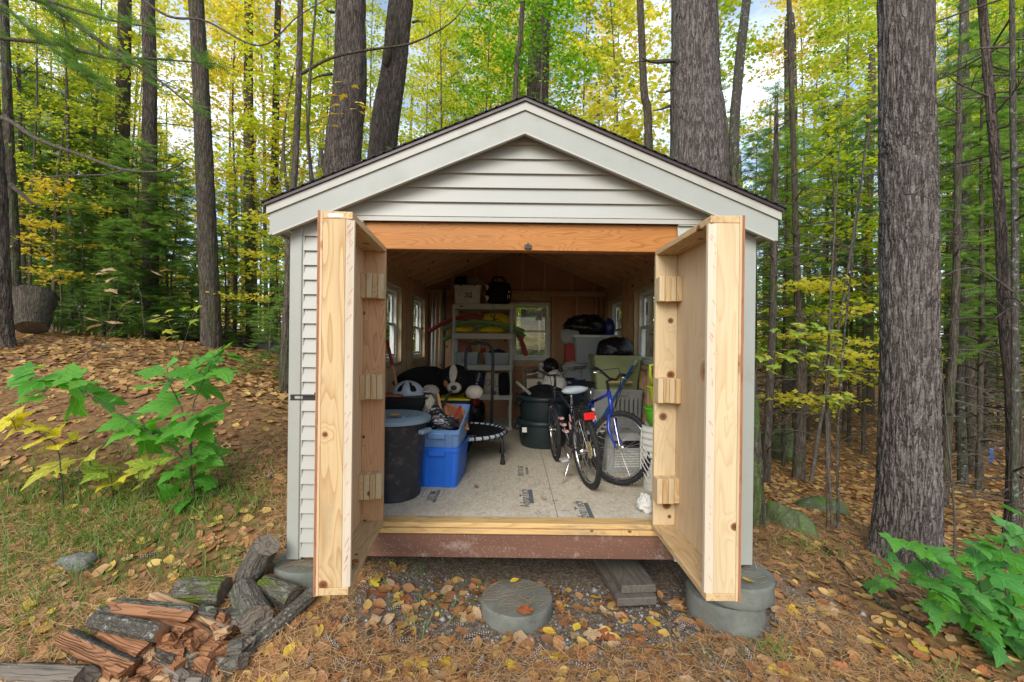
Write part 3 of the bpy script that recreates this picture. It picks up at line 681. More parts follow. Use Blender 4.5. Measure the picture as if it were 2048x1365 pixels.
# ---------------------------------------------------------------- doors
DW, DT = .905, .165
def make_door(hx, ang, sgn, label):
    """hinge at (hx, YF-.022); u towards the free end, v through the thickness (inwards); sgn +1 left door"""
    u = Vector((math.sin(R(ang)) * sgn, -math.cos(R(ang)), 0)); v = Vector((u.y * -sgn, u.x * sgn, 0)); v = Vector((-u.y * sgn, u.x * sgn, 0))
    D = Matrix.Translation((hx, YF - .022, 0)) @ Matrix((u, v, Vector((0, 0, 1)))).transposed().to_4x4()
    z0, z1 = .557, 2.492
    def bd(name, lo, hi, mat, parent, axis=2, ch=.003, label=None):
        lo, hi = Vector(lo), Vector(hi); c = (lo + hi) / 2; d = hi - lo
        if axis == 2: Rm, dims = Matrix.Identity(4), (d.x, d.y, d.z)
        else: Rm, dims = Matrix.Rotation(R(90), 4, 'Y'), (d.z, d.y, d.x)
        o = MB().box((0, 0, 0), dims, ch=ch).build(name, mat, parent, M=D @ Matrix.Translation(c) @ Rm)
        if label: o['label'] = label
        return o
    mp = M['ply'] if sgn > 0 else M['ply_pale']; ms = M['pine'] if sgn > 0 else M['pine_pale']
    door = bd('door', (0, 0, z0), (DW, .012, z1), mp, shed, ch=.001, label=label)
    for k in range(3): bd('plywood_layer', (DW - .012 + k * .001, -.0125 + k * .0045, z0 - .002), (DW + .002 - k * .001, -.009 + k * .0045, z1 + .002), M['ply_edge'], door, ch=0)
    bd('stile', (DW - .038, .0122, z0 + .038), (DW, .126, z1 - .038), ms, door)
    bd('stile', (0, .0122, z0 + .038), (.038, DT - .004, z1 - .038), M['pine_warm'] if sgn > 0 else M['pine_pale'], door)
    bd('rail', (0, .0122, z1 - .0375), (DW, DT - .006, z1), M['pine'], door, axis=0)
    bd('rail', (0, .0122, z0), (DW, DT - .006, z0 + .0375), M['pine'], door, axis=0)
    # bevelled rough edge along the free stile
    e = [(DW - .036, .1265), (DW - .001, .1265), (DW - .012, DT), (DW - .036, DT)]
    b = MB(); zc = (z0 + z1) / 2
    b.prism([(x, y, z0 + .038 - zc) for x, y in e], (0, 0, z1 - z0 - .076)); b.build('bevel_strip', M['rough_cut'], door, M=D @ Matrix.Translation((0, 0, zc)))
    b = MB(); rr = random.Random(5 if sgn > 0 else 9)
    for k in range(34 if sgn > 0 else 26):
        zz = z0 + .08 + (z1 - z0 - .16) * (1 - rr.random() ** (1.3 if sgn > 0 else 1.7)); l = rr.uniform(.012, .032); t = rr.random()
        y0 = .129 + t * .02; x0 = DW - .001 - (y0 - .1265) / .0385 * .011
        dy = min(l * .5, DT - .003 - y0); x1 = x0 - dy / .0385 * .011
        b.add([(x0 + .0008, y0, zz), (x1 + .0008, y0 + dy, zz + l), (x1 + .0008, y0 + dy, zz + l + .004), (x0 + .0008, y0, zz + .003)], [(0, 1, 2, 3)])
    b.build('crayon_marks', M['red_mark'], door, M=D)['kind'] = 'stuff'
    for zc_ in (2.211, 1.528, .858):      # stacked lumber blocks on the hinge stile
        for k in range(4):
            va = .0125 + k * .0385; dd = rr.uniform(-.004, .004)
            bd('block', (.0385, va, zc_ - .083 + dd), (.128 + rr.uniform(-.006, .004), va + .036, zc_ + .083 + dd), M['pine_pale'] if k % 2 else M['pine'], door)
    bd('block', (DW - .13, .0125, 1.49), (DW - .039, .10, 1.64), M['pine_pale'], door)
    for zz in (.75, 1.5, 2.3):            # black hinges at the wall
        b = MB().box((.02, -.006, zz), (.11, .006, .1), ch=.001); b.tube([(-.012, -.006, zz - .05), (-.012, -.006, zz + .05)], .009, 10); b.build('hinge', M['black_metal'], door, M=D)
    return door, D
ld, LD = make_door(-1.042, 4.6, 1, 'left door with warm pine frame')
rd, RD = make_door(1.148, 0.0, -1, 'right door with pale plywood panel')
b = MB()                                   # slotted hasp on the left door
b.box((DW - .10, -.030, 1.55), (.045, .03, .04)); 
for (za, zb) in ((1.535, 1.541), (1.557, 1.563)): b.box((DW - .05, -.075, (za + zb) / 2), (.03, .15, zb - za))
b.box((DW - .05, -.045, 1.549), (.018, .09, .02)); b.box((DW - .05, -.143, 1.549), (.018, .014, .02))
b.build('hasp', M['black_metal'], ld, M=LD)
b = MB().box((DW - .2, -.012, 1.54), (.07, .014, .05), ch=.002); b.build('hasp', M['black_metal'], rd, M=RD)
b = MB().box((DW + .0008, .075, 2.472), (.0012, .075, .016)); b.build('staple_tag', M['paper'], ld, M=LD)
# printed marks on the floor panels
def floor_text(s, px, py, size, rot, sx=1.0):
    Z = (CZ - FZ) * FPX / (py - 682.5 + (px - 1024) * -ROLL); q = P(px, py, Z)
    return text_part(s, size, Matrix.Translation((q.x, q.y, FZ + .0009)) @ Matrix.Rotation(R(rot), 4, 'Z'), M['ink'], shed, sx=sx, bold=.0012)
floor_text('PLAT DO SEE', 1042, 942, .075, 90, .8); floor_text('FACE FOR 48/24', 1054, 942, .035, 90)
floor_text('AdvanTech', 1050, 996, .115, 90, .82); floor_text('AdvanTech', 1163, 1022, .115, 90, .82)
floor_text('LIFE TIME', 864, 992, .075, 90, .8); floor_text('LIMITED WARRANTY', 874, 992, .035, 90)
for px, py, l in ((1062, 993, .34), (1178, 1022, .34)):
    Z = (CZ - FZ) * FPX / (py - 682.5 + (px - 1024) * -ROLL); q = P(px, py, Z)
    MB().box((q.x, q.y, FZ + .0009), (.035, l, .0006)).build('print_bar', M['ink'], shed)
Z = 4.0; b = MB()
for x, y, dx, dy in ((-.735, 3.93, .004, .22), (-.565, 3.93, .004, .22), (-.65, 3.82, .17, .004), (-.65, 4.04, .17, .004)): b.box((x, y, FZ + .0007), (dx, dy, .0006))
b.build('print_frame', M['ink'], shed)
# ---------------------------------------------------------------- things stored in the shed
M['blue_tote'] = plain('bright_blue_plastic', (.015, .13, .58), .42, .45, var=.06, sc=4)
M['slate_tote'] = plain('slate_blue_plastic', (.15, .28, .52), .45, .4, var=.06, sc=4)
M['grey_lid'] = plain('grey_blue_lid', (.20, .29, .35), .42, .45, var=.08, sc=5)
M['dark_can'] = plain('charcoal_plastic', (.02, .022, .027), .48, .4, var=.12, sc=6, grime=(.13, .10, .07))
M['black_fab'] = plain('black_fabric', (.012, .012, .014), .85, .2, sc=20, bump=.3)
M['navy_fab'] = plain('navy_fabric', (.02, .03, .06), .85, .2, sc=20, bump=.3)
M['black_plastic'] = plain('black_plastic', (.014, .014, .016), .35, .5)
M['black_bag'] = plain('black_bin_bag', (.008, .008, .011), .28, .5, sc=14, bump=.9)
M['blue_bag'] = plain('blue_bag', (.02, .05, .26), .3, .5, sc=14, bump=.9)
M['white_pl'] = plain('white_plastic', (.62, .62, .56), .5, .4, var=.06, sc=6, grime=(.40, .36, .28))
M['grey_pl'] = plain('grey_plastic', (.33, .34, .33), .5, .4, var=.06)
M['shelf_pl'] = plain('grey_green_shelf', (.42, .43, .36), .5, .4, var=.06)
M['silver'] = plain('silver_helmet', (.38, .43, .47), .35, .5, var=.06)
M['plush_black'] = plain('black_plush', (.014, .013, .013), .95, .1, sc=60, bump=.8)
M['plush_white'] = plain('cream_plush', (.60, .54, .45), .95, .1, sc=60, bump=.8)
M['plush_tan'] = plain('tan_plush', (.38, .17, .07), .95, .1, sc=60, bump=.8)
M['red'] = plain('red_plastic', (.30, .02, .02), .5, .4)
M['foam_red'] = plain('red_foam', (.34, .055, .065), .8, .2, sc=40)
M['foam_green'] = plain('green_foam', (.15, .26, .085), .8, .2, sc=40)
M['vest'] = plain('yellow_vest', (.62, .48, .02), .6, .3, sc=12, bump=.3)
M['teal_tub'] = plain('dark_green_tub', (.018, .032, .034), .45, .45, var=.15)
M['olive_tote'] = plain('sage_green_plastic', (.25, .29, .135), .5, .4, var=.06)
M['teal'] = plain('teal_plastic', (.015, .09, .13), .45, .4)
M['yellowgreen'] = plain('yellow_green_plastic', (.42, .50, .03), .45, .4)
M['green_pl'] = plain('lime_green_plastic', (.10, .40, .02), .45, .4)
M['brown_wood'] = wood('brown_board', (.33, .13, .06), (.18, .06, .025), knot=False)
M['frame_wood'] = wood('picture_frame_wood', (.40, .20, .09), (.25, .10, .04), knot=False)
M['tan_bag'] = plain('tan_canvas', (.45, .40, .30), .9, .1, sc=30, bump=.3)
M['beige_hat'] = plain('beige_cloth', (.24, .21, .15), .9, .1, sc=30, bump=.3)
M['fur'] = plain('dark_tan_cloth', (.19, .15, .10), .9, .1, sc=30, bump=.5)
M['rubber'] = plain('tyre_rubber', (.018, .019, .021), .75, .3, grime=(.10, .08, .06), sc=12)
M['chrome'] = plain('bright_metal', (.62, .62, .60), .25, .5, metal=.95)
M['bike_dark'] = plain('dark_bike_paint', (.018, .022, .035), .25, .6)
M['bike_blue'] = plain('blue_bike_paint', (.02, .045, .30), .22, .6)
M['seat_grey'] = plain('grey_saddle_cover', (.28, .33, .36), .6, .3)
M['decal'] = plain('pale_decal', (.72, .68, .58), .5)
M['pink'] = plain('pink_decal', (.62, .36, .32), .5)
M['pole_white'] = plain('grey_pole', (.38, .36, .30), .5, .4)
M['shovel_blue'] = plain('blue_handle', (.015, .09, .30), .4, .5)
M['tramp_trim'] = plain('pale_blue_tube', (.45, .50, .54), .35, .5)
def m_clear():
    g = G('clear_plastic', .25, .5); g.col((.55, .60, .62, 1)); tr = g.n('ShaderNodeBsdfTransparent', Color=(.80, .86, .86, 1)); mx = g.n('ShaderNodeMixShader'); mx.inputs[0].default_value = .42
    g.nt.links.new(tr.outputs[0], mx.inputs[1]); g.nt.links.new(g.b.outputs[0], mx.inputs[2]); g.nt.links.new(mx.outputs[0], g.out.inputs[0]); return g.mat
M['clear'] = m_clear()
def m_lens():
    g = G('red_reflector', .15, .6); g.col((.65, .02, .02, 1)); return g.mat
M['reflector'] = m_lens()
def m_gravelbag():
    g = G('printed_foil_bag', .35, .5); p = g.coord()
    n1 = g.noise(g.scale(p, (9, 30, 9)), 1.0, 3, .7)
    g.col(g.ramp(n1, [(.40, (.02, .022, .025)), (.52, (.05, .055, .06)), (.56, (.42, .43, .43)), (.62, (.06, .06, .065)), (.70, (.45, .12, .08))], 'CONSTANT')); g.bump(g.noise(p, 30, 4), .7, .01); return g.mat
M['foilbag'] = m_gravelbag()

def Zf(px, py): return (CZ - FZ) * FPX / (py - 682.5 - (px - 1024) * ROLL)      # depth of a floor point seen at a pixel
def rrect(w, d, r, z, n=4, dx=0, dy=0):
    pts = []
    for (sx, sy, a0) in ((1, 1, 0), (-1, 1, 90), (-1, -1, 180), (1, -1, 270)):
        for k in range(n + 1):
            a = R(a0 + 90 * k / n); pts.append((dx + sx * (w / 2 - r) + r * math.cos(a), dy + sy * (d / 2 - r) + r * math.sin(a), z))
    return pts
def loc_rot(x, y, z, rz_=0, rx=0, ry=0): return Matrix.Translation((x, y, z)) @ Euler((R(rx), R(ry), R(rz_))).to_matrix().to_4x4()
def tote(name, label, M_, w, d, h, mat, taper=.84, lid=None, ribs=True, group=None, rimh=.035):
    t = thing(name, label, 'storage bin', M=M_, group=group)
    wb, db = w * taper, d * taper; b = MB(); r = .035; th = .006
    b.loft([rrect(wb, db, r, 0), rrect(w * .96, d * .96, r, h - rimh), rrect(w * .96, d * .96, r, h - .004), rrect(w * .96 - 2 * th, d * .96 - 2 * th, r, h - .004), rrect(wb - 2 * th, db - 2 * th, r, th)], True, True)
    b.build('body', mat, t, M=M_, angle=40)
    b = MB(); b.loft([rrect(w * .962, d * .962, r, h - rimh), rrect(w, d, r, h - rimh), rrect(w, d, r, h), rrect(w * .94, d * .94, r, h), rrect(w * .94, d * .94, r, h - .01)], False, False)
    b.build('rim', mat, t, M=M_, angle=40)
    if ribs:
        for sx in (-.27, .27):            # stiffening panels on the front and the back
            for sy in (-1, 1):
                x0, x1 = sx * w - .03, sx * w + .03
                fb, ft = sy * (db / 2 + .010), sy * (d * .48 + .008)
                MB().prism([(x0 * taper, fb - sy * .02, .005), (x1 * taper, fb - sy * .02, .005), (x1, ft - sy * .02, h - rimh - .002), (x0, ft - sy * .02, h - rimh - .002)], (0, sy * .022, 0)).build('rib', mat, t, M=M_)
        for sy in (-1, 1): MB().box((0, sy * (d / 2 - .002), h - rimh - .012), (w * .36, .026, .055), ch=.006).build('handle', mat, t, M=M_)
    if lid:
        MB().loft([rrect(w * 1.02, d * 1.02, r, h - .012), rrect(w * 1.02, d * 1.02, r, h + .012), rrect(w * .9, d * .9, r, h + .02), rrect(w * .88, d * .88, r, h + .012)], True, True).build('lid', lid, t, M=M_, angle=40)
    return t
def blob(name, label, cat, c, r, mat, amp=.25, f=5, seed=0, parent=None, flat=True, M_=None, group=None):
    n, seg = 22, 32; b = MB().ball((0, 0, 0), (1, 1, 1), seg=seg, n=n); V = np.array(b.v)
    k = 1 + amp * (fbm(V * f * .5 + seed * 11.7, 4) - .5) * 2
    V = V * k[:, None] * np.array(r)
    if flat: V[:, 2] = np.maximum(V[:, 2], -r[2] * .72)
    b.v = [tuple(p) for p in V]
    MM = (M_ if M_ is not None else Matrix.Translation(Vector(c)))
    o = b.build(name, mat, parent, smooth=True, M=MM)
    return tag(o, label, cat, group) if label else o
def wrinkle(o, amp=.01, f=14):
    me = o.data; V = np.empty(len(me.vertices) * 3); me.vertices.foreach_get('co', V); V = V.reshape(-1, 3); N = np.empty_like(V.ravel()); me.vertices.foreach_get('normal', N)
    V += N.reshape(-1, 3) * ((np.abs(fbm(V * f, 3) - .5) * -4 + 1) * amp)[:, None]; me.vertices.foreach_set('co', V.ravel()); me.update()

# trash can
tc = (-.985, 3.86); t = thing('trash_can', 'large charcoal plastic trash can with grey blue lid just inside the doorway', 'trash can', (*tc, FZ))
b = MB(); seg = 64; prof = [(.212, 0), (.218, .012), (.24, .30), (.262, .585), (.262, .60)]
rings = []
for r, z_ in [(.22, 0), (.232, .012)] + [(.232 + .05 * k / 12, .012 + .625 * k / 12) for k in range(1, 13)]:
    ring = []
    for k in range(seg):
        a = 2 * math.pi * k / seg; g_ = .0
        if .03 < z_ < .46: g_ = -.010 * (max(0, math.cos(a * 6 + .5)) ** .5)
        ring.append(((r + g_) * math.cos(a) + tc[0], (r + g_) * math.sin(a) + tc[1], FZ + z_))
    rings.append(ring)
b.loft(rings, True, True); b.build('body', M['dark_can'], t, angle=35)
for a0 in (-18, 162): 
    a = R(a0); MB().box((0, 0, 0), (.05, .15, .035), Matrix.Translation((tc[0] + .30 * math.cos(a), tc[1] + .285 * math.sin(a), FZ + .55)) @ Matrix.Rotation(a, 4, 'Z'), ch=.01).build('handle', M['grey_lid'], t)
b = MB().lathe([(.292, .615), (.312, .62), (.314, .648), (.29, .665), (.24, .673), (.22, .665), (.05, .669), (.001, .67)], 48, Matrix.Translation((*tc, FZ)))
b.build('lid', M['grey_lid'], t, angle=30)
for k in (-1, 1): MB().box((tc[0] + .13 * k, tc[1], FZ + .674), (.018, .34, .014), ch=.004).build('lid_ridge', M['grey_lid'], t)

# blue totes
tm = loc_rot(-.625, 4.31, FZ, -4)
tote('storage_tote', 'bright blue plastic tote under the slate blue one', tm, .40, .58, .355, M['blue_tote'])
um = loc_rot(-.618, 4.33, FZ + .33, -4, rx=15)
tote('storage_tote', 'slate blue open tote stacked on the bright blue tote', um, .41, .60, .27, M['slate_tote'])
s = blob('foil_sack', 'black and silver printed sack lying in the slate blue tote', 'sack', None, (.10, .21, .095), M['foilbag'], .2, 4, 2, flat=False, M_=loc_rot(-.70, 4.26, FZ + .58, 35, rx=28))
s = blob('paper_bag', 'crumpled brown paper bag at the edge of the slate blue tote', 'paper bag', None, (.05, .06, .10), M['tan_bag'], .5, 6, 3, flat=False, M_=loc_rot(-.755, 4.30, FZ + .665, 20, rx=10))
fm = loc_rot(-.52, 4.36, FZ + .58, 30, rx=34, ry=20)
t = thing('picture_frame', 'brown wooden picture frame leaning in the slate blue tote', 'picture frame', M=fm)
for c, d in (((-.10, 0, 0), (.03, .30, .022)), ((.10, 0, 0), (.03, .30, .022)), ((0, .135, 0), (.17, .03, .022)), ((0, -.135, 0), (.17, .03, .022))): MB().box(c, d, ch=.004).build('moulding', M['frame_wood'], t, M=fm)
MB().box((0, 0, -.004), (.17, .24, .006)).build('panel', M['brown_wood'], t, M=fm)
for k, (a_, b_, m_, lab) in enumerate((((-.72, 4.15, FZ + .52), (-.58, 4.45, FZ + .80), 'black_metal', 'black metal bar sticking out of the slate blue tote'), ((-.60, 4.12, FZ + .53), (-.70, 4.42, FZ + .78), 'pine_warm', 'short wooden handle crossing the slate blue tote'), ((-.52, 4.14, FZ + .55), (-.47, 4.30, FZ + .68), 'red', 'red handle at the right rim of the slate blue tote'))): tag(MB().tube([a_, b_], .013, 8).build('tool_handle', M[m_]), lab, 'tool')
blob('crumpled_wrap', 'crumpled dark wrapping in the front of the slate blue tote', 'wrapping', None, (.15, .09, .06), M['foilbag'], .5, 7, 9, flat=False, M_=loc_rot(-.62, 4.16, FZ + .55, 10))

# black cabinet with helmet
t = thing('mini_fridge', 'black mini fridge with grey door behind the trash can', 'mini fridge', (-1.02, 4.62, FZ))
MB().box((-1.05, 4.62, FZ + .37), (.46, .46, .74), ch=.012).build('cabinet', M['black_plastic'], t)
MB().box((-.795, 4.62, FZ + .37), (.045, .46, .72), ch=.012).build('door', M['grey_pl'], t)
MB().box((-.80, 4.45, FZ + .752), (.05, .05, .022), ch=.006).build('hinge', M['grey_pl'], t)
tag(MB().box((-1.14, 4.50, FZ + .755), (.20, .22, .022), ch=.002).build('wooden_board', M['brown_wood']), 'reddish brown board lying on the black mini fridge', 'board')
def helmet(c, rz_, shell, label, name='bike_helmet', vents=True, s=1.0):
    hm = loc_rot(*c, rz_); t = thing(name, label, 'helmet', M=hm)
    nu, nv = 30, 9; V = []; F = []
    for i in range(nv + 1):
        th = (math.pi / 2) * (1.0 - i / (nv + .3)) * 1.06
        for j in range(nu):
            a = 2 * math.pi * j / nu; rr = math.sin(th); zz = math.cos(th)
            V.append((s * .105 * rr * math.cos(a) , s * .15 * rr * math.sin(a) * (1.08 if math.sin(a) < 0 else 1), s * (.135 * zz - .01)))
    for i in range(nv):
        for j in range(nu):
            a = 2 * math.pi * (j + .5) / nu; x = math.cos(a)
            hole = vents and 2 <= i <= 7 and (j % 5 in (1, 2)) and not (i == 5 and j % 2)
            if not hole: F.append((i * nu + j, i * nu + (j + 1) % nu, (i + 1) * nu + (j + 1) % nu, (i + 1) * nu + j))
    F.append(tuple(range(nv * nu, nv * nu + nu)))
    b = MB().add(V, F); o = b.build('shell', shell, t, smooth=True, M=hm)
    md = o.modifiers.new('s', 'SOLIDIFY'); md.thickness = .016; md.offset = -1; md = o.modifiers.new('b', 'SUBSURF'); md.levels = md.render_levels = 1
    MB().ball((0, 0, 0), (.082 * s, .12 * s, .10 * s), seg=18, n=8).build('liner', M['black_fab'], t, True, M=hm)
    MB().tube([(.10 * s, -.02, 0), (.085 * s, -.01, -.035), (.05 * s, -.03, -.05)], .005, 6, ).build('strap', M['black_fab'], t, M=hm)
    MB().box((0, -.155 * s, .022), (.13 * s, .05, .008), ch=.003).build('visor', shell, t, M=hm)
helmet((-1.02, 4.56, FZ + .765), 100, M['silver'], 'silver grey vented bicycle helmet on the mini fridge')

# rake and poles
t = thing('garden_rake', 'rake handle of red and tan wood leaning in the left corner', 'rake', (-1.33, 5.0, FZ))
p0, p1 = P(793, 770, 4.9), P(774, 680, 5.0); pm = p0.lerp(p1, .42); base = p0 + (p0 - p1) * 1.3; base.z = max(base.z, FZ + .01)
MB().tube([base, p0, pm], .015, 10).build('handle', M['pine_warm'], t); MB().tube([pm, p1], .017, 10).build('grip', M['red'], t)
for k, (px, ptop, pb, r, m, lab) in enumerate([(866, 588, 776, .016, 'pole_white', 'pale grey tube leaning nearest the corner'), (873, 586, 780, .018, 'pole_white', 'pale grey tube second from the corner'), (881, 588, 782, .016, 'stud', 'thin wooden pole among the pale tubes'),
                                               (889, 578, 786, .03, 'timber', 'dark board standing beside the shelf unit'), (870, 690, 760, .016, 'pole_white', 'short pale stick leaning before the tubes')]):
    a, b_ = P(px + (4 if k == 4 else 0), pb, 7.2), P(px - (5 if k == 4 else 0), ptop, 7.5); a.z = FZ + .002; a.y = 7.0
    tag(MB().tube([a, b_], r, 10).build('pole' if k != 3 else 'board', M[m]), lab, 'pole' if k != 3 else 'board')

# shelving unit
sx0, sx1, sy0, sy1 = -.865, .005, 6.72, 7.17
t = thing('shelving_unit', 'grey green plastic five tier shelving unit packed with gear', 'shelf', ((sx0 + sx1) / 2, 6.95, FZ))
SHZ = [.60, 1.075, 1.50, 1.955, 2.385]
for z_ in SHZ:
    b = MB().box(((sx0 + sx1) / 2, (sy0 + sy1) / 2, z_ - .012), (sx1 - sx0 - .002, sy1 - sy0 - .002, .02), ch=.004)
    b.build('shelf', M['shelf_pl'], t)
    for yy in (sy0, sy1): MB().box(((sx0 + sx1) / 2, yy, z_ - .04), (sx1 - sx0, .022, .08), ch=.004).build('shelf_lip', M['shelf_pl'], t)
    for xx in (sx0, sx1): MB().box((xx, (sy0 + sy1) / 2, z_ - .04), (.022, sy1 - sy0, .08), ch=.004).build('shelf_lip', M['shelf_pl'], t)
b = MB()
for k in range(16): b.box((sx0 + .05 + k * .052, (sy0 + sy1) / 2, .604), (.012, sy1 - sy0 - .06, .01))
b.build('slats', M['shelf_pl'], t)['kind'] = 'stuff'
for xx in (sx0 + .018, sx1 - .018):
    for yy in (sy0 + .018, sy1 - .018): MB().lathe([(.027, 0), (.024, .1), (.024, SHZ[-1] - FZ)], 12, Matrix.Translation((xx, yy, FZ))).build('post', M['shelf_pl'], t, angle=40)
for xx, w_ in ((sx0 + .13, .045), (sx1 - .28, .025)): MB().box((xx, sy0 - .0125, SHZ[-1] - .042), (w_, .003, .02), ch=.001).build('emblem', M['ink'], t)
# top shelf
wb = loc_rot(-.66, 6.90, SHZ[4], 2); t = tote('white_storage_box', 'white plastic box with small printed pictures on the top shelf', wb, .40, .34, .27, M['white_pl'], .90, ribs=False)
b = MB()
for c, d in (((-.02, .15), (.04, .02)), ((-.005, .115), (.02, .045)), ((-.035, .10), (.02, .02)), ((.04, .16), (.045, .012)), ((.022, .13), (.012, .045)), ((.058, .13), (.012, .045)), ((.04, .10), (.045, .025)), ((.04, .135), (.02, .008))): b.box((c[0], -.1585 - (c[1] - .1) * .05, c[1]), (d[0], .002, d[1]))
b.box((-.12, -.159, .13), (.005, .002, .03)); b.build('print', M['ink'], t, M=wb)
for x in (-.10, .10): MB().box((x, -.172, .262), (.02, .012, .022), ch=.003).build('clip', M['black_plastic'], t, M=wb)
blob('beige_hat', 'crumpled beige hat lying on top of the white box', 'hat', (-.56, 6.92, SHZ[4] + .33), (.13, .12, .10), M['beige_hat'], .25, 5, 5)
blob('dark_hat', 'dark woolly hat lying on the left of the white box', 'hat', (-.76, 6.95, SHZ[4] + .33), (.12, .12, .10), M['black_fab'], .35, 6, 6)
bgm = loc_rot(-.21, 6.93, SHZ[4]); t = thing('duffel_bag', 'black duffel bag with white marks on the top shelf', 'bag', M=bgm)
b = MB().box((0, 0, .175), (.40, .32, .35), ch=.06); o = b.build('body', M['black_fab'], t, M=bgm); o.modifiers.new('s', 'SUBSURF').levels = 1
b = MB()
for zz in (.24, .08): b.box((-.175, -.155, zz + .03), (.035, .012, .03), ch=.003); b.box((-.165, -.158, zz), (.02, .01, .07), Matrix.Translation((0, 0, 0)), ch=.003); b.box((-.15, -.157, zz + .012), (.018, .008, .05), ch=.003)
b.build('side_marks', M['decal'], t, M=bgm)
b = MB(); b.box((.16, -.165, .18), (.03, .012, .03), ch=.002); b.box((.14, -.165, .11), (.012, .01, .06), ch=.002); b.box((.165, -.165, .11), (.012, .01, .06), ch=.002); b.build('strap_marks', M['decal'], t, M=bgm)
MB().tube([(-.1, -.12, .34), (-.06, -.13, .40), (.06, -.13, .40), (.1, -.12, .34)], .014, 8).build('handle', M['black_fab'], t, M=bgm)
# noodles and vests
z3 = SHZ[3]
def noodle(label, pix, Z, mat, r=.032):
    pts = [P(x, y, Z_) for x, y, Z_ in [(p[0], p[1], Z + (p[2] if len(p) > 2 else 0)) for p in pix]]
    out = []
    for i in range(len(pts) - 1):
        a, b_, c, d = pts[max(i - 1, 0)], pts[i], pts[i + 1], pts[min(i + 2, len(pts) - 1)]
        for k in range(5):
            s_ = k / 5; out.append(.5 * ((2 * b_) + (c - a) * s_ + (2 * a - 5 * b_ + 4 * c - d) * s_ ** 2 + (3 * b_ - a - 3 * c + d) * s_ ** 3))
    out.append(pts[-1]); tag(MB().tube(out, r, 12).build('pool_noodle', mat, smooth=True), label, 'pool noodle')
noodle('red foam pool noodle arching out of both ends of the shelf', [(857, 664), (890, 645), (925, 634), (960, 634), (1000, 642), (1030, 662), (1044, 685), (1053, 712)], 6.88, M['foam_red'])
noodle('upper green foam pool noodle ending short at the right', [(884, 659), (915, 648), (950, 643), (985, 646), (1015, 652), (1048, 664)], 6.78, M['foam_green'], .034)
noodle('lower green foam pool noodle reaching past the window', [(887, 680, .15), (925, 662, .05), (965, 652), (1000, 655), (1030, 664), (1050, 674)], 6.86, M['foam_green'], .034)
def vest(label, c, r, rot, seed): 
    o = blob('life_vest', label, 'life vest', None, r, M['vest'], .22, 4, seed, M_=loc_rot(*c, *rot), group=None); return o
vest('small folded yellow life vest at the left of the shelf', (-.715, 6.80, z3 + .05), (.15, .12, .055), (5, 0, 0), 1)
v2 = vest('large yellow life vest with black straps on the noodles', (-.20, 6.92, z3 + .19), (.24, .14, .12), (0, 0, 12), 8)
vest('yellow life vest under the noodles at the right', (-.30, 6.79, z3 + .05), (.17, .10, .05), (0, 0, 0), 4)
b = MB(); b.tube([(-.13, -.13, .05), (-.06, -.155, .0), (0, -.15, .03)], .008, 6); b.tube([(-.07, -.14, .08), (-.065, -.16, -.02), (-.06, -.15, -.14)], .008, 6); b.tube([(.03, -.15, .02), (.035, -.15, -.10)], .007, 6)
b.build('strap', M['black_fab'], v2, M=WM[v2.name])
# middle shelf bins
z2 = SHZ[2]
for k, (x, w_, lab) in enumerate(((-.655, .36, 'clear plastic bin of balls on the shelf, left one'), (-.22, .40, 'clear plastic bin of dark gear on the shelf, right one'))):
    tote('clear_bin', lab, loc_rot(x, 6.92, z2, 0), w_, .34, .175, M['clear'], .88, ribs=False, rimh=.02)
tag(MB().ball((-.70, 6.95, z2 + .23), .105, seg=24, n=14).build('basketball', plain('basketball_orange', (.30, .085, .045), .7), smooth=True), 'orange brown basketball above the left clear bin', 'ball')
blob('grey_towel', 'pale bundled cloth inside the left clear bin', 'cloth', (-.73, 6.88, z2 + .085), (.10, .12, .10), M['beige_hat'], .3, 5, 12)
blob('blue_cloth', 'blue grey bundle at the bottom of the left clear bin', 'cloth', (-.58, 6.88, z2 + .06), (.09, .12, .06), M['slate_tote'], .3, 5, 14)
tag(MB().ball((-.51, 6.85, z2 + .17), .034, seg=16, n=10).build('tennis_ball', M['yellowgreen'], smooth=True), 'yellow green tennis ball on the left clear bin', 'ball')
blob('dark_gear', 'dark bundle of straps filling the right clear bin', 'sports gear', (-.22, 6.92, z2 + .10), (.18, .13, .12), M['navy_fab'], .3, 6, 15)
blob('red_glove', 'small red glove lying between the clear bins', 'glove', (-.42, 6.84, z2 + .20), (.035, .05, .04), M['red'], .3, 6, 16)
# lower shelf: bags
z1 = SHZ[1]
def bag(name, label, x0, x1, zt, mat, lean=0, d=.16, y=6.78):
    bm_ = loc_rot((x0 + x1) / 2, y, z1, 0, ry=lean); t = thing(name, label, 'bag', M=bm_); w_ = x1 - x0
    o = MB().loft([rrect(w_ * .92, d, .03, 0), rrect(w_, d * 1.1, .03, zt * .5), rrect(w_ * .96, d * .7, .03, zt * .92), rrect(w_ * .9, d * .5, .03, zt)], True, True).build('body', mat, t, True, M=bm_); wrinkle(o, .006, 12); return t, bm_, w_
t, bm_, w_ = bag('shopping_bag', 'dark reusable shopping bag with white lettering on the lower shelf', -.63, -.42, .33, M['navy_fab'], 4)
text_part('STOP & SHOP', .052, bm_ @ Matrix.Translation((.015, -.095, .16)) @ Euler((R(90), R(-78), 0)).to_matrix().to_4x4(), M['decal'], t)
t, bm_, w_ = bag('shopping_bag', 'tan canvas bag with dark round letters on the lower shelf', -.41, -.18, .31, M['tan_bag'], 6)
text_part('O U', .13, bm_ @ Matrix.Translation((0, -.095, .16)) @ Euler((R(90), 0, 0)).to_matrix().to_4x4(), M['ink'], t)
bag('shopping_bag', 'slim pale bag squeezed left of the dark lettered bag', -.70, -.64, .33, M['tan_bag'], 3)
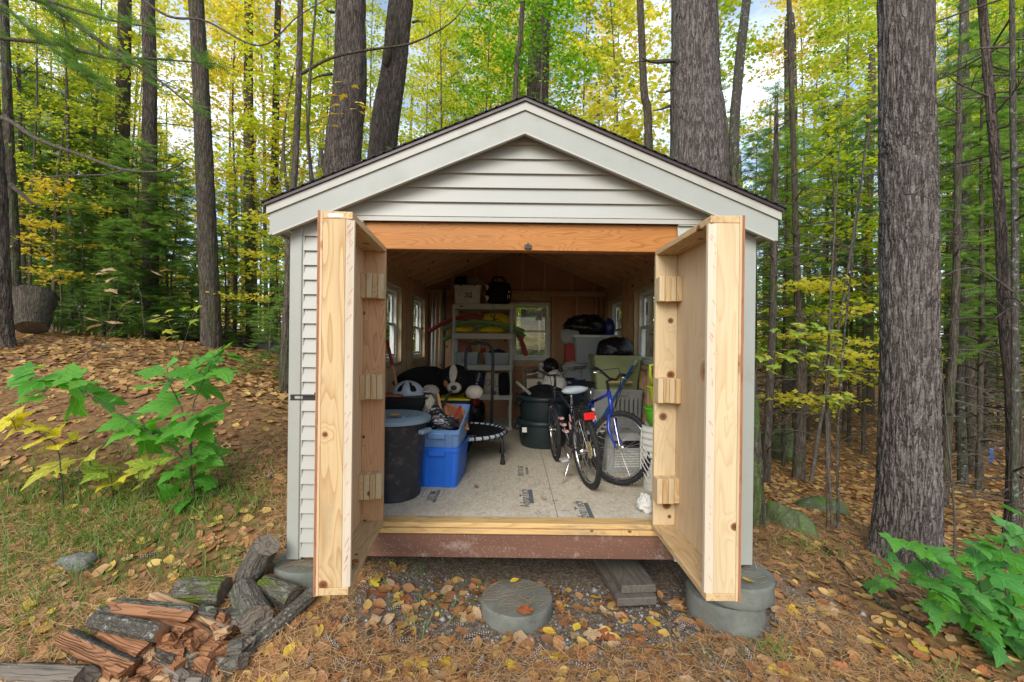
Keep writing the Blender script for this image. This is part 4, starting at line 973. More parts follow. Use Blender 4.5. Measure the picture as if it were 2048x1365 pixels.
bag('backpack', 'plain black bag at the right end of the lower shelf', -.18, -.02, .30, M['black_fab'], -3, .24)
blob('red_jacket', 'red cloth bundle on a black bag under the shelf', 'jacket', (-.55, 6.75, FZ + .40), (.12, .12, .09), M['red'], .3, 5, 20)
blob('black_sack', 'black sack standing on the bottom shelf behind the trampoline', 'sack', (-.56, 6.80, FZ + .22), (.19, .16, .26), M['black_bag'], .25, 4, 21)
blob('denim_bag', 'dark blue sack left of the red bundle', 'sack', (-.80, 6.55, FZ + .24), (.14, .14, .30), M['navy_fab'], .25, 4, 22)

# plush dog on a dark trunk
t = thing('storage_chest', 'dark chest with yellow lidded edge under the plush dog', 'trunk', (-.95, 5.55, FZ))
MB().box((-.88, 5.55, FZ + .30), (.80, .50, .60), ch=.02).build('body', M['navy_fab'], t); MB().box((-.88, 5.55, FZ + .612), (.82, .52, .024), ch=.004).build('lid', M['vest'], t)
dz = FZ + .625; t = thing('plush_dog', 'big black plush dog with cream muzzle and paws lying on the chest', 'stuffed toy', (-.95, 5.55, dz))
blob('body', None, None, (-1.02, 5.62, dz + .15), (.36, .22, .19), M['plush_black'], .15, 4, 31, parent=t)
hd = blob('head', None, None, (-.66, 5.46, dz + .20), (.19, .17, .18), M['plush_black'], .06, 4, 32, parent=t, flat=False)
for nm, c, r, m in (('muzzle', (-.655, 5.295, dz + .125), (.085, .07, .065), 'plush_white'), ('blaze', (-.67, 5.335, dz + .26), (.05, .06, .13), 'plush_white'), ('nose', (-.65, 5.225, dz + .13), (.036, .022, .028), 'black_plastic'), ('cheek', (-.75, 5.34, dz + .17), (.035, .04, .05), 'plush_tan'),
                    ('eye', (-.73, 5.305, dz + .235), (.014, .01, .014), 'black_plastic'), ('eye', (-.595, 5.315, dz + .235), (.014, .01, .014), 'black_plastic'), ('ear', (-.85, 5.47, dz + .19), (.045, .06, .13), 'plush_black'), ('ear', (-.48, 5.47, dz + .19), (.045, .06, .13), 'plush_black')):
    MB().ball(c, r, seg=18, n=12).build(nm, M[m], hd, True)
for x in (-.92, -.42): blob('paw', None, None, (x, 5.26, dz + .075), (.10, .10, .085), M['plush_white'], .08, 4, 33, parent=t)

# mini trampoline
tx, ty, tz = -.52, 5.08, FZ + .30; t = thing('mini_trampoline', 'small black round trampoline with handle bar beside the blue totes', 'trampoline', (tx, ty, FZ))
MB().ring((tx, ty, tz), .455, .019, seg=56, ts=10).build('rim', M['tramp_trim'], t, True)
MB().lathe([(.425, tz - .002), (.425, tz + .004), (.001, tz + .004)], 48, Matrix.Translation((tx, ty, 0))).build('mat', M['black_fab'], t)
b = MB()
for k in range(36):
    a = 2 * math.pi * k / 36; c, s_ = math.cos(a), math.sin(a)
    b.tube([(tx + c * r_, ty + s_ * r_, tz + h_) for r_, h_ in ((.42, .006), (.455, .024), (.482, 0), (.455, -.024), (.42, -.004))], .009, 6)
b.build('bungee_cords', M['black_fab'], t)['kind'] = 'stuff'
for k in range(6):
    a = R(60 * k - 28); c, s_ = math.cos(a), math.sin(a)
    lg = MB().tube([(tx + c * r_, ty + s_ * r_, FZ + h_) for r_, h_ in ((.43, .285), (.47, .27), (.49, .23), (.495, .05))], .017, 10).build('leg', M['dark_can'], t, True)
    MB().lathe([(.03, 0), (.028, .02), (.021, .05), (.021, .085)], 12, Matrix.Translation((tx + c * .495, ty + s_ * .495, FZ))).build('rubber_foot', M['rubber'], lg)
hb = [P(932, 846, 5.42), P(931, 720, 5.42), P(932, 700, 5.42), P(940, 689, 5.42), P(958, 686, 5.42), P(977, 689, 5.42), P(985, 700, 5.42), P(986, 720, 5.42), P(983, 846, 5.42)]
MB().tube(hb, .018, 10).build('handle_bar', M['dark_can'], t, True)
MB().ball(P(989, 786, 5.40), .022).build('clamp_knob', M['black_plastic'], t, True)
text_part('ENERGY', .05, Matrix.Translation((tx + .08, ty - .30, tz + .006)) @ Matrix.Rotation(R(12), 4, 'Z'), M['decal'], t)

# dark round tubs
def tub(x, y, z0, r, h, label):
    t = thing('round_tub', label, 'tub', (x, y, z0))
    MB().lathe([(r * .78, 0), (r * .82, .02), (r * .93, h - .05), (r * .93, h - .01), (r * .89, h - .01), (r * .76, .03), (.001, .03)], 40, Matrix.Translation((x, y, z0)), cap1=False).build('body', M['teal_tub'], t, angle=40)
    MB().ring((x, y, z0 + h - .025), r * .955, .028, seg=40, ts=8, sq=1.2).build('rim', M['teal_tub'], t, True)
    for a in (200, 20): MB().tube([(x + math.cos(R(a + k)) * r * (1.0 if abs(k) > 8 else 1.09), y + math.sin(R(a + k)) * r * (1.0 if abs(k) > 8 else 1.09), z0 + h - .06 - (0 if abs(k) > 8 else .05)) for k in (-12, -7, 7, 12)], .014, 8).build('rope_handle', M['rubber'], t, True)
    return t
t = tub(.40, 5.80, FZ, .335, .33, 'dark green round tub with a white sticker, under the taller one')
sp = P(1049, 861, 5.45); MB().box((sp.x, 5.475, sp.z), (.055, .004, .06), ch=.001).build('sticker', M['paper'], t)
tub(.41, 5.82, FZ + .20, .34, .42, 'dark green round tub stacked on top and full of gear')
helmet((.53, 6.35, 1.50), 20, M['black_plastic'], 'shiny black round helmet near the back window', 'skate_helmet', vents=False, s=1.05)
jar = thing('spray_can', 'small pale can beside the black helmet', 'can', (.40, 6.3, 1.30)); MB().lathe([(.045, 0), (.045, .15), (.03, .17), (.03, .2)], 16, Matrix.Translation((.40, 6.3, 1.30))).build('body', M['grey_pl'], jar, angle=40); MB().lathe([(.03, .2), (.034, .2), (.034, .25), (.02, .26)], 14, Matrix.Translation((.40, 6.3, 1.30))).build('cap', M['white_pl'], jar, angle=40)
crate = tote('storage_bin', 'dark plastic crate behind the tubs under the back window', loc_rot(.50, 6.45, FZ), .60, .5, .74, M['dark_can'], .9, lid=M['grey_pl'])
o = blob('white_jug', 'crumpled white plastic bag behind the handlebar of the dark bicycle', 'plastic bag', (.56, 6.0, 1.30), (.15, .12, .17), M['white_pl'], .3, 5, 40)
t = thing('cardboard_box', 'small pale box with a round hole beside the tubs', 'box', (.30, 6.1, 1.20)); MB().box((.31, 6.15, 1.28), (.22, .2, .16), ch=.004).build('carton', M['tan_bag'], t); MB().lathe([(.03, 0), (.03, .004)], 16, Matrix.Translation((.36, 6.048, 1.30)) @ Matrix.Rotation(R(90), 4, 'X')).build('hole', M['black_plastic'], t)
tag(MB().tube([P(1034, 765, 5.7), P(1060, 788, 5.5)], .018, 8).build('grey_pipe', M['grey_pl']), 'grey pipe leaning into the upper round tub', 'pipe')
blob('dark_tarp', 'dark tarp heaped in the upper round tub', 'tarp', (.42, 5.82, FZ + .60), (.27, .25, .14), M['black_fab'], .3, 5, 41)

# right side stacks
tote('storage_bin', 'grey lidded bin under the sage green tote', loc_rot(1.24, 5.60, FZ), .62, .44, .74, M['grey_pl'], .86)
tote('storage_tote', 'sage green plastic tote holding a black bag', loc_rot(1.245, 5.62, FZ + .735), .575, .42, .40, M['olive_tote'], .84, ribs=False, rimh=.05)
o = blob('bin_bag', 'round black bag lying in the sage green tote', 'bag', (1.25, 5.60, FZ + 1.20), (.225, .17, .15), M['black_bag'], .22, 5, 50); wrinkle(o, .008, 16)
tote('storage_bin', 'teal bin at the bottom of the clear box stack', loc_rot(1.12, 6.55, FZ), .56, .44, .66, M['teal'], .9, lid=M['black_plastic'])
tote('clear_box', 'small clear lidded box in the middle of its stack', loc_rot(1.13, 6.55, FZ + .68), .56, .42, .30, M['clear'], .92, lid=M['clear'], ribs=False)
t = tote('clear_box', 'large smoky clear box topped by black bags', loc_rot(1.17, 6.55, FZ + 1.0), .66, .44, .37, M['clear'], .88, lid=M['white_pl'], ribs=False)
blob('stored_clothes', 'dark clothes inside the large clear box', 'clothes', (1.17, 6.55, FZ + 1.17), (.26, .17, .17), M['grey_pl'], .2, 4, 51)
blob('stored_linen', 'teal cloth inside the small clear box', 'cloth', (1.13, 6.55, FZ + .81), (.22, .16, .12), M['teal'], .2, 4, 52)
o = blob('bin_bag', 'large black bin bag slumped on top of the clear boxes', 'bag', (1.05, 6.55, FZ + 1.50), (.32, .20, .17), M['black_bag'], .3, 5, 53); wrinkle(o, .012, 12)
o = blob('blue_bag', 'shiny blue bag tucked right of the black bin bag', 'bag', (1.36, 6.50, FZ + 1.49), (.07, .09, .13), M['blue_bag'], .35, 6, 54); wrinkle(o, .008, 18)
t = thing('red_box', 'dark red square box beside the large clear box', 'box', (.83, 6.50, FZ + .99)); MB().box((.84, 6.52, FZ + 1.14), (.20, .2, .29), ch=.01).build('carton', M['red'], t); MB().box((.84, 6.52, FZ + 1.295), (.21, .21, .02), ch=.004).build('lid', M['white_pl'], t)
o = blob('white_bag', 'limp white plastic bag hanging above the red box', 'plastic bag', (.80, 6.48, FZ + 1.36), (.12, .10, .13), M['grey_pl'], .45, 6, 55); wrinkle(o, .014, 14)
tote('clear_tub', 'clear tub of pale rags under the red box', loc_rot(.83, 6.42, FZ + .80), .30, .26, .18, M['clear'], .8, ribs=False)
blob('pale_rags', 'pale rags heaped in the clear tub', 'rags', (.83, 6.42, FZ + .93), (.12, .10, .09), M['tan_bag'], .4, 6, 56)
tote('storage_bin', 'dark blue bin under the clear tub of rags', loc_rot(.82, 6.42, FZ), .36, .34, .78, M['navy_fab'], .86, ribs=False)
tote('clear_tub', 'cloudy tub with pink contents behind the bicycle handlebar', loc_rot(.60, 6.25, FZ + .50), .30, .26, .26, M['clear'], .85, ribs=False)
blob('pink_cloth', 'pinkish cloth inside the cloudy tub', 'cloth', (.60, 6.25, FZ + .62), (.12, .10, .09), M['foam_red'], .3, 6, 57)
sc0, sc1 = P(1247, 765, 5.15), P(1272, 722, 5.35); t = thing('snow_shovel', 'shovel with blue handle leaning against the right wall', 'shovel', sc0)
bot = sc0 + (sc0 - sc1) * 2.2
MB().tube([bot, sc0, sc0.lerp(sc1, .75)], .016, 10).build('shaft', M['shovel_blue'], t); MB().tube([sc0.lerp(sc1, .75), sc1], .019, 10).build('grip', M['pole_white'], t)
MB().box(bot + Vector((0, 0, -.1)), (.26, .03, .30), ch=.01).build('blade', M['dark_can'], t)
t = thing('wooden_crate', 'plain wooden slat resting across the grey bin', 'wood strip', P(1235, 764, 5.1)); MB().box(P(1238, 764, 5.3), (.30, .05, .02), ch=.003).build('slat', M['pine'], t)

# pet carrier, buckets, green cans
pc = loc_rot(1.13, 4.78, FZ, 6); t = thing('pet_carrier', 'pale grey slatted pet carrier behind the front wheel of the blue bicycle', 'pet carrier', M=pc)
MB().loft([rrect(.40, .40, .03, .0), rrect(.42, .42, .03, .02), rrect(.36, .36, .03, .34), rrect(.28, .28, .03, .38)], True, True).build('shell', M['grey_pl'], t, M=pc, angle=40)
for k in range(11): MB().box((.0, -.2 + .0028 * k, .065 + k * .024), (.26 - .002 * k, .018, .013), ch=.003).build('slat', M['white_pl'], t, M=pc)
for x in (-.155, .155): MB().box((x, -.195, .17), (.05, .03, .30), ch=.008).build('corner_post', M['grey_pl'], t, M=pc)
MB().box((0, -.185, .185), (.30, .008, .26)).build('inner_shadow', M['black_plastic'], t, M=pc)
bx_, by_ = 1.31, 4.10
def bucket(z, label, red=False):
    t = thing('white_bucket', label, 'bucket', (bx_, by_, z), group=None)
    MB().lathe([(.125, 0), (.13, .01), (.148, .30), (.158, .30), (.158, .315), (.15, .33), (.153, .345), (.14, .345), (.125, .02), (.001, .02)], 32, Matrix.Translation((bx_, by_, z)), cap1=False).build('body', M['white_pl'], t, angle=35)
    MB().ring((bx_, by_, z + .30), .152, .008, seg=32, ts=6).build('rim', M['white_pl'], t, True)
    MB().tube([(bx_ - .155, by_, z + .30), (bx_ - .175, by_ - .06, z + .20), (bx_ - .13, by_ - .14, z + .10), (bx_ - .02, by_ - .17, z + .06)], .004, 6).build('wire_handle', M['white_pl'], t)
    return t
for k, lab in enumerate(('white plastic bucket with red lettering at the bottom of the stack', 'white bucket second from the bottom of the nested stack', 'white bucket in the middle of the nested stack', 'white bucket second from the top of the nested stack', 'white bucket at the top of the stack holding the green pot')):
    t = bucket(FZ + k * .055, lab)
    if k == 0:
        for a, ch_ in zip(range(-150, -60, 13), 'FIRSTUP'):
            text_part(ch_, .055, Matrix.Translation((bx_, by_, 0)) @ Matrix.Rotation(R(a + 90), 4, 'Z') @ Matrix.Translation((0, -.1395, FZ + .14)) @ Euler((R(86), 0, 0)).to_matrix().to_4x4() , M['red'], t)
t = thing('watering_can', 'lime green plastic pot on top of the white buckets', 'pot', (bx_, by_, FZ + .55)); MB().lathe([(.05, -.02), (.10, .06), (.125, .16), (.13, .18), (.118, .18), (.09, .05)], 20, Matrix.Translation((bx_, by_, FZ + .53))).build('body', M['green_pl'], t, angle=40); MB().ring((bx_, by_, FZ + .71), .126, .01).build('rim', M['green_pl'], t, True)
t = thing('flower_pot', 'yellow green flared pot above the lime green pot', 'pot', (bx_, by_, FZ + .70)); MB().lathe([(.05, 0), (.075, .12), (.105, .18), (.11, .20), (.10, .20), (.06, .03)], 20, Matrix.Translation((bx_, by_, FZ + .70))).build('body', M['yellowgreen'], t, angle=40); MB().ring((bx_, by_, FZ + .90), .106, .009).build('rim', M['yellowgreen'], t, True)
t = thing('watering_scoop', 'yellow green open handled scoop at the top of the pots', 'scoop', (bx_, by_, FZ + .88)); MB().tube([(bx_ - .05, by_, FZ + .90), (bx_ - .085, by_ - .01, FZ + 1.0), (bx_ - .09, by_ - .02, FZ + 1.09), (bx_ - .02, by_ - .02, FZ + 1.10), (bx_ + .05, by_, FZ + 1.02), (bx_ + .05, by_, FZ + .90)], .016, 8).build('handle', M['yellowgreen'], t, True); MB().lathe([(.055, 0), (.07, .05), (.05, .06)], 16, Matrix.Translation((bx_, by_, FZ + .88))).build('cup', M['yellowgreen'], t, angle=40)
o = blob('white_rag', 'crumpled white rag on the floor behind the right door', 'rag', (1.04, 3.56, FZ + .05), (.06, .09, .07), M['white_pl'], .5, 7, 60)

# bicycles
def bicycle(label, Mb, paint, seatmat, steer, sfat=1.0, r=.33, saddle=.93, rack=True, decal='decal', stand=True, wb=1.03):
    t = thing('bicycle', label, 'bicycle', M=Mb)
    hubR, hubF, bb, st = Vector((0, 0, r)), Vector((wb, 0, r)), Vector((.43, 0, .285)), Vector((.27, 0, saddle - .17))
    h0, h1 = Vector((wb - .20, 0, .80)), Vector((wb - .145, 0, .66))
    def tb(name, pts, rad, mat, parent=t, MM=Mb, seg=10): return MB().tube(pts, rad, seg).build(name, mat, parent, True, M=MM)
    fr = tb('frame', [st, bb], .0155, paint); tb('down_tube', [bb, h1], .018, paint, fr); tb('top_tube', [st + Vector((.01, 0, -.03)), h0], .0155, paint, fr); tb('head_tube', [h0 + Vector((-.006, 0, .02)), h1 + Vector((.008, 0, -.03))], .021, paint, fr)
    for s_ in (-1, 1):
        tb('chain_stay', [bb + Vector((0, s_ * .03, 0)), hubR + Vector((0, s_ * .065, 0))], .009, paint, fr); tb('seat_stay', [st + Vector((0, s_ * .02, -.04)), hubR + Vector((0, s_ * .065, 0))], .008, paint, fr)
    for k in (.3, .45, .6):
        q = bb.lerp(h1, k); MB().box(q, (.10, .0395, .02), Matrix.Identity(4)).build('decal', M[decal], fr, M=Mb)
    for k in (.5, .7): q = bb.lerp(st, k); MB().box(q, (.034, .034, .07), ch=.004).build('decal', M[decal], fr, M=Mb)
    def wheel(c, MM):
        w = MB().ring((0, 0, 0), r - .022, .024, Matrix.Rotation(R(90), 4, 'X'), seg=48, ts=10).build('wheel', M['rubber'], t, True, M=MM @ Matrix.Translation(c))
        b = MB(); W_ = MM @ Matrix.Translation(c)
        for k in range(72):
            a = 2 * math.pi * k / 72
            for y_ in (-.012, .012): b.box((0, y_, 0), (.009, .012, .006), Matrix.Rotation(a + (.04 if y_ > 0 else 0), 4, 'Y') @ Matrix.Translation((r + .001, 0, 0)))
        b.build('tread', M['rubber'], w, M=W_)['kind'] = 'stuff'
        MB().ring((0, 0, 0), r - .052, .011, Matrix.Rotation(R(90), 4, 'X'), seg=48, ts=8, sq=1.3).build('rim', M['chrome'], w, True, M=W_)
        MB().lathe([(.011, -.055), (.024, -.035), (.024, -.028), (.014, -.02), (.014, .02), (.024, .028), (.024, .035), (.011, .055)], 14, Matrix.Rotation(R(90), 4, 'X')).build('hub', M['chrome'], w, M=W_, angle=40)
        b = MB()
        for k in range(32):
            a = 2 * math.pi * k / 32; d_ = 1 if k % 4 < 2 else -1; a2 = a + d_ * .22; y_ = .03 if k % 2 else -.03
            b.tube([(math.cos(a2 + d_ * 1.2) * .022, y_, math.sin(a2 + d_ * 1.2) * .022), (math.cos(a) * (r - .058), 0, math.sin(a) * (r - .058))], .0014, 4)
        b.build('spokes', M['chrome'], w, M=W_)['kind'] = 'stuff'
        return w
    rw = wheel(hubR, Mb)
    MB().lathe([(.001, .030), (.075, .032), (.078, .036), (.001, .038)], 24, Matrix.Rotation(R(90), 4, 'X')).build('spoke_guard', plain('amber_disc', (.40, .32, .12), .3), rw, M=Mb @ Matrix.Translation(hubR))
    ax = (h0 - h1).normalized(); S = Mb @ Matrix.Translation(h1) @ Matrix.Rotation(R(steer), 4, ax) @ Matrix.Translation(-h1)
    wheel(hubF, S)
    cr = h1 + Vector((.012, 0, -.045)); fk = MB().tube([h1, cr], .016, 10)
    for s_ in (-1, 1): fk.tube([cr + Vector((0, s_ * .01, 0)), cr + Vector((.004, s_ * .055, -.02)), cr + Vector((.03, s_ * .058, -.15)), hubF + Vector((0, s_ * .058, 0))], [.016, .017, .0165, .010], 10)
    fk.build('fork', paint, t, True, M=S)
    s0 = h0 + ax * .12; hbz = s0 + Vector((.06, 0, .03))
    tb('stem', [h0, s0, hbz], .014, M['black_plastic'], MM=S)
    hbar = tb('handlebar', [hbz + Vector((-.09, -.31, .075)), hbz + Vector((-.04, -.17, .06)), hbz + Vector((0, -.06, 0)), hbz + Vector((0, .06, 0)), hbz + Vector((-.04, .17, .06)), hbz + Vector((-.09, .31, .075))], .0115, M['black_metal'], MM=S)
    for s_ in (-1, 1):
        tb('grip', [hbz + Vector((-.09, s_ * .32, .075)), hbz + Vector((-.05, s_ * .20, .063))], .018, M['rubber'], hbar, S)
        tb('brake_lever', [hbz + Vector((-.035, s_ * .17, .05)), hbz + Vector((.02, s_ * .20, .03)), hbz + Vector((-.02, s_ * .29, .02))], .006, M['chrome'], hbar, S)
        tb('brake_cable', [hbz + Vector((0, s_ * .18, .06)), hbz + Vector((.13, s_ * .12, .10)), hbz + Vector((.11, s_ * .03, -.02)), h1 + Vector((.03, 0, 0))], .004, M['rubber'], hbar, S, 6)
    tb('seat_post', [st, Vector((.245, 0, saddle - .03))], .0125, M['chrome'])
    sd_ = MB(); rings = []
    for x, w_, z_, h_ in ((.10, .05, .012, .03), (.12, .085, .016, .045), (.18, .082, .012, .05), (.26, .045, .006, .045), (.34, .024, .004, .035), (.375, .012, .0, .02)):
        rings.append([((x - .22) * (1 + (sfat - 1) * .4) + .22, w_ * sfat * math.cos(a), saddle + z_ + (h_ * .5 * sfat) * math.sin(a) - .02) for a in [2 * math.pi * k / 14 for k in range(14)]])
    sd_.loft(rings); sd_.build('saddle', seatmat, t, True, M=Mb)
    ck = MB().ring((0, 0, 0), .09, .005, Matrix.Translation(bb + Vector((0, -.045, 0))) @ Matrix.Rotation(R(90), 4, 'X'), seg=32, ts=6).build('chainring', M['chrome'], t, True, M=Mb)
    for s_, a in ((-1, 35), (1, 215)):
        d_ = Vector((math.cos(R(a)), 0, math.sin(R(a)))) * .17; q = bb + Vector((0, s_ * .065, 0))
        tb('crank_arm', [q, q + d_], .010, M['chrome'], ck); MB().box(q + d_ + Vector((0, s_ * .05, 0)), (.09, .085, .024), ch=.006).build('pedal', M['grey_pl'], ck, M=Mb)
    b = MB()
    for s_ in (-1, 1): b.tube([(.43, -.045, .285 + s_ * .09), (0, -.045, r + s_ * .04)], .004, 6)
    b.build('chain', M['black_metal'], ck, M=Mb)
    if rack:
        rk = MB()
        for s_ in (-.055, -.018, .018, .055): rk.tube([(-.17, s_, r + .36), (.20, s_, r + .37)], .005, 6)
        for x in (-.17, -.05, .07): rk.tube([(x, -.058, r + .362), (x, .058, r + .362)], .005, 6)
        for s_ in (-1, 1): rk.tube([(-.08, s_ * .058, r + .36), (.0, s_ * .07, r)], .005, 6); rk.tube([(.05, s_ * .058, r + .36), (.0, s_ * .07, r)], .005, 6)
        rk.build('rack', M['black_metal'], t, M=Mb)
        MB().box((-.185, 0, r + .335), (.018, .095, .06), ch=.008).build('reflector', M['reflector'], t, M=Mb)
    if stand: tb('kickstand', [(.22, .05, .28), (.17, .14, .12), (.13, .215, .005 - .02)], .009, M['chrome'])
    return t
def bikeM(x, y, hx, hy, lean):
    f = Vector((hx, hy, 0)).normalized(); l = Vector((-f.y, f.x, 0))
    B = Matrix((f, l, Vector((0, 0, 1)))).transposed().to_4x4()
    return Matrix.Translation((x, y, FZ)) @ B @ Matrix.Rotation(R(-lean), 4, 'X')
bicycle('dark bicycle with grey saddle and red rear reflector on its kickstand', bikeM(.70, 4.12, -.20, 1, 6.5), M['bike_dark'], M['seat_grey'], -8, decal='pink', sfat=1.45, wb=.98, saddle=.86)
bicycle('blue bicycle facing the doorway with its front wheel turned', bikeM(.86, 5.26, .14, -1, -3), M['bike_blue'], M['black_fab'], 38, rack=False, stand=False, saddle=.84)
t = thing('wire_basket', 'black wire basket behind the blue bicycle', 'basket', P(1260, 810, 5.0)); c = P(1258, 815, 5.02); b = MB()
for k in range(6):
    for s_ in (-1, 1): b.tube([(c.x - .12 + k * .048, c.y + s_ * .08, c.z - .09), (c.x - .12 + k * .048, c.y + s_ * .08, c.z + .09)], .003, 4)
for z_ in (-.09, -.03, .03, .09): b.loft([[(x, y, z__) for x, y, z__ in rrect(.26 + o_, .17 + o_, .03, c.z + z_, 2, c.x, c.y)] for o_ in (0, .006)], False, False)
b.build('wires', M['black_metal'], t)
# ---------------------------------------------------------------- concrete piers and timbers
def lumpy(prof, seg, seed, amp=.006):
    b = MB().lathe(prof, seg); V = np.array(b.v); r = np.hypot(V[:, 0], V[:, 1]) + 1e-6
    k = (fbm(V * 9 + seed, 3) - .5) * amp * 2; V[:, 0] += V[:, 0] / r * k; V[:, 1] += V[:, 1] / r * k; V[:, 2] += (fbm(V * 7 + seed + 5, 3) - .5) * amp; b.v = [tuple(q) for q in V]; return b
def pier(label, x, y, zt, r, split=None, off=(0, 0)):
    zb = hz(x, y) - .12; t = thing('concrete_pier', label, 'concrete pier', (x, y, zb))
    zs = [(zb, split - .004), (split + .004, zt)] if split else [(zb, zt)]
    for k, (a, c) in enumerate(zs):
        pr = [(r * .985, 0)] + [(r, .01 + (c - a - .02) * i / 6) for i in range(7)] + [(r - .006, c - a)] + [(r * q, c - a + .001) for q in (.8, .5, .2, .002)]
        lumpy(pr, 56, k * 3 + x).build('pier_section' if split else 'pier_block', M['concrete'], t, M=Matrix.Translation((x + (off[0] if split and k == 0 else 0), y + (off[1] if split and k == 0 else 0), a)), angle=50)
    return t
pier('round concrete pier standing alone before the doorway', .055, 3.18, .098, .245)
pier('cracked two part concrete pier under the right shed corner', 1.555, 3.22, .272, .255, split=.135, off=(-.05, .015))
pier('concrete pier under the left shed corner beside the cut logs', -1.40, 3.30, .30, .25)
for k, (zz, dx, lab) in enumerate(((.135, 0, 'dark old timber plank under the shed, upper of two'), (.075, -.025, 'dark old timber plank under the shed, lower of two'))):
    tag(board('timber_plank', (.905 + dx, 3.22 - k * .05, zz), (.80 + dx, 4.2, zz + .03), .25 + k * .03, .056, M['timber'], None, ch=.006), lab, 'plank')

# ---------------------------------------------------------------- logs and firewood
def log(label, a, b_, r, bark, name='log', r2=None, group=None, end='endgrain'):
    a, b_ = Vector(a), Vector(b_); L = (b_ - a).length; MM = Matrix.Translation(a) @ frame(b_ - a)
    t = thing(name, label, 'log', M=MM, group=group); n = 10; seg = 36; r2 = r2 or r; sd = a.x * 9 + a.y * 5
    rings = []
    for i in range(n + 1):
        z_ = L * i / n; rr = r + (r2 - r) * i / n; ring = []
        for k in range(seg):
            an = 2 * math.pi * k / seg; q = np.array([[math.cos(an) * 1.3 + sd, math.sin(an) * 1.3, z_ * 6]])
            f = rr * (.90 + .2 * float(fbm(q, 3)[0])) + .004 * math.sin(an * 9 + sd); ring.append((f * math.cos(an), f * math.sin(an), z_))
        rings.append(ring)
    MB().loft(rings, False, False).build('bark', M[bark], t, M=MM, smooth=True)
    for ring, s_ in ((rings[0], -1), (rings[-1], 1)):
        c = (0, 0, ring[0][2] + s_ * .003); b = MB().add([(x * .985, y * .985, z_ + s_ * .001 * math.sin(3 * i)) for i, (x, y, z_) in enumerate(ring)] + [c], [(i, (i + 1) % seg, seg) for i in range(seg)]); b.build('cut_end', M[end], t, M=MM)
    return t
def c8(x, y, Z): return P(x * .3125, 1050 + y * .3125, Z)
def c8p(x, y, h=0.0):
    """point on the ground seen at that spot of the log pile, lifted by h"""
    Z = 3.0
    for _ in range(14):
        q = c8(x, y, Z); gz = hz(q.x, q.y) + h; Z += (q.z - gz) * 1.1
        Z = min(max(Z, 2.3), 4.2)
    return c8(x, y, Z)
log('upright weathered stump log leaning beside the left shed corner', c8p(1590, 345, -.01), c8(1708, 128, 3.06), .088, 'log_grey', 'cut_log', .083, end='split_grey')
log('mossy round log at the back of the firewood heap', c8(1150, 415, 2.98), c8(1440, 425, 2.98), .078, 'log_moss', 'cut_log', .085, end='split_grey')
log('thick grey log resting across the middle of the heap', c8(1560, 420, 3.0), c8(1640, 610, 2.74), .083, 'log_grey', 'cut_log', .09, end='split_grey')
log('lichen spotted log lying nearest the shed corner', c8(1680, 395, 3.02), c8(1880, 480, 2.94), .074, 'log_moss', 'cut_log', .078, end='split_grey')
log('long slim grey pole lying from the left door to the firewood', c8(2010, 430, 3.0), c8(1420, 960, 2.55), .040, 'bark_birch', 'wooden_pole', .046)
def split_wood(label, a, b_, w, h, mat, bark=None, roll=0, seed=0, group=None):
    """split firewood: wedge section with a rough split face and a curved bark side"""
    rr = random.Random(seed * 31 + 5); a, b_ = Vector(a), Vector(b_); L = (b_ - a).length
    MM = Matrix.Translation(a) @ frame(b_ - a) @ Matrix.Rotation(R(roll), 4, 'Z')
    base = [(-w / 2, -h * .4), (-w * .28, -h * .52), (w * .1, -h * .5), (w / 2, -h * .3), (w * .46, h * .12), (w * .18, h * .42), (-w * .12, h * .5), (-w * .42, h * .22)]
    n = 12; rings = []
    for i in range(n + 1):
        ring = []
        for k, (x, y) in enumerate(base):
            q = np.array([[x * 30 + seed * 7, y * 30, i * .35]]); f = float(fbm(q, 3)[0]) - .5
            g_ = 1 + .30 * f; j = (.05 if i in (0, n) else .025)
            ring.append((x * g_ + rr.uniform(-j, j) * w * .5, y * g_ + rr.uniform(-j, j) * h * .5, L * i / n + (rr.uniform(-.03, .03) if i in (0, n) else 0)))
        rings.append(ring)
    t = thing('firewood', label, 'firewood', M=MM, group=group)
    MB().loft(rings, True, True).build('split_face', M[mat], t, M=MM)
    if bark:
        rg = [[(r_[k][0] * 1.05, r_[k][1] * 1.05 + .003, r_[k][2] * .99 + .004) for k in (4, 5, 6, 7)] + [(r_[k][0] * .97, r_[k][1] * .97 - .002, r_[k][2] * .99 + .004) for k in (7, 6, 5, 4)] for r_ in rings]
        MB().loft(rg, True, True).build('bark', M[bark], t, M=MM, angle=60)
    return t
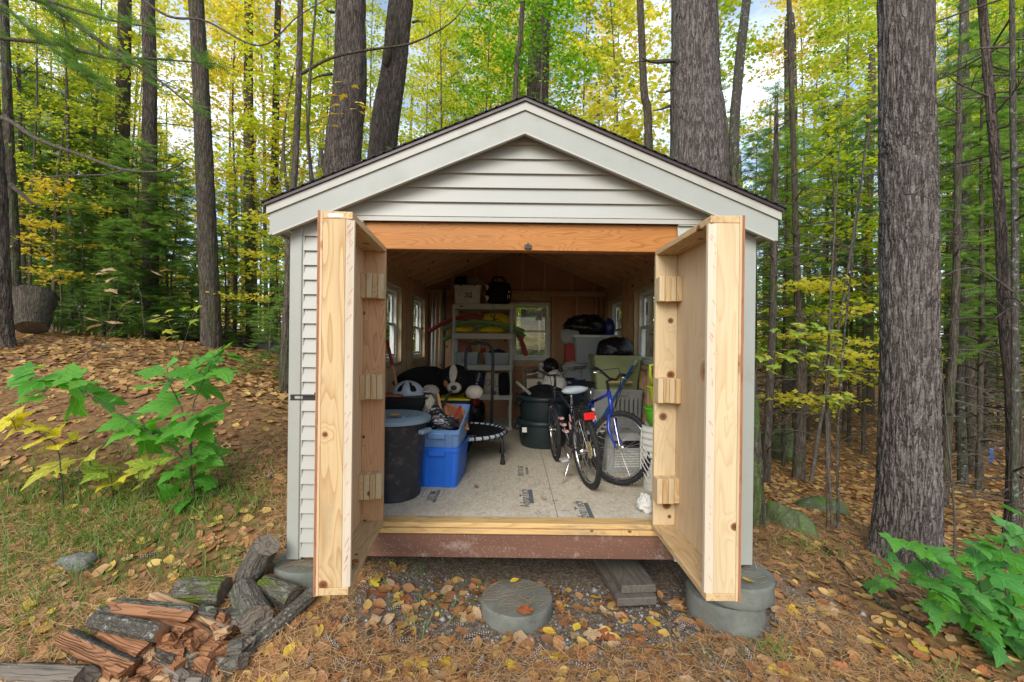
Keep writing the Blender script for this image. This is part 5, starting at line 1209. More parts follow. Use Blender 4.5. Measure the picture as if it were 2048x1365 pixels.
FW = [('split log with thick green moss on its back edge', 740, 520, 1230, 575, 2.80, 2.80, .085, .085, 'split', 'log_moss', -35),
 ('pale plank like split piece at the back of the heap', 985, 455, 1385, 620, 2.92, 2.82, .085, .05, 'split_pale', None, 20),
 ('orange split piece below the mossy one', 960, 610, 1215, 690, 2.80, 2.70, .085, .06, 'split', None, 0),
 ('split piece with fresh face right of the orange one', 1190, 620, 1340, 735, 2.82, 2.70, .075, .065, 'split', None, 30),
 ('bark topped split log across the front of the heap', 440, 740, 850, 935, 2.74, 2.56, .12, .11, 'split', 'bark_birch', -55),
 ('reddish split wedge behind the bark topped log', 650, 690, 925, 810, 2.76, 2.62, .095, .08, 'split', None, 60),
 ('dark red split piece with its torn end facing out', 960, 800, 1150, 860, 2.72, 2.58, .085, .085, 'split', 'bark_dark', 100),
 ('broad orange split piece at the right of the heap', 1220, 790, 1400, 820, 2.72, 2.60, .11, .09, 'split', None, 15),
 ('large weathered log half cut off at the lower left', -60, 960, 570, 985, 2.55, 2.48, .14, .11, 'split_grey', 'bark_dark', -70),
 ('grey lichen covered split chunk below the big grey log', 1430, 590, 1570, 580, 2.82, 2.76, .09, .085, 'split_grey', 'bark_lichen', 0),
 ('small dark chunk beside the pale plank', 1290, 545, 1400, 575, 2.84, 2.78, .06, .06, 'split_grey', 'bark_lichen', 30),
 ('small orange stub right of the pale plank', 1395, 580, 1450, 600, 2.80, 2.72, .04, .06, 'split', None, 0),
 ('thin yellow splinter at the right edge of the heap', 1380, 700, 1460, 670, 2.74, 2.70, .05, .04, 'split_pale', None, 0),
 ('red brown split end under the silver barked log', 1010, 735, 1110, 720, 2.74, 2.62, .06, .07, 'split', None, 40),
 ('narrow split end left of centre in the heap', 1085, 775, 1150, 765, 2.72, 2.60, .05, .06, 'split', None, 70),
 ('square split end in the centre of the heap', 1160, 765, 1250, 755, 2.72, 2.60, .06, .06, 'split', None, 10),
 ('grey end piece below the square split end', 1165, 870, 1240, 865, 2.66, 2.56, .055, .06, 'split_grey', None, 0),
 ('dark piece under the torn ended wedge', 1000, 905, 1165, 910, 2.64, 2.54, .08, .07, 'split', 'bark_dark', 180),
 ('short brown piece at the front of the heap', 880, 910, 990, 950, 2.64, 2.52, .07, .06, 'split', None, 50),
 ('light brown piece along the bottom of the photo', 920, 990, 1080, 990, 2.58, 2.48, .075, .05, 'split_pale', None, 0),
 ('grey shingle like piece right of the light brown piece', 1230, 940, 1370, 950, 2.62, 2.54, .075, .04, 'split_grey', None, 5),
 ('grey slab leaning against the slim pole', 1440, 790, 1570, 770, 2.70, 2.62, .10, .06, 'split_grey', 'log_grey', 30),
 ('grey block at the foot of the slim pole', 1430, 910, 1550, 870, 2.62, 2.54, .08, .07, 'split_grey', 'log_grey', 60),
 ('small block cut off by the bottom edge', 820, 1010, 910, 1010, 2.56, 2.46, .055, .05, 'split', None, 0),
 ('pale flat split under the bark topped log', 520, 890, 770, 1015, 2.66, 2.50, .09, .04, 'split_pale', None, 0),
 ('grey knobbly piece at the left of the heap', 385, 840, 520, 870, 2.72, 2.64, .06, .06, 'split_grey', 'log_grey', 0),
 ('rough grey piece near the bottom centre of the heap', 1110, 1000, 1300, 1000, 2.56, 2.48, .08, .05, 'split_grey', None, 0),
 ('thin grey piece beside the broad orange one', 1350, 860, 1440, 880, 2.66, 2.58, .06, .05, 'split_grey', None, 0)]
for k, (lab, x0, y0, x1, y1, Z0, Z1, w_, h_, m_, bk, ro) in enumerate(FW):
    split_wood(lab, c8(x0, y0, Z0), c8(x1, y1, Z1), w_, h_, m_, bk, ro, k)
log('silver grey barked log on top of the firewood heap', c8(605, 610, 2.76), c8(1035, 695, 2.64), .047, 'bark_birch', 'firewood', .044)
rr = random.Random(17)
for k in range(22):
    x, y = rr.uniform(930, 1480), rr.uniform(690, 985); Zc = 2.74 - (y - 690) / 300 * .2; d_ = Vector((rr.uniform(.5, 1), -rr.uniform(.6, 1.0), -.1)).normalized() * rr.uniform(.10, .17); q = c8(x, y, Zc)
    split_wood('small split end packed into the face of the firewood heap', q - d_, q + d_ * .3, rr.uniform(.04, .075), rr.uniform(.04, .065), rr.choice(('split', 'split', 'split_grey', 'split_pale')), rr.choice((None, None, 'log_grey')), rr.uniform(0, 360), 130 + k, group='small split ends of the firewood heap')
for k, (x, y) in enumerate(((700, 900), (800, 850), (1000, 830), (1150, 820), (1280, 870), (1130, 950), (1360, 780), (900, 760), (1050, 650), (760, 620))):   # lower layer
    q = c8p(x, y, .03); split_wood('dark split piece buried in the lower layer of the heap', q + Vector((-.16, .08, 0)), q + Vector((.10, -.06, 0)), .10, .08, ('split', 'split_grey')[k % 2], None, 30 * k, 70 + k, group='buried pieces of the firewood heap')

# ---------------------------------------------------------------- rocks, boulders, stump, wall
def rock(label, c, r, mat, seed, name='boulder', rot=0, amp=.35):
    b = MB().ball((0, 0, 0), (1, 1, 1), seg=40, n=24); V = np.array(b.v); k = 1 + amp * 2 * (fbm(V * 1.3 + seed * 9.1, 4) - .5) + .10 * (np.abs(fbm(V * 4 + seed, 3) - .5) - .1)
    V = V * k[:, None] * np.array(r); b.v = [tuple(q) for q in V]
    return tag(b.build(name, M[mat], None, True, M=loc_rot(*c, rot)), label, name)
def gp(px, py, Z0=6.0, h=0.0):
    Z = Z0
    for _ in range(40):
        q = P(px, py, Z); d = q.z - (hz(q.x, q.y) + h); Z += d * .8
        Z = min(max(Z, 2.3), 60)
    return P(px, py, Z)
q = gp(158, 1128, 3.3); rock('angular grey stone half sunk in the grass at lower left', (q.x, q.y, q.z + .0), (.115, .09, .075), 'rock', 3, 'stone', 20, .5)
q = P(1575, 1060, 5.0); rock('mossy boulder right behind the shed corner', (q.x - .02, q.y, hz(q.x, q.y) - .03), (.14, .36, .22), 'mossrock', 5, rot=12)
q = P(1640, 1015, 6.4); rock('low green boulder on the slope beyond the shed corner', (q.x, q.y, hz(q.x, q.y) - .04), (.34, .30, .24), 'mossrock', 8, rot=-25)
q = P(1565, 795, 11.0); rock('distant mossy boulder between thin trunks right of the shed', (q.x, q.y, hz(q.x, q.y) + .15), (.5, .5, .42), 'mossrock', 11)
q = P(1572, 822, 10.3); rock('smaller distant mossy boulder in front of the other far one', (q.x, q.y, hz(q.x, q.y) + .15), (.35, .4, .35), 'mossrock', 14)
q = gp(70, 655, 8.5)
log('leaning weathered stump with split dark bark by the left edge tree', P(64, 656, 8.0), P(69, 590, 8.25), .22, 'bark_dark', 'tree_stump', .30, end='split_grey')
t = thing('stone_wall', 'low mossy stone wall far behind the slender left tree', 'stone wall', P(480, 700, 13)); rr = random.Random(4)
for k in range(26):
    px = 360 + k * 10 + rr.uniform(-4, 4); lv = k % 2; Z = 12.5 + rr.uniform(-.3, .3) + k * .05; c = P(px, 690 + rr.uniform(-5, 5), Z); c.z = hz(c.x, c.y) + .10 + lv * .2
    b = MB().box((0, 0, 0), (rr.uniform(.3, .55), .4, rr.uniform(.16, .24)), ch=.03); b.build('stone', M['rock'], t, M=loc_rot(*c, rr.uniform(-20, 20), rr.uniform(-6, 6), rr.uniform(-6, 6)))

# ---------------------------------------------------------------- maple leaves (near plants)
HALF = [(0, 0), (.14, -.10), (.33, -.05), (.25, .08), (.42, .14), (.50, .26), (.66, .38), (.50, .42), (.47, .50), (.30, .45), (.25, .52), (.29, .64), (.20, .68), (.15, .80), (0, 1.02)]
OUT = HALF + [(-x, y) for x, y in HALF[-2:0:-1]]
def maple_mesh(name, bend, fold, seed):
    rr = random.Random(seed); V = [(0, .30, 0)]; s_ = [rr.uniform(.92, 1.08) for _ in OUT]
    for rad in (.55, 1.0):
        for (x, y), k in zip(OUT, s_): V.append((x * rad * k, .30 + (y - .30) * rad * k, 0))
    n = len(OUT); V = [(x, y - .0, fold * abs(x) - bend * (x * x * .5 + (y - .25) * abs(y - .25)) + .025 * math.sin(9 * x + seed) * math.cos(8 * y)) for x, y, _ in V]
    F = [(0, 1 + k, 1 + (k + 1) % n) for k in range(n)] + [(1 + k, 1 + n + k, 1 + n + (k + 1) % n, 1 + (k + 1) % n) for k in range(n)]
    me = bpy.data.meshes.new(name); me.from_pydata(V, [], F); me.polygons.foreach_set('use_smooth', [True] * len(F)); me.update(); return me
def plant(name, label, root, leaves, stems, matkey, Z, toP, seed, cat='plant', zj=.25, group=None):
    """leaves: (x, y, size) in crop pixels; stems: polylines of crop pixels with a radius"""
    rr = random.Random(seed); t = thing(name, label, cat, root, group=group)
    ms = [maple_mesh('leaf', rr.uniform(.15, .5), rr.uniform(-.05, .2), k + seed) for k in range(5)]
    for m_ in ms: m_.materials.append(M[matkey if isinstance(matkey, str) else matkey[0]])
    sp = []
    for pts, r in stems:
        w = [toP(x, y, Z + (dz if dz else 0)) for x, y, *dd in pts for dz in [dd[0] if dd else 0]]
        if pts is stems[0][0]: w[0].z = hz(w[0].x, w[0].y) - .03
        MB().tube(w, [r * (1 - .5 * i / max(1, len(w) - 1)) for i in range(len(w))], 6).build('stem', M['bark_thin'], t, True)
        for i in range(len(w) - 1):
            for k in range(8): sp.append(w[i].lerp(w[i + 1], k / 8))
    if len(leaves) > 20:
        for k in range(int(len(leaves) * 1.1)):
            x, y, s_ = rr.choice(leaves); leaves = leaves + [(x + rr.gauss(0, 48), y + rr.gauss(8, 42), s_ * rr.uniform(.55, .9))]
    pet = MB()
    for i, (x, y, s_) in enumerate(leaves):
        Zl = Z + rr.uniform(-zj, zj); c = toP(x, y, Zl); size = s_ * toP.k * Zl / FPX * rr.uniform(.85, 1.18)
        near = min(sp, key=lambda q: (q - c).length)
        d = (c - near); d.z *= .3
        if d.length < .02: d = Vector((rr.uniform(-1, 1), rr.uniform(-1, .4), 0))
        d = (d.normalized() + Vector((0, -.4, 0)) + Vector((rr.uniform(-.45, .45), rr.uniform(-.4, .3), rr.uniform(-.3, .1)))).normalized()
        n_ = Vector((rr.uniform(-.4, .4), -.85 + rr.uniform(-.4, .4), 1)).normalized(); n_ = (n_ - d * n_.dot(d)).normalized(); xx = d.cross(n_)
        Rm = Matrix((xx, d, n_)).transposed().to_4x4(); base = c - d * size * .45
        o = _link('leaf', ms[i % 5], None, t, Matrix.Translation(base) @ Rm @ Matrix.Scale(size, 4))
        if not isinstance(matkey, str) and len(matkey) > 1 and rr.random() < .35:
            o.material_slots[0].link = 'OBJECT'; o.material_slots[0].material = M[matkey[1]]
        pet.tube([near, near.lerp(base, .5) + Vector((0, 0, .015)), base], .0022, 4)
    pet.build('petioles', M['bark_thin'], t)['kind'] = 'stuff'
    return t
def c7(x, y, Z): return P(x * .3297, 700 + y * .3297, Z)
c7.k = .3297
def c6(x, y, Z): return P(1448 + x * .3407, 900 + y * .3407, Z)
c6.k = .3407
L1 = [(180,115,150),(110,165,170),(205,215,200),(365,150,190),(510,215,190),(480,325,210),(680,295,170),(900,130,170),(1030,85,150),(1110,140,170),(900,220,200),(1000,215,150),(1180,185,150),(1270,235,200),(960,330,200),(830,400,150),(720,440,190),(740,510,190),(1090,400,130),(1280,390,200),(1130,470,230),(910,570,180),(1020,545,190),(1230,510,190),(1310,610,170),(1110,690,190),(1020,760,140),(1290,715,180),(1220,60,150),(1330,10,150),(1440,50,130),(1360,140,160),(1240,600,150),(900,470,150),(960,480,180),(1000,860,170),(1110,920,170),(1200,830,180),(1300,840,130),(1380,880,110),(1010,950,170),(1040,1010,150),(1210,930,160),(1150,990,120),(1250,800,120)]
q = c7(1175, 960, 3.9)
plant('maple_sapling', 'green maple sapling with broad leaves on the left bank', (q.x, q.y, hz(q.x, q.y)), L1, [([(1190, 990), (1160, 760), (1150, 560), (1100, 350), (1010, 170)], .009), ([(1130, 690), (1050, 590), (830, 460), (600, 310), (380, 180), (200, 170)], .006), ([(1160, 640), (1170, 330), (1280, 90), (1340, 40)], .006), ([(1190, 985), (1100, 930), (1010, 910)], .005), ([(1190, 985), (1230, 900), (1340, 860)], .005)], 'leaf_green', 3.85, c7, 1)
q = c7(385, 740, 3.8); plant('yellow_sapling', 'bright yellow maple sapling at the left edge', (q.x, q.y, hz(q.x, q.y)), [(60,395,150),(100,430,140),(190,480,150),(70,500,110),(210,560,190),(350,575,190),(250,470,130),(10,440,120),(330,510,120)], [([(390, 760), (360, 640), (330, 560), (180, 470), (60, 420)], .006)], 'leaf_yellow', 3.75, c7, 3, zj=.15)
SEED = [('pale green seedling with one broad leaf left of the maple', [(290,725,190),(350,745,100)], (380, 770), 'leaf_lime'), ('yellow green seedling among bare twigs', [(470,665,140),(545,640,120),(440,520,70),(560,690,100)], (490, 800), 'leaf_lime'),
        ('lime seedling with a thick dark stem', [(660,705,140),(560,770,120),(705,790,120),(640,890,120),(620,740,110)], (690, 860), 'leaf_lime'), ('small yellow seedling close to the grass', [(620,830,90),(715,905,90),(800,910,110),(740,780,80)], (720, 960), 'leaf_yellow'),
        ('pale yellow seedling left under the maple sapling', [(845,815,80),(895,735,110),(795,735,90),(835,690,130),(970,670,130)], (880, 880), 'leaf_lime')]
for k, (lab, lv, rt, mk) in enumerate(SEED):
    q = c7(rt[0], rt[1], 3.8); plant('maple_seedling', lab, (q.x, q.y, hz(q.x, q.y)), lv, [([rt, ((rt[0] + lv[0][0]) / 2, (rt[1] + lv[0][1]) / 2 - 20), (lv[0][0], lv[0][1])], .004), ([rt, (lv[-1][0], lv[-1][1])], .003)], mk, 3.8, c7, 20 + k, zj=.1)
L2 = [(1000,545,140),(1120,570,150),(900,650,110),(985,620,120),(1110,685,170),(1280,660,190),(1150,760,150),(870,790,120),(990,730,100),(950,790,100),(1260,800,190),(1400,790,170),(1600,520,130),(1690,450,170),(1470,620,150),(1560,640,190),(1480,690,160),(1620,720,190),(1700,650,170),(1730,520,140),(1700,790,190),(1590,880,190),(1480,930,170),(1330,900,150),(1380,970,180),(1640,1030,190),(1560,1040,140),(1720,950,190),(1700,1130,210),(1620,1200,160),(1730,1230,190),(1590,1120,120),(1250,1020,90),(1690,1320,80),(1500,860,150),(1420,870,140),(1740,860,180),(1660,940,150),(1350,700,120),(1200,620,110),(1750,1050,180),(1690,1230,200),(1800,700,180),(1820,900,190),(1820,1100,200),(1790,1300,200),(1840,520,170),(1880,1200,190),(1900,800,180)]
q = c6(1720, 1360, 3.1)
plant('maple_bush', 'bluish green maple bush at the lower right corner', (q.x, q.y, hz(q.x, q.y)), L2, [([(1740, 1420), (1690, 1250), (1560, 1060), (1380, 870), (1230, 720), (1110, 620), (1000, 570)], .010), ([(1700, 1260), (1690, 950), (1620, 700), (1650, 520)], .007), ([(1380, 870), (1150, 800), (950, 740), (880, 780)], .005), ([(1560, 1060), (1500, 800), (1480, 640)], .006), ([(1740, 1400), (1800, 1100), (1840, 700)], .007)], ('leaf_green_cool', 'leaf_green'), 3.1, c6, 5, cat='bush')
for k, (px, py, s_, lab) in enumerate(((400, 800, .1, 'tiny green seedling by the boulder'), (1620, 640, .1, 'tiny green seedling at the right bush foot'))): pass

# ---------------------------------------------------------------- fallen leaves, cones, needles, grass
def oval_mesh(name, seed):
    rr = random.Random(seed); n = 5; V = []; cu = rr.uniform(.1, .55); tw = rr.uniform(-.3, .3); wv = rr.uniform(.30, .42)
    for i in range(n + 1):
        t_ = i / n; w_ = wv * math.sin(math.pi * min(1, t_ * .93 + .05)) ** .8; y = t_ - .5
        for k in (-1, -.5, 0, .5, 1): V.append((k * w_ + .03 * math.sin(7 * t_ + seed), y, cu * (k * k * .4 * w_ + .5 * y * y) + tw * k * y * .35 + .02 * math.sin(5 * k + 11 * t_ + seed)))
    F = [(i * 5 + k, i * 5 + k + 1, i * 5 + k + 6, i * 5 + k + 5) for i in range(n) for k in range(4)]
    return V, F
LT = [oval_mesh('l', k) for k in range(5)]
mpl = []
for k in range(3):
    me = maple_mesh('tmp', .25 + .2 * k, .1, k + 50); Vm = [(v.co.x, v.co.y - .4, v.co.z * 1.6 + .06 * math.sin(5 * v.co.x + k)) for v in me.vertices]; mpl.append((Vm, [tuple(p.vertices) for p in me.polygons]))
leafmeshes = []
for (V_, F_) in LT + mpl:
    for mk in ('fall_brown', 'fall_tan', 'fall_rust', 'fall_yellow'):
        me = bpy.data.meshes.new('fallen_leaf'); me.from_pydata(V_, [], F_); me.materials.append(M[mk]); me.polygons.foreach_set('use_smooth', [True] * len(F_)); leafmeshes.append((me, mk))
def ok_ground(x, y):
    shed_in = (x > XL - .05) & (x < XR + .05) & (y > 3.5) & (y < 7.9)
    pr = (np.hypot(x - .055, y - 3.18) < .25) | (np.hypot(x - 1.53, y - 3.22) < .28) | (np.hypot(x + 1.4, y - 3.3) < .26)
    heap = (np.abs(x + 2.0) < .55) & (y > 2.4) & (y < 2.85) & (RNG.random(len(x)) < .7)
    return ~(shed_in | pr | heap)
def sample(n, y0, y1, p=1.0, wide=1.25, x_add=0):
    u = RNG.random(n); y = (y0 ** p + u * (y1 ** p - y0 ** p)) ** (1 / p); x = RNG.uniform(-1, 1, n) * y * wide; m_ = ok_ground(x, y); return x[m_], y[m_]
LAB = {'fall_brown': 'brown orange fallen leaf lying on the ground before the shed', 'fall_tan': 'pale tan fallen leaf lying on the ground before the shed', 'fall_rust': 'rust red fallen leaf lying on the ground before the shed', 'fall_yellow': 'bright yellow fallen leaf lying on the ground before the shed'}
GRP = {'fall_brown': 'brown fallen leaves', 'fall_tan': 'tan fallen leaves', 'fall_rust': 'rust fallen leaves', 'fall_yellow': 'yellow fallen leaves'}
fx, fy = sample(480, 2.45, 4.1, -1.2, 1.14); order = np.argsort(fy)[:298]; fx, fy = fx[order], fy[order]
keep = fy > 0; fz = H(fx, fy); fn = gnormal(fx, fy); rr = random.Random(12)
for i in range(len(fx)):
    u_ = rr.random(); mk = 'fall_brown' if u_ < .50 else 'fall_tan' if u_ < .72 else 'fall_rust' if u_ < .88 else 'fall_yellow'
    me = rr.choice([m_ for m_, k in leafmeshes[:20] if k == mk]) if rr.random() < .78 else rr.choice([m_ for m_, k in leafmeshes[20:] if k == mk])
    s_ = rr.uniform(.065, .125); n_ = Vector(fn[i]) + Vector((rr.uniform(-.35, .35), rr.uniform(-.35, .35), 0))
    o = bpy.data.objects.new('fallen_leaf', me); COL.objects.link(o)
    o.matrix_basis = Matrix.Translation((fx[i], fy[i], fz[i] + .014)) @ frame(n_) @ Matrix.Rotation(rr.uniform(0, 6.28), 4, 'Z') @ Matrix.Scale(s_, 4)
    tag(o, LAB[mk], 'leaf', GRP[mk])
# a few leaves at rest on things
for px, py, Z, mk, lab, s_, kind in ((1030, 1166, 3.36, 'fall_yellow', 'small yellow leaf on the far rim of the lone pier', .07, 2), (1497, 1172, 3.05, 'fall_yellow', 'yellow leaf on top of the cracked right pier', .085, 2), (705, 1118, 2.55, 'fall_brown', 'orange leaf standing on the bottom rail of the left door', .09, 1),
                                     (788, 836, 3.68, 'fall_yellow', 'yellow leaf on the trash can lid', .10, 22), (1050, 1222, 3.0, 'fall_rust', 'rusty oak like leaf on the front of the lone pier', .10, 24), (952, 976, 4.05, 'fall_brown', 'small orange leaf on the shed floor beside the tote', .05, 1), (1088, 1000, 3.75, 'fall_rust', 'curled dark leaf on the printed shed floor', .05, 1)):
    q = P(px, py, Z); me = [m_ for m_, k in leafmeshes if k == mk][kind % 5 if kind < 20 else 5 + kind % 3]
    z_ = {1030: .104, 1497: .28, 705: .605, 788: FZ + .69, 1050: .104, 952: FZ + .008, 1088: FZ + .008}[px]
    o = bpy.data.objects.new('fallen_leaf', me); COL.objects.link(o); o.matrix_basis = loc_rot(q.x, q.y, z_ + .012, rr.uniform(0, 360), 14, 8) @ Matrix.Scale(s_, 4); tag(o, lab, 'leaf')
def stuff(name, me, mat, kind='stuff'): me.materials.append(mat); return tag(bpy.data.objects.new(name, me), kind=kind)
def put(o): COL.objects.link(o); return o
parts = []
for (V_, F_), n_ in zip([LT[0], LT[1], LT[2], LT[3], mpl[0]], (1500, 1500, 1500, 1500, 500)):
    x, y = sample(n_, 2.4, 9.5, .35, 1.3); nn = gnormal(x, y) + RNG.normal(0, .22, (len(x), 3)); a = RNG.uniform(0, 6.28, len(x))
    if len(F_[0]) == 3: F_ = [f if len(f) == 4 else (*f, f[2]) for f in F_]; F4 = [f for f in F_ if len(set(f)) == 4]; F_ = F4
    parts.append(scatter(V_, F_, np.c_[x, y, H(x, y) + .010], nn, np.c_[np.cos(a), np.sin(a), 0 * a], RNG.uniform(.04, .105, len(x))))
put(stuff('leaf_litter', bulk('leaf_litter', *merge(parts), True), M['fall_mix']))
def sample_far(n, y0, y1):
    y = np.exp(RNG.uniform(math.log(y0), math.log(y1), n)); x = RNG.uniform(-1.3, 1.3, n) * y; m_ = ok_ground(x, y); return x[m_], y[m_]
x, y = sample_far(36000, 5.5, 42); q4 = [(-.5, -.3, .05), (.45, -.38, 0), (.55, .3, .06), (-.4, .4, .02)]; a = RNG.uniform(0, 6.28, len(x))
put(stuff('forest_floor_leaves', bulk('far_leaves', *scatter(q4, [(0, 1, 2, 3)], np.c_[x, y, H(x, y) + .012], gnormal(x, y) + RNG.normal(0, .25, (len(x), 3)), np.c_[np.cos(a), np.sin(a), 0 * a], RNG.uniform(.045, .10, len(x)) * (1 + y / 40))), M['fall_far']))
x, y = sample(90000, 2.35, 9.0, .3, 1.3)
den = fbm(np.c_[x * .9, y * .9, 0 * x], 3) + np.where(np.hypot((x - .4) * .6, y - 3.45) < .7, -.16, 0) > .425; x, y = x[den], y[den]
a = RNG.uniform(0, 6.28, len(x)); n4 = [(-.0011, -.5, 0), (.0011, -.5, 0), (.0014, .1, .03), (-.0006, .1, .03), (.012, .5, .0)]
put(stuff('pine_needles', bulk('pine_needles', *scatter([(-.012, -.5, 0), (.012, -.5, 0), (.02, .5, .05), (.0, .5, .05)], [(0, 1, 2, 3)], np.c_[x, y, H(x, y) + .010 + RNG.random(len(x)) ** 2 * .035], gnormal(x, y) + RNG.normal(0, .12, (len(x), 3)), np.c_[np.cos(a), np.sin(a), 0 * a], RNG.uniform(.06, .13, len(x)))), M['needle']))
# needles on pier tops
pp = [];
for cx_, cy_, zt, r_, n_ in ((.055, 3.18, .108, .22, 90), (1.555, 3.22, .282, .22, 50), (-1.40, 3.30, .31, .22, 110)):
    rr_ = r_ * np.sqrt(RNG.random(n_)); th = RNG.uniform(0, 6.28, n_); a = RNG.normal(.3, .5, n_)
    pp.append(scatter([(-.014, -.5, 0), (.014, -.5, 0), (.02, .5, .03), (-.004, .5, .03)], [(0, 1, 2, 3)], np.c_[cx_ + rr_ * np.cos(th), cy_ + rr_ * np.sin(th), zt + RNG.random(n_) * .006], np.tile((0., 0., 1.), (n_, 1)) + RNG.normal(0, .05, (n_, 3)), np.c_[np.cos(a), np.sin(a), 0 * a], RNG.uniform(.06, .12, n_)))
put(stuff('pier_needles', bulk('pier_needles', *merge(pp)), M['needle']))
# gravel
x, y = sample(9000, 2.4, 4.6, 1, .9); m_ = (np.hypot((x - .4) * .6, y - 3.4) < 1.0 + RNG.normal(0, .3, len(x))); x, y = x[m_], y[m_]
oct_v = [(1, 0, 0), (0, 1, 0), (-1, 0, 0), (0, -1, 0), (0, 0, .7), (0, 0, -.7)]; oct_f = [(0, 1, 4), (1, 2, 4), (2, 3, 4), (3, 0, 4), (1, 0, 5), (2, 1, 5), (3, 2, 5), (0, 3, 5)]; a = RNG.uniform(0, 6.28, len(x))
M['gravel'] = leafmat('gravel_stones', [(.20, .19, .175), (.30, .29, .27), (.12, .115, .105), (.42, .41, .38), (.16, .16, .15)], 0)
put(stuff('gravel', bulk('gravel', *scatter(oct_v, oct_f, np.c_[x, y, H(x, y) + .002], RNG.normal(0, .3, (len(x), 3)) + (0, 0, 1), np.c_[np.cos(a), np.sin(a), 0 * a], RNG.gamma(2.2, .0028, len(x)) + .003)), M['gravel']))
# grass tufts
gx_, gy_ = [], []
for (px, py, Z, sp, n_) in ((150, 1040, 3.6, .45, 1300), (60, 1000, 3.8, .45, 1200), (120, 1130, 3.3, .5, 700), (420, 1180, 3.2, .16, 260), (400, 1000, 3.8, .35, 800), (270, 1000, 3.75, .25, 500), (120, 1230, 2.85, .2, 160), (1615, 1090, 4.3, .18, 120), (1540, 1300, 2.85, .07, 50), (1880, 1340, 2.8, .10, 50), (850, 1200, 3.3, .35, 140), (440, 960, 3.95, .3, 420), (170, 1100, 3.35, .45, 700)):
    q = P(px, py, Z); gx_.append(RNG.normal(q.x, sp, n_)); gy_.append(RNG.normal(q.y, sp * .7, n_))
gx_, gy_ = np.concatenate(gx_), np.concatenate(gy_); a = RNG.uniform(0, 6.28, len(gx_)); lean = RNG.normal(0, .55, (len(gx_), 3)); lean[:, 2] = 1
blade = [(-.03, 0, 0), (.03, 0, 0), (-.024, .06, .5), (.024, .06, .5), (0, .28, 1.0)]
V_, F_ = scatter(blade, [(0, 1, 3, 2), (2, 3, 4, 4)], np.c_[gx_, gy_, H(gx_, gy_)], lean, np.c_[np.cos(a), np.sin(a), 0 * a], RNG.uniform(.05, .14, len(gx_)))
F3 = np.concatenate([F_[0::2][:, [0, 1, 2]], F_[0::2][:, [0, 2, 3]], F_[1::2][:, :3]])
put(stuff('grass', bulk('grass', V_, F3), M['grass']))
# pine cones
M['cone'] = plain('cone_scales', (.10, .065, .045), .8, .2, var=.3); M['cone_tip'] = plain('resin_tips', (.50, .46, .42), .7, .3)
b = MB(); b.tube([(0, -.5, 0), (0, -.1, .02), (0, .3, .03), (0, .5, .02)], [.06, .10, .085, .03], 8)
for i in range(11):
    for k in range(7):
        a = 2 * math.pi * (k / 7 + i * .09); t_ = i / 10; rr_ = .16 * math.sin(math.pi * (.15 + .75 * t_)) + .03; y = -.45 + .9 * t_; c, s_ = math.cos(a), math.sin(a)
        q = Vector((c * rr_ * .5, y, s_ * rr_ * .5 + .02)); e = Vector((c * rr_, y + .05, s_ * rr_ + .02)); w_ = Vector((-s_, 0, c)) * .045
        b.mi = 0; b.add([q - w_ * .5, q + w_ * .5, e + w_, e - w_], [(0, 1, 2, 3)]); b.mi = 1; f_ = e + Vector((c * .012, .02, s_ * .012)); b.add([e - w_, e + w_, f_ + w_ * .6, f_ - w_ * .6], [(0, 1, 2, 3)])
cone_me = b.mesh('pine_cone', fix=False); cone_me.materials.append(M['cone']); cone_me.materials.append(M['cone_tip']); rr = random.Random(3)
for (px, py) in [(705, 1210), (660, 1240), (690, 1250), (735, 1180), (795, 1220), (665, 1290), (740, 1265), (785, 1275), (800, 1290), (815, 1272), (905, 1255), (950, 1275), (1360, 1262), (1378, 1255), (1305, 1282), (1380, 1310), (1220, 1240), (1070, 1320), (1105, 1332), (1500, 1325), (1175, 1340), (470, 1300), (150, 950), (215, 890), (300, 900), (540, 955), (700, 1330), (960, 1340), (1240, 1300), (620, 1330), (1560, 1250), (880, 1320), (300, 1115), (1490, 1345), (760, 1340), (1330, 1230)]:
    q = gp(px, py, 3.0); o = bpy.data.objects.new('pine_cone', cone_me); COL.objects.link(o)
    o.matrix_basis = loc_rot(q.x, q.y, hz(q.x, q.y) + .016, rr.uniform(0, 360), rr.uniform(-12, 12)) @ Matrix.Diagonal((.085, rr.uniform(.12, .17), .085, 1)); tag(o, 'long grey tipped pine cone lying among the leaves', 'pine cone', 'pine cones on the ground')
# fallen twigs on the bank
for k, (pts, r_, lab) in enumerate((([(180, 690, 6.6), (240, 700, 6.3), (330, 735, 5.9), (400, 760, 5.6)], .018, 'long bare branch lying on the bank below the left tree'), ([(0, 722, 6.0), (150, 715, 6.0), (300, 716, 6.0)], .008, 'thin straight twig lying level on the bank'),
    ([(1620, 1050, 5.0), (1700, 1090, 4.6), (1790, 1200, 3.9)], .022, 'dark rotten branch lying on the right slope'), ([(1650, 1100, 4.6), (1760, 1210, 3.8), (1860, 1260, 3.5)], .02, 'second dark branch below it on the right slope'), ([(90, 760, 5.4), (200, 775, 5.2), (330, 760, 5.3)], .007, 'pale thin twig across the pine needles'))):
    w = []
    for px, py, Z in pts: q = gp(px, py, Z); q.z = hz(q.x, q.y) + r_ * .8; w.append(q)
    tag(MB().tube(w, [r_ * (1 - .15 * i) for i in range(len(w))], 8).build('fallen_branch', M['bark_dark' if 'dark' in lab else 'bark_thin'], smooth=True), lab, 'branch')

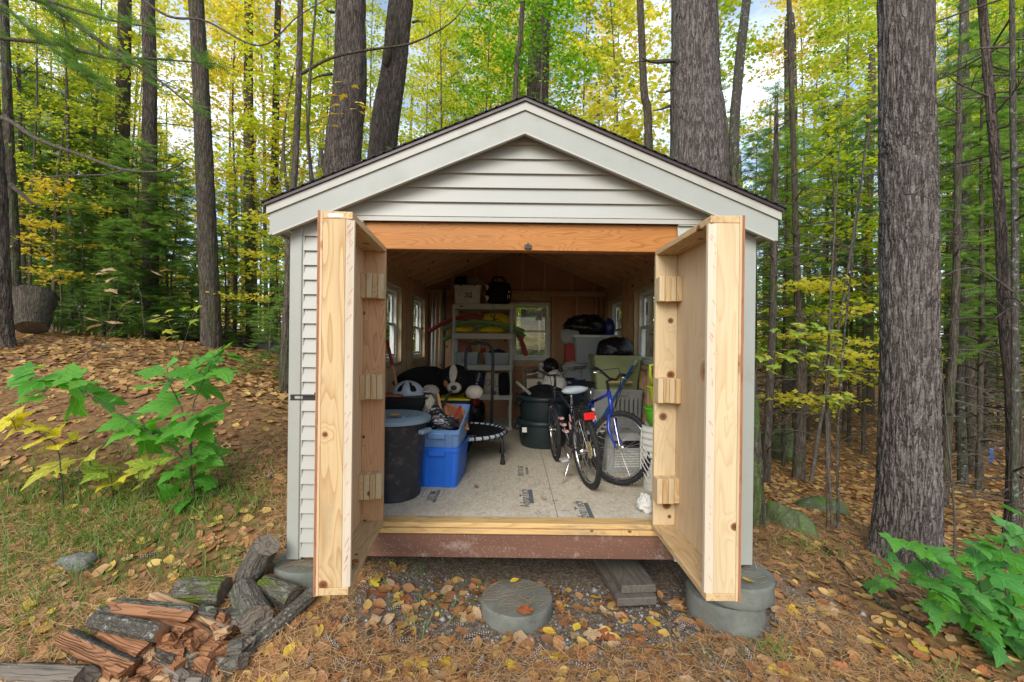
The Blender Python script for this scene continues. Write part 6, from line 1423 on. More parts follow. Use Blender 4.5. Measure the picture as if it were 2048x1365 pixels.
# litter blown onto the shed floor
n_ = 150; x = RNG.uniform(-.5, 1.0, n_); y = 3.42 + RNG.gamma(1.6, .55, n_); a = RNG.uniform(0, 6.28, n_)
put(stuff('floor_needles', bulk('floor_needles', *scatter([(-.02, -.5, 0), (.02, -.5, 0), (.03, .5, .03), (.0, .5, .03)], [(0, 1, 2, 3)], np.c_[x, y, np.full(n_, FZ + .003)], np.tile((0., 0., 1.), (n_, 1)), np.c_[np.cos(a), np.sin(a), 0 * a], RNG.uniform(.03, .09, n_))), M['timber']))
# ---------------------------------------------------------------- trees
def trunk_mesh(path, rad, seg=16, step=.25, ridge=0.0, rsc=10, flare=0.0, seed=0, mb=None, lump=.06):
    """path: world points; rad: radius at each; denser rings with bark ridges"""
    path = [Vector(p) for p in path]; Lc = [0]
    for a, b_ in zip(path, path[1:]): Lc.append(Lc[-1] + (b_ - a).length)
    n = max(4, int(Lc[-1] / step)); P_, R_ = [], []
    for i in range(n + 1):
        s_ = Lc[-1] * i / n; k = max(j for j in range(len(Lc) - 1) if Lc[j] <= s_ + 1e-9); t_ = (s_ - Lc[k]) / (Lc[k + 1] - Lc[k])
        p0, p1, p2, p3 = path[max(k - 1, 0)], path[k], path[k + 1], path[min(k + 2, len(path) - 1)]
        P_.append(.5 * ((2 * p1) + (p2 - p0) * t_ + (2 * p0 - 5 * p1 + 4 * p2 - p3) * t_ ** 2 + (3 * p1 - p0 - 3 * p2 + p3) * t_ ** 3)); R_.append(rad[k] * (1 - t_) + rad[k + 1] * t_)
    P_ = np.array(P_); R_ = np.array(R_); s_ = np.linspace(0, Lc[-1], n + 1)
    d = np.gradient(P_, axis=0); d = unit(d); x = unit(np.cross(d, np.array([0, 1, 0.01]))); y = np.cross(d, x)
    a = np.linspace(0, 2 * math.pi, seg, endpoint=False); ca, sa = np.cos(a), np.sin(a)
    rr = np.repeat(R_[:, None], seg, 1); S = np.repeat(s_[:, None], seg, 1); A = np.repeat(a[None], n + 1, 0)
    q = np.stack([np.cos(A) * 1.5 + seed, np.sin(A) * 1.5, S * .8], -1); rr = rr * (1 + lump * 2 * (fbm(q, 3) - .5))
    if flare: rr = rr * (1 + flare * np.exp(-S / .28) * (1 + .5 * np.cos(A * 4 + seed)))
    if ridge:
        circ = np.stack([np.cos(A) * R_[:, None] * rsc * 2.2 + seed, np.sin(A) * R_[:, None] * rsc * 2.2, S * rsc * .42], -1)
        circ = circ + (np.stack([fbm(circ * .8 + 5, 2), fbm(circ * .8 + 9, 2), 0 * A], -1) - .5) * 1.1
        v = 1 - np.abs(fbm(circ, 3) - .5) * 4; rr = rr - ridge * np.clip(v, 0, 1) ** 2 + ridge * .5 * (fbm(circ * 3.1, 2) - .5)
    V = P_[:, None] + rr[..., None] * (ca[None, :, None] * x[:, None] + sa[None, :, None] * y[:, None])
    i0 = np.arange(n)[:, None] * seg; j = np.arange(seg)[None]; j1 = (j + 1) % seg
    F = np.stack([i0 + j, i0 + j1, i0 + seg + j1, i0 + seg + j], -1).reshape(-1, 4)
    return V.reshape(-1, 3), F
def tube_np(path, rad, seg=6, step=.3, seed=0): return trunk_mesh(path, rad, seg, step, 0, lump=.03, seed=seed)
def add_np(name, VF, mat, parent, base):
    V, F = VF; me = bulk(name, V - np.array(base), F, True); return _link(name, me, mat, parent, Matrix.Translation(Vector(base)))

SPR = []                                   # hemlock spray: a flat feather of short needled twigs
sv, sf = [], []
def _tri(a, b, c): sf.append((len(sv), len(sv) + 1, len(sv) + 2)); sv.extend([a, b, c])
for k in range(9):
    t_ = k / 8; l = .34 * (1 - t_ * .75) * (1 if k else .7)
    for s_ in (-1, 1):
        y = t_ * .86 + .04; tipx, tipy = s_ * l * .85, y + l * .55; w_ = .030
        _tri((0, y - w_, .0), (tipx, tipy, -.05 * l), (0, y + w_, .0)); _tri((tipx * .35, y + .10 * l + .028, .0), (tipx * .75 + s_ * .03, tipy - .16 * l, -.04), (tipx * .55, tipy - .25 * l + .03, 0))
_tri((-.012, 0, 0), (.012, 0, 0), (0, 1.0, -.04))
HSV, HSF = np.array(sv), np.array(sf)
LQ = [(0, -.5, 0), (.30, -.18, .05), (.52, .05, .0), (.22, .14, .04), (0, .55, -.06), (-.22, .14, .04), (-.52, .05, .0), (-.30, -.18, .05)]
LQF = [(0, 1, 3, 7), (1, 2, 3, 3), (7, 3, 4, 5), (6, 7, 5, 5)]
LQ3 = [(0, 1, 3), (0, 3, 5), (0, 5, 7), (1, 2, 3), (3, 4, 5), (5, 6, 7)]

def maple_tree(seed, h=8.0, r=.05, z0=1.2, nb=26, spread=1.7, leaf=.095, dens=1.0, layered=.25, lean=(0, 0)):
    """returns (wood VF, leaves VF) around the origin"""
    rg = np.random.default_rng(seed); W, Lp, Ln, Lf = [], [], [], []
    top = np.array([lean[0] * h, lean[1] * h, h])
    tp = [np.array([0, 0, -.3]), np.array([lean[0] * h * .2 + rg.normal(0, .05), lean[1] * h * .2, h * .3]), np.array([lean[0] * h * .55 + rg.normal(0, .12), lean[1] * h * .5 + rg.normal(0, .1), h * .65]), top]
    W.append(tube_np(tp, [r * 1.15, r * .9, r * .6, r * .12], 8, .3, seed))
    for i in range(nb):
        t_ = (i + rg.random()) / nb; z = z0 + (h - z0) * t_ ** .9; k = z / h; c = np.array([np.interp(z, [p[2] for p in tp], [p[j] for p in tp]) for j in (0, 1)] + [z])
        az = i * 2.4 + rg.normal(0, .4); L = spread * (1 - .62 * k ** 1.4) * rg.uniform(.65, 1.15); up = rg.uniform(.05, .5) + .35 * k
        d = np.array([math.cos(az), math.sin(az), up]); e = c + d * L * .5 + (0, 0, rg.normal(0, .05)); f = c + np.array([d[0], d[1], up * .7]) * L
        rb = r * .32 * (1 - .6 * k); W.append(tube_np([c, e, f], [rb, rb * .6, rb * .15], 4, .35, i))
        nt = int(rg.integers(5, 9) * dens) + 1
        for m_ in range(nt):
            s_ = rg.uniform(.25, 1.05); p = (c + (e - c) * s_ * 2 if s_ < .5 else e + (f - e) * (s_ - .5) * 2); ta = az + rg.normal(0, .9); tl = L * .35 * rg.uniform(.5, 1.1)
            q = p + np.array([math.cos(ta), math.sin(ta), rg.normal(.05, .15)]) * tl
            W.append((np.array([p + (0, .004, 0), p - (0, .004, 0), q, p + (.004, 0, .006)]), np.array([(0, 1, 2, 2), (1, 3, 2, 2)])))
            nl = int(rg.integers(11, 20) * dens); u = rg.random(nl) ** .7
            pp = p + (q - p) * u[:, None] + rg.normal(0, 1, (nl, 3)) * np.array([.19, .19, .19 * layered]) * (1 + tl)
            Lp.append(pp); nn = rg.normal(0, .42, (nl, 3)); nn[:, 2] += 1; Ln.append(nn); Lf.append(rg.normal(0, 1, (nl, 3)) + (q - p) * 2 / max(tl, .1))
    Lp, Ln, Lf = map(np.concatenate, (Lp, Ln, Lf))
    W = [(v, f) for v, f in W]; wood_ = merge(W)
    return wood_, scatter(LQ, LQ3, Lp, Ln, Lf, leaf * rg.uniform(.7, 1.25, len(Lp)))
def hemlock_tree(seed, h=9.0, r=.08, z0=.6, nb=60, spread=1.6, dens=1.0, bare=0.0, droop=.25, size=.46):
    rg = np.random.default_rng(seed); W, Lp, Ln, Lf = [], [], [], []
    W.append(tube_np([(0, 0, -.3), (rg.normal(0, .04), 0, h * .4), (0, rg.normal(0, .05), h * .75), (0, 0, h)], [r * 1.15, r * .85, r * .5, r * .08], 10, .3, seed))
    for i in range(nb):
        t_ = (i + rg.random() * .8) / nb; z = z0 + (h - z0) * t_; az = i * 2.4 + rg.normal(0, .5); L = spread * (1 - t_ * .8) * rg.uniform(.55, 1.1)
        c = np.array([0, 0, z]); dv = np.array([math.cos(az), math.sin(az), 0]); e = c + dv * L * .55 + (0, 0, .10 * L); f = c + dv * L + (0, 0, -droop * L + rg.normal(0, .08))
        rb = .012 + .012 * (1 - t_); W.append(tube_np([c, e, f], [rb, rb * .6, .003], 4, .4, i))
        if t_ < bare:
            for m_ in range(5):
                s_ = rg.uniform(.3, 1); p = c + (f - c) * s_; q = p + np.array([math.cos(az + rg.normal(0, .8)), math.sin(az + rg.normal(0, .8)), rg.normal(0, .25)]) * L * .3
                W.append((np.array([p + (0, 0, .007), p - (0, 0, .007), q, p + (.007, .007, 0)]), np.array([(0, 1, 2, 2), (1, 3, 2, 2)])))
            continue
        ns = int((6 + L * 11) * dens)
        for m_ in range(ns):
            s_ = rg.uniform(.12, 1.02); p = (c + (e - c) * s_ / .55 if s_ < .55 else e + (f - e) * (s_ - .55) / .45); sa = az + (1 if m_ % 2 else -1) * rg.uniform(.3, 1.1)
            Lp.append(p + rg.normal(0, .02, 3)); nn = np.array([0, 0, 1.0]) + rg.normal(0, .18, 3); Ln.append(nn); Lf.append(np.array([math.cos(sa), math.sin(sa), -.25 + rg.normal(0, .12)]))
    wood_ = merge(W); 
    return wood_, scatter(HSV, HSF, np.array(Lp), np.array(Ln), np.array(Lf), size * rg.uniform(.65, 1.2, len(Lp)))
PROTO = {}
def proto(key, fn, **kw):
    (wv, wf), (lv, lf) = fn(**kw); PROTO[key] = (bulk('trunk', wv, wf, True), bulk('crown', lv, lf))
proto('maple_a', maple_tree, seed=1, h=8.5, z0=1.4, nb=32, spread=2.2, leaf=.115)
proto('maple_b', maple_tree, seed=2, h=10, z0=3.4, nb=36, spread=2.4, lean=(.04, 0), leaf=.12)
proto('maple_c', maple_tree, seed=3, h=7, z0=1.0, nb=30, spread=2.1, layered=.15, leaf=.115)
proto('maple_d', maple_tree, seed=4, h=14, r=.05, z0=4.0, nb=50, spread=2.7, leaf=.125)
proto('maple_e', maple_tree, seed=5, h=19, r=.062, z0=5.0, nb=64, spread=3.2, leaf=.13, lean=(-.03, .02))
proto('maple_low', maple_tree, seed=6, h=3.2, r=.022, z0=.8, nb=11, spread=1.2, leaf=.09, layered=.12)
proto('hemlock_a', hemlock_tree, seed=11, h=9, r=.055, nb=70, spread=1.9, dens=1.5)
proto('hemlock_b', hemlock_tree, seed=12, h=12, r=.07, z0=.8, nb=84, spread=2.1, dens=1.3)
proto('hemlock_c', hemlock_tree, seed=13, h=5.5, r=.035, z0=.2, nb=52, spread=1.7, dens=1.6)
proto('hemlock_bare', hemlock_tree, seed=14, h=11, r=.06, z0=.5, nb=76, spread=1.7, bare=.27, dens=1.35)
proto('hemlock_thin', hemlock_tree, seed=15, h=10, r=.05, z0=.5, nb=60, spread=1.1, bare=.35, dens=.7)
for a_, b_ in PROTO.values(): a_.materials.append(None); b_.materials.append(None)
def put_tree(name, label, key, x, y, s, rot, bark, leaf, group=None, cat='tree', zs=1.0):
    ph = {'maple_a': 8.5, 'maple_b': 10, 'maple_d': 14, 'maple_e': 19, 'hemlock_b': 12}.get(key)
    if ph: s = min(max(s * 0 + (CZ + .736 * y * (1.10 if 'maple' in key else .85) - hz(x, y)) / ph, .5), 1.5)
    M0 = Matrix.Translation((x, y, hz(x, y))) @ Matrix.Rotation(rot, 4, 'Z') @ Matrix.Diagonal((s, s, s * zs, 1))
    t = thing(name, label, cat, M=M0, group=group)
    for nm, me, m_ in (('trunk', PROTO[key][0], bark), ('crown', PROTO[key][1], leaf)):
        o = _link(nm, me, None, t, M0); o.material_slots[0].link = 'OBJECT'; o.material_slots[0].material = M[m_]
    return t

# --- big trunks read off the photograph: (label, pixels bottom->top with depth, radii, bark, flare)
def big_tree(label, pts, rad, bark, seg=40, ridge=.012, flare=.35, step=.07, name='pine_tree', stubs=(), rsc=10, seed=0, top=14.0):
    w = []
    for i, (px, py, Z) in enumerate(pts):
        q = P(px, py, Z); w.append(q)
    kc = math.cos(math.atan(abs((pts[0][0] - 1024) / FPX))) ** .9; rad = [r_ * kc for r_ in rad]
    w[0].z = hz(w[0].x, w[0].y) - .25
    d = (w[-1] - w[-2]).normalized(); ext = w[-1] + d * max(1.0, (top - w[-1].z))
    w.append(ext); rad = list(rad) + [rad[-1] * (.65 if top > 6 else .12)]
    base = tuple(w[0]); t = thing(name, label, 'tree', base)
    V, F = trunk_mesh(w, rad, seg, step, ridge, rsc, flare, seed); add_np('trunk', (V, F), M[bark], t, base)
    for pts2, r2 in stubs:
        q = [P(*p) for p in pts2]; add_np('branch', tube_np(q, [r2 * (1 - .75 * i / (len(q) - 1)) for i in range(len(q))], 8, .08), M['bark_dark'], t, base)
    big_last[0], big_last[1] = t, w
    return t, w
big_last = [None, None]
def bare_branches(t, w, seed, n=20):
    rg = np.random.default_rng(seed); w = np.array([tuple(q) for q in w]); W = []
    for i in range(n):
        z = rg.uniform(w[0][2] + .7, min(w[-1][2], w[0][2] + 7)); c = np.array([np.interp(z, w[:, 2], w[:, j]) for j in (0, 1)] + [z]); az = rg.uniform(0, 6.28); L = rg.uniform(.5, 1.7)
        d = np.array([math.cos(az), math.sin(az), rg.uniform(-.25, .3)]); e = c + d * L * .5 + rg.normal(0, .06, 3); f = c + d * L + np.array([0, 0, rg.normal(-.1, .15)])
        W.append(tube_np([c, e, f], [.014, .009, .003], 5, .15, i))
        for m_ in range(5):
            s_ = rg.uniform(.3, 1); p = c + (f - c) * s_; a2 = az + rg.choice([-1, 1]) * rg.uniform(.4, 1.0); q = p + np.array([math.cos(a2), math.sin(a2), rg.normal(0, .3)]) * L * rg.uniform(.2, .4)
            W.append(tube_np([p, (p + q) / 2 + rg.normal(0, .02, 3), q], [.006, .004, .0015], 4, .2, m_))
    o = add_np('bare_branches', merge(W), M['bark_thin'], t, tuple(WM[t.name].translation)); o['kind'] = 'stuff'
def sprays_along(paths, rg, n, size=.3, jit=.12, droop=-.3):
    pp, nn, ff = [], [], []
    for w in paths:
        w = np.array([tuple(q) for q in w]); seg_ = rg.integers(0, len(w) - 1, n); u = rg.random(n)[:, None]; p = w[seg_] * (1 - u) + w[seg_ + 1] * u
        d = unit(w[seg_ + 1] - w[seg_]); side = unit(np.cross(d, np.array([0, 0, 1.0]))) * rg.choice([-1, 1], n)[:, None]
        pp.append(p + rg.normal(0, jit * .3, (n, 3))); k = rg.normal(0, .2, (n, 3)); k[:, 2] += 1; nn.append(k); f = side + d * rg.uniform(0, 1, n)[:, None]; f[:, 2] += droop; ff.append(f)
    return np.concatenate(pp), np.concatenate(nn), np.concatenate(ff)

big_tree('massive grey pine trunk standing right of the shed', [(1812, 1135, 4.5), (1815, 1000, 4.5), (1818, 700, 4.5), (1815, 350, 4.5), (1810, 0, 4.5)], [.325, .318, .298, .288, .278], 'bark_grey', seg=150, ridge=.02, flare=1.0, step=.03, seed=1, rsc=15, stubs=[([(1762, 402, 4.22), (1785, 410, 4.0), (1800, 430, 3.92), (1812, 450, 3.95)], .008), ([(1808, 388, 4.2), (1840, 390, 4.1), (1868, 402, 4.15)], .008)])
big_tree('thick pine trunk rising behind the right roof slope', [(1400, 700, 8.4), (1398, 340, 8.4), (1390, 170, 8.4), (1388, 0, 8.4)], [.60, .54, .47, .43], 'bark_grey', seg=110, ridge=.022, step=.06, flare=.1, seed=2, rsc=7, stubs=[([(1350, 122, 8.2), (1310, 125, 8.0), (1288, 118, 7.9), (1282, 108, 7.9)], .035), ([(1340, 212, 8.2), (1325, 218, 8.1), (1305, 222, 8.0)], .03), ([(1345, 178, 8.2), (1330, 185, 8.1), (1312, 183, 8.1)], .025), ([(1338, 120, 8.2), (1305, 122, 8.0), (1262, 125, 7.9)], .02)])
big_tree('dark straight pine trunk behind the left roof slope', [(672, 700, 9.0), (684, 345, 9.0), (700, 170, 9.0), (702, 0, 9.0)], [.42, .375, .33, .30], 'bark', seg=90, ridge=.018, step=.07, flare=.1, seed=3, rsc=8, stubs=[([(665, 148, 8.9), (640, 152, 8.8), (622, 160, 8.8)], .03), ([(668, 25, 8.9), (655, 22, 8.8), (650, 15, 8.8)], .03), ([(652, 345, 9.0), (645, 315, 8.9), (641, 296, 8.9)], .07)])
big_tree('leaning dark pine trunk left of the roof ridge', [(735, 560, 10.5), (765, 300, 10.5), (786, 150, 10.5), (803, 0, 10.5)], [.38, .335, .30, .285], 'bark', seg=80, ridge=.018, step=.08, flare=.1, seed=4, rsc=8, stubs=[([(603, 148, 8.0), (661, 117, 8.0), (732, 101, 8.0), (815, 89, 8.0), (871, 65, 8.0), (908, 40, 8.0), (932, 9, 8.0)], .028), ([(770, 130, 10.2), (790, 60, 10.0), (785, 0, 9.9)], .07), ([(825, 45, 10.3), (840, 42, 10.2), (846, 52, 10.2)], .03)])
big_tree('straight dark brown trunk with mossy right side left of the shed', [(424, 702, 8.8), (422, 640, 8.8), (412, 400, 8.8), (401, 150, 8.8), (392, 0, 8.8)], [.225, .20, .185, .165, .155], 'bark_dark', seg=64, ridge=.012, step=.06, flare=.12, seed=5, rsc=10)
big_tree('rough brown trunk cut by the left edge of the photo', [(0, 690, 7.0), (-2, 560, 7.0), (-8, 350, 7.0), (-28, 100, 7.0), (-40, 0, 7.0)], [.24, .185, .165, .15, .14], 'bark', seg=64, ridge=.014, step=.05, flare=.9, seed=6, name='maple_tree')
T, W_ = big_tree('pale green mossy trunk just behind the left edge tree', [(30, 640, 8.3), (28, 500, 8.3), (22, 380, 8.3), (15, 200, 8.3)], [.13, .12, .115, .10], 'bark_mossy', seg=40, ridge=.01, step=.08, flare=.2, seed=7, name='maple_tree', stubs=[([(22, 370, 8.2), (45, 390, 8.1), (62, 405, 8.0), (84, 412, 7.9)], .045)])
big_tree('dark moss footed trunk right behind the shed corner', [(1512, 1092, 4.9), (1510, 950, 4.9), (1500, 780, 4.9), (1492, 600, 4.95), (1480, 470, 5.0)], [.105, .09, .085, .08, .075], 'bark_mossy', seg=40, ridge=.008, step=.06, flare=.35, seed=8, name='hemlock_tree', top=2.9)
for k, (lab, pts, rad, bark, fl) in enumerate([
    ('slender dark curved trunk close to the left shed wall', [(569, 792, 6.2), (570, 700, 6.2), (577, 560, 6.2), (578, 470, 6.3), (590, 330, 6.4), (598, 150, 6.5), (601, 0, 6.6)], [.075, .062, .055, .05, .05, .048, .045], 'bark_dark', .5),
    ('thin dark trunk left of the thick roof pine', [(1300, 700, 9.5), (1297, 290, 9.5), (1288, 180, 9.5), (1280, 0, 9.5)], [.10, .09, .08, .075], 'bark_dark', .1),
    ('lichen covered trunk right of the thick roof pine', [(1466, 700, 9.8), (1467, 330, 9.8), (1476, 160, 9.8), (1493, 0, 9.8)], [.13, .115, .11, .10], 'bark_lichen', .1),
    ('dark trunk in green leaves above the roof ridge', [(1065, 600, 13), (1075, 200, 13), (1080, 80, 13), (1083, 0, 13)], [.36, .31, .29, .27], 'bark', .1),
    ('narrow trunk left of the dark one above the ridge', [(1020, 500, 11), (1031, 190, 11), (1040, 80, 11), (1046, 0, 11)], [.07, .065, .06, .055], 'bark_dark', .1),
    ('dark stump like trunk among hemlocks on the left', [(238, 700, 12), (241, 470, 12), (243, 350, 12), (246, 220, 12), (250, 0, 12)], [.22, .21, .2, .2, .18], 'bark_dark', .2),
    ('grey brown trunk left of the straight mossy trunk', [(302, 700, 11), (301, 500, 11), (299, 300, 11), (300, 150, 11), (296, 0, 11)], [.22, .20, .19, .18, .17], 'bark', .2),
    ('pale lichen spotted pole like trunk on the left', [(142, 590, 10), (141, 500, 10), (140, 420, 10), (138, 372, 10), (134, 200, 10)], [.06, .055, .05, .045, .04], 'bark_lichen', .2),
    ('dark trunk wrapped in yellow leaves near the shed', [(505, 710, 13), (503, 600, 13), (498, 400, 13), (497, 200, 13), (497, 0, 13)], [.19, .17, .16, .14, .12], 'bark_dark', .2),
    ('greyish trunk half hidden left of the eave', [(545, 700, 14), (548, 560, 14), (548, 440, 14), (552, 200, 14), (556, 0, 14)], [.15, .14, .13, .11, .10], 'bark', .2),
    ('thin trunk at the far left among hemlock boughs', [(50, 580, 10), (46, 480, 10), (42, 340, 10), (38, 150, 10)], [.06, .055, .05, .045], 'bark_thin', .2),
    ('thin grey stem left of the lichen spotted trunk', [(106, 580, 9.5), (110, 480, 9.5), (112, 380, 9.5), (122, 300, 9.5)], [.04, .035, .032, .03], 'bark_thin', .2),
    ('green stemmed sapling against the roof slope', [(692, 690, 7.9), (622, 340, 8.0), (618, 210, 8.0), (625, 90, 8.0), (632, 0, 8.0)], [.035, .03, .028, .022, .018], 'bark_mossy', .1),
    ('slim dark hemlock trunk nearest the right shed wall', [(1530, 990, 8), (1534, 900, 8), (1545, 650, 8), (1548, 450, 8), (1552, 300, 8)], [.085, .078, .07, .06, .05], 'bark_dark', .2),
    ('short dark trunk with bare twigs right of the shed', [(1596, 985, 8.6), (1600, 850, 8.6), (1602, 700, 8.6), (1596, 600, 8.6), (1590, 400, 8.6)], [.13, .11, .10, .08, .06], 'bark_dark', .2),
    ('thin leaning stem between the trunks right of the shed', [(1618, 975, 8.4), (1640, 850, 8.4), (1665, 720, 8.4), (1690, 580, 8.4), (1720, 380, 8.4)], [.04, .035, .032, .03, .025], 'bark_thin', .1),
    ('pale sapling stem left of the massive pine', [(1672, 1115, 5.0), (1663, 1030, 5.0), (1656, 900, 5.0), (1656, 760, 5.0), (1660, 620, 5.0), (1668, 480, 5.0)], [.022, .018, .016, .014, .012, .01], 'bark_thin', .1),
    ('spotted sapling stem beside the pale one', [(1676, 1118, 5.05), (1676, 1020, 5.05), (1675, 880, 5.05), (1686, 700, 5.05), (1705, 520, 5.05)], [.02, .018, .016, .014, .01], 'bark_lichen', .1),
    ('leaning reddish trunk right of the massive pine', [(1885, 960, 7.0), (1893, 880, 7.0), (1905, 720, 7.0), (1912, 560, 7.0), (1915, 400, 7.0), (1918, 200, 7.0)], [.09, .085, .075, .068, .06, .05], 'bark_dark', .2),
    ('grey trunk behind the leaning reddish one', [(1927, 1000, 8.6), (1924, 900, 8.6), (1920, 760, 8.6), (1925, 500, 8.6), (1925, 200, 8.6)], [.12, .10, .09, .08, .07], 'bark_lichen', .2),
    ('dark thick footed trunk far right in the woods', [(1952, 958, 9.6), (1948, 900, 9.6), (1940, 780, 9.6), (1935, 600, 9.6), (1932, 300, 9.6)], [.20, .165, .14, .13, .11], 'bark_dark', .3),
    ('dark trunk at the right edge above the green bush', [(2022, 1108, 5.4), (2028, 950, 5.4), (2025, 800, 5.4), (2010, 640, 5.4), (2002, 450, 5.4), (1985, 250, 5.4)], [.125, .105, .10, .09, .08, .07], 'bark', .3),
    ('pale vertical stem crossing the right edge trunk', [(1912, 1130, 5.2), (1910, 1000, 5.2), (2035, 640, 5.2), (2030, 450, 5.2), (2026, 250, 5.2), (2024, 0, 5.2)][2:], [.05, .045, .04, .035], 'bark_lichen', .0),
    ('broad grey trunk deep in the right hand woods', [(1968, 760, 20), (1975, 560, 20), (1978, 350, 20), (1980, 100, 20)], [.40, .37, .34, .32], 'bark', .1),
    ('thin stem rising from the slope below the massive pine', [(1908, 1135, 4.9), (1910, 1050, 4.9), (1905, 980, 4.9), (1898, 900, 4.9)], [.018, .016, .013, .010], 'bark_thin', .1),
    ('tall dim trunk left of the massive pine in the distance', [(1738, 800, 16), (1736, 640, 16), (1735, 480, 16), (1742, 200, 16)], [.22, .20, .18, .16], 'bark_dark', .1),
    ('distant trunk with golden leaves right of the roof', [(1580, 640, 18), (1582, 450, 18), (1582, 250, 18), (1580, 80, 18)], [.30, .28, .26, .24], 'bark', .1)]):
    big_tree(lab, pts, rad, bark, seg=20, ridge=.006 if rad[0] > .07 else 0, flare=fl, step=.12, seed=20 + k, name='slim_tree' if rad[0] < .12 else 'forest_tree', top=min(P(*pts[-1]).z + 1.6, 5.9) if rad[0] < .1 and pts[-1][1] > 100 else 12 if pts[0][2] > 7 else 9)
    if any(w_ in lab for w_ in ('hemlock trunk', 'bare twigs', 'leaning', 'thick footed', 'right edge above', 'crossing', 'stump like', 'grey brown', 'grey trunk behind', 'lichen covered', 'wrapped', 'half hidden', 'far left among')):
        bare_branches(big_last[0], big_last[1], 40 + k)

# overhanging hemlock boughs at the upper left: part of one tree standing outside the frame
ob = P(-150, 700, 6.4); t = thing('hemlock_tree', 'hemlock at the left whose long bare boughs arch into the photo', 'tree', (ob.x, ob.y, hz(ob.x, ob.y)))
add_np('trunk', trunk_mesh([(ob.x, ob.y, hz(ob.x, ob.y) - .2), (ob.x + .05, ob.y, 5), (ob.x, ob.y, 11)], [.2, .17, .1], 24, .15, .01), M['bark_dark'], t, tuple(WM[t.name].translation))
BG = [([(-130, 225, 6.4), (0, 235, 6.3), (73, 278, 6.2), (154, 308, 6.1), (249, 340, 6.0), (330, 342, 5.9), (375, 318, 5.8)], .035), ([(-140, -60, 6.4), (73, 0, 6.3), (121, 26, 6.2), (176, 66, 6.1), (240, 110, 6.0), (330, 170, 5.9), (400, 230, 5.8)], .042), ([(-140, 60, 6.4), (0, 77, 6.3), (110, 88, 6.2), (165, 102, 6.1), (220, 117, 6.0), (293, 117, 5.9), (390, 125, 5.8), (430, 128, 5.75)], .03),
      ([(-140, -20, 6.4), (0, -30, 6.2), (120, 10, 6.0), (220, 40, 5.9), (330, 60, 5.8)], .03), ([(-140, 20, 6.4), (-20, 0, 6.2), (60, 60, 6.0), (130, 120, 5.9), (210, 180, 5.8)], .026), ([(240, -40, 5.8), (330, 30, 5.7), (410, 42, 5.6), (520, 92, 5.5), (600, 30, 5.4), (690, -20, 5.3)], .018), ([(249, 340, 6.0), (210, 350, 5.9), (120, 352, 5.8), (60, 362, 5.8)], .014), ([(121, 26, 6.2), (140, 90, 6.1), (170, 150, 6.0), (215, 170, 5.9)], .014)]
bp = []
for pts, r_ in BG:
    q = [P(*p) for p in pts]; bp.append(q); add_np('branch', tube_np(q, [r_ * (1 - .8 * i / (len(q) - 1)) for i in range(len(q))], 8, .12), M['bark_thin'], t, tuple(WM[t.name].translation))
rg = np.random.default_rng(5); pp, nn, ff = sprays_along([bp[1], bp[2], bp[3], bp[4], bp[7]], rg, 120, droop=-.35)
b0 = np.array(WM[t.name].translation); _link('crown', bulk('crown', scatter(HSV, HSF, pp, nn, ff, .20 * rg.uniform(.6, 1.3, len(pp)))[0] - b0, scatter(HSV, HSF, pp, nn, ff, .2)[1]), M['hemlock'], t, Matrix.Translation(Vector(b0)))
# sparse orange leaves on a twig before the dark straight pine; golden sprig right of the shed
def sprig(name, label, base, pix, Z, mat, twigs, size, cat='sapling', toP=P):
    t = thing(name, label, cat, base); rr = random.Random(len(pix)); ms = maple_mesh('leaf', .4, .1, len(pix)); ms.materials.append(M[mat])
    for w, r_ in twigs: MB().tube([P(*q) for q in w], [r_ * (1 - .6 * i / (len(w) - 1)) for i in range(len(w))], 5).build('twig', M['bark_thin'], t, True)
    for px, py in pix:
        c = P(px, py, Z + rr.uniform(-.15, .15)); n_ = Vector((rr.uniform(-.4, .4), -.25 + rr.uniform(-.3, .2), 1))
        _link('leaf', ms, None, t, Matrix.Translation(c) @ frame(n_) @ Matrix.Rotation(rr.uniform(0, 6.3), 4, 'Z') @ Matrix.Scale(size * rr.uniform(.8, 1.2), 4))
q = P(640, 600, 6.6)
sprig('maple_sapling', 'sparse sapling with few orange leaves before the dark straight pine', (q.x, q.y, hz(q.x, q.y)), [(681, 165), (705, 172), (690, 190), (661, 192), (678, 210), (652, 229), (674, 229), (690, 229), (712, 205), (725, 212), (708, 219), (745, 217), (650, 252), (675, 252), (635, 260), (720, 225)], 6.6, 'fall_yellow', [([(636, 640, 6.6), (618, 330, 6.6), (612, 200, 6.6), (625, 90, 6.6)], .012), ([(616, 250, 6.6), (650, 235, 6.6), (690, 228, 6.6)], .006), ([(613, 200, 6.6), (660, 180, 6.6), (705, 172, 6.6), (725, 210, 6.6)], .006)], .12)
q = P(1655, 1118, 5.1); rr = random.Random(2)
pix = [(1570 + rr.gauss(40, 40), 700 + rr.gauss(12, 14)) for _ in range(30)] + [(1590 + rr.gauss(20, 26), 655 + rr.gauss(5, 9)) for _ in range(12)] + [(1660 + rr.gauss(0, 16), 668 + rr.gauss(0, 8)) for _ in range(8)] + [(1660 + rr.gauss(0, 22), 742 + rr.gauss(0, 9)) for _ in range(12)] + [(1675 + rr.gauss(0, 22), 800 + rr.gauss(0, 10)) for _ in range(12)]
sprig('maple_sapling', 'yellow leaved sapling sprig left of the massive pine', (q.x, q.y, hz(q.x, q.y)), pix, 4.95, 'leaf_lime', [([(1655, 1118, 5.0), (1653, 900, 5.0), (1650, 700, 5.0)], .01), ([(1651, 760, 5.0), (1620, 712, 4.95), (1570, 695, 4.9)], .005), ([(1652, 850, 5.0), (1672, 800, 4.95), (1690, 790, 4.9)], .005)], .105)
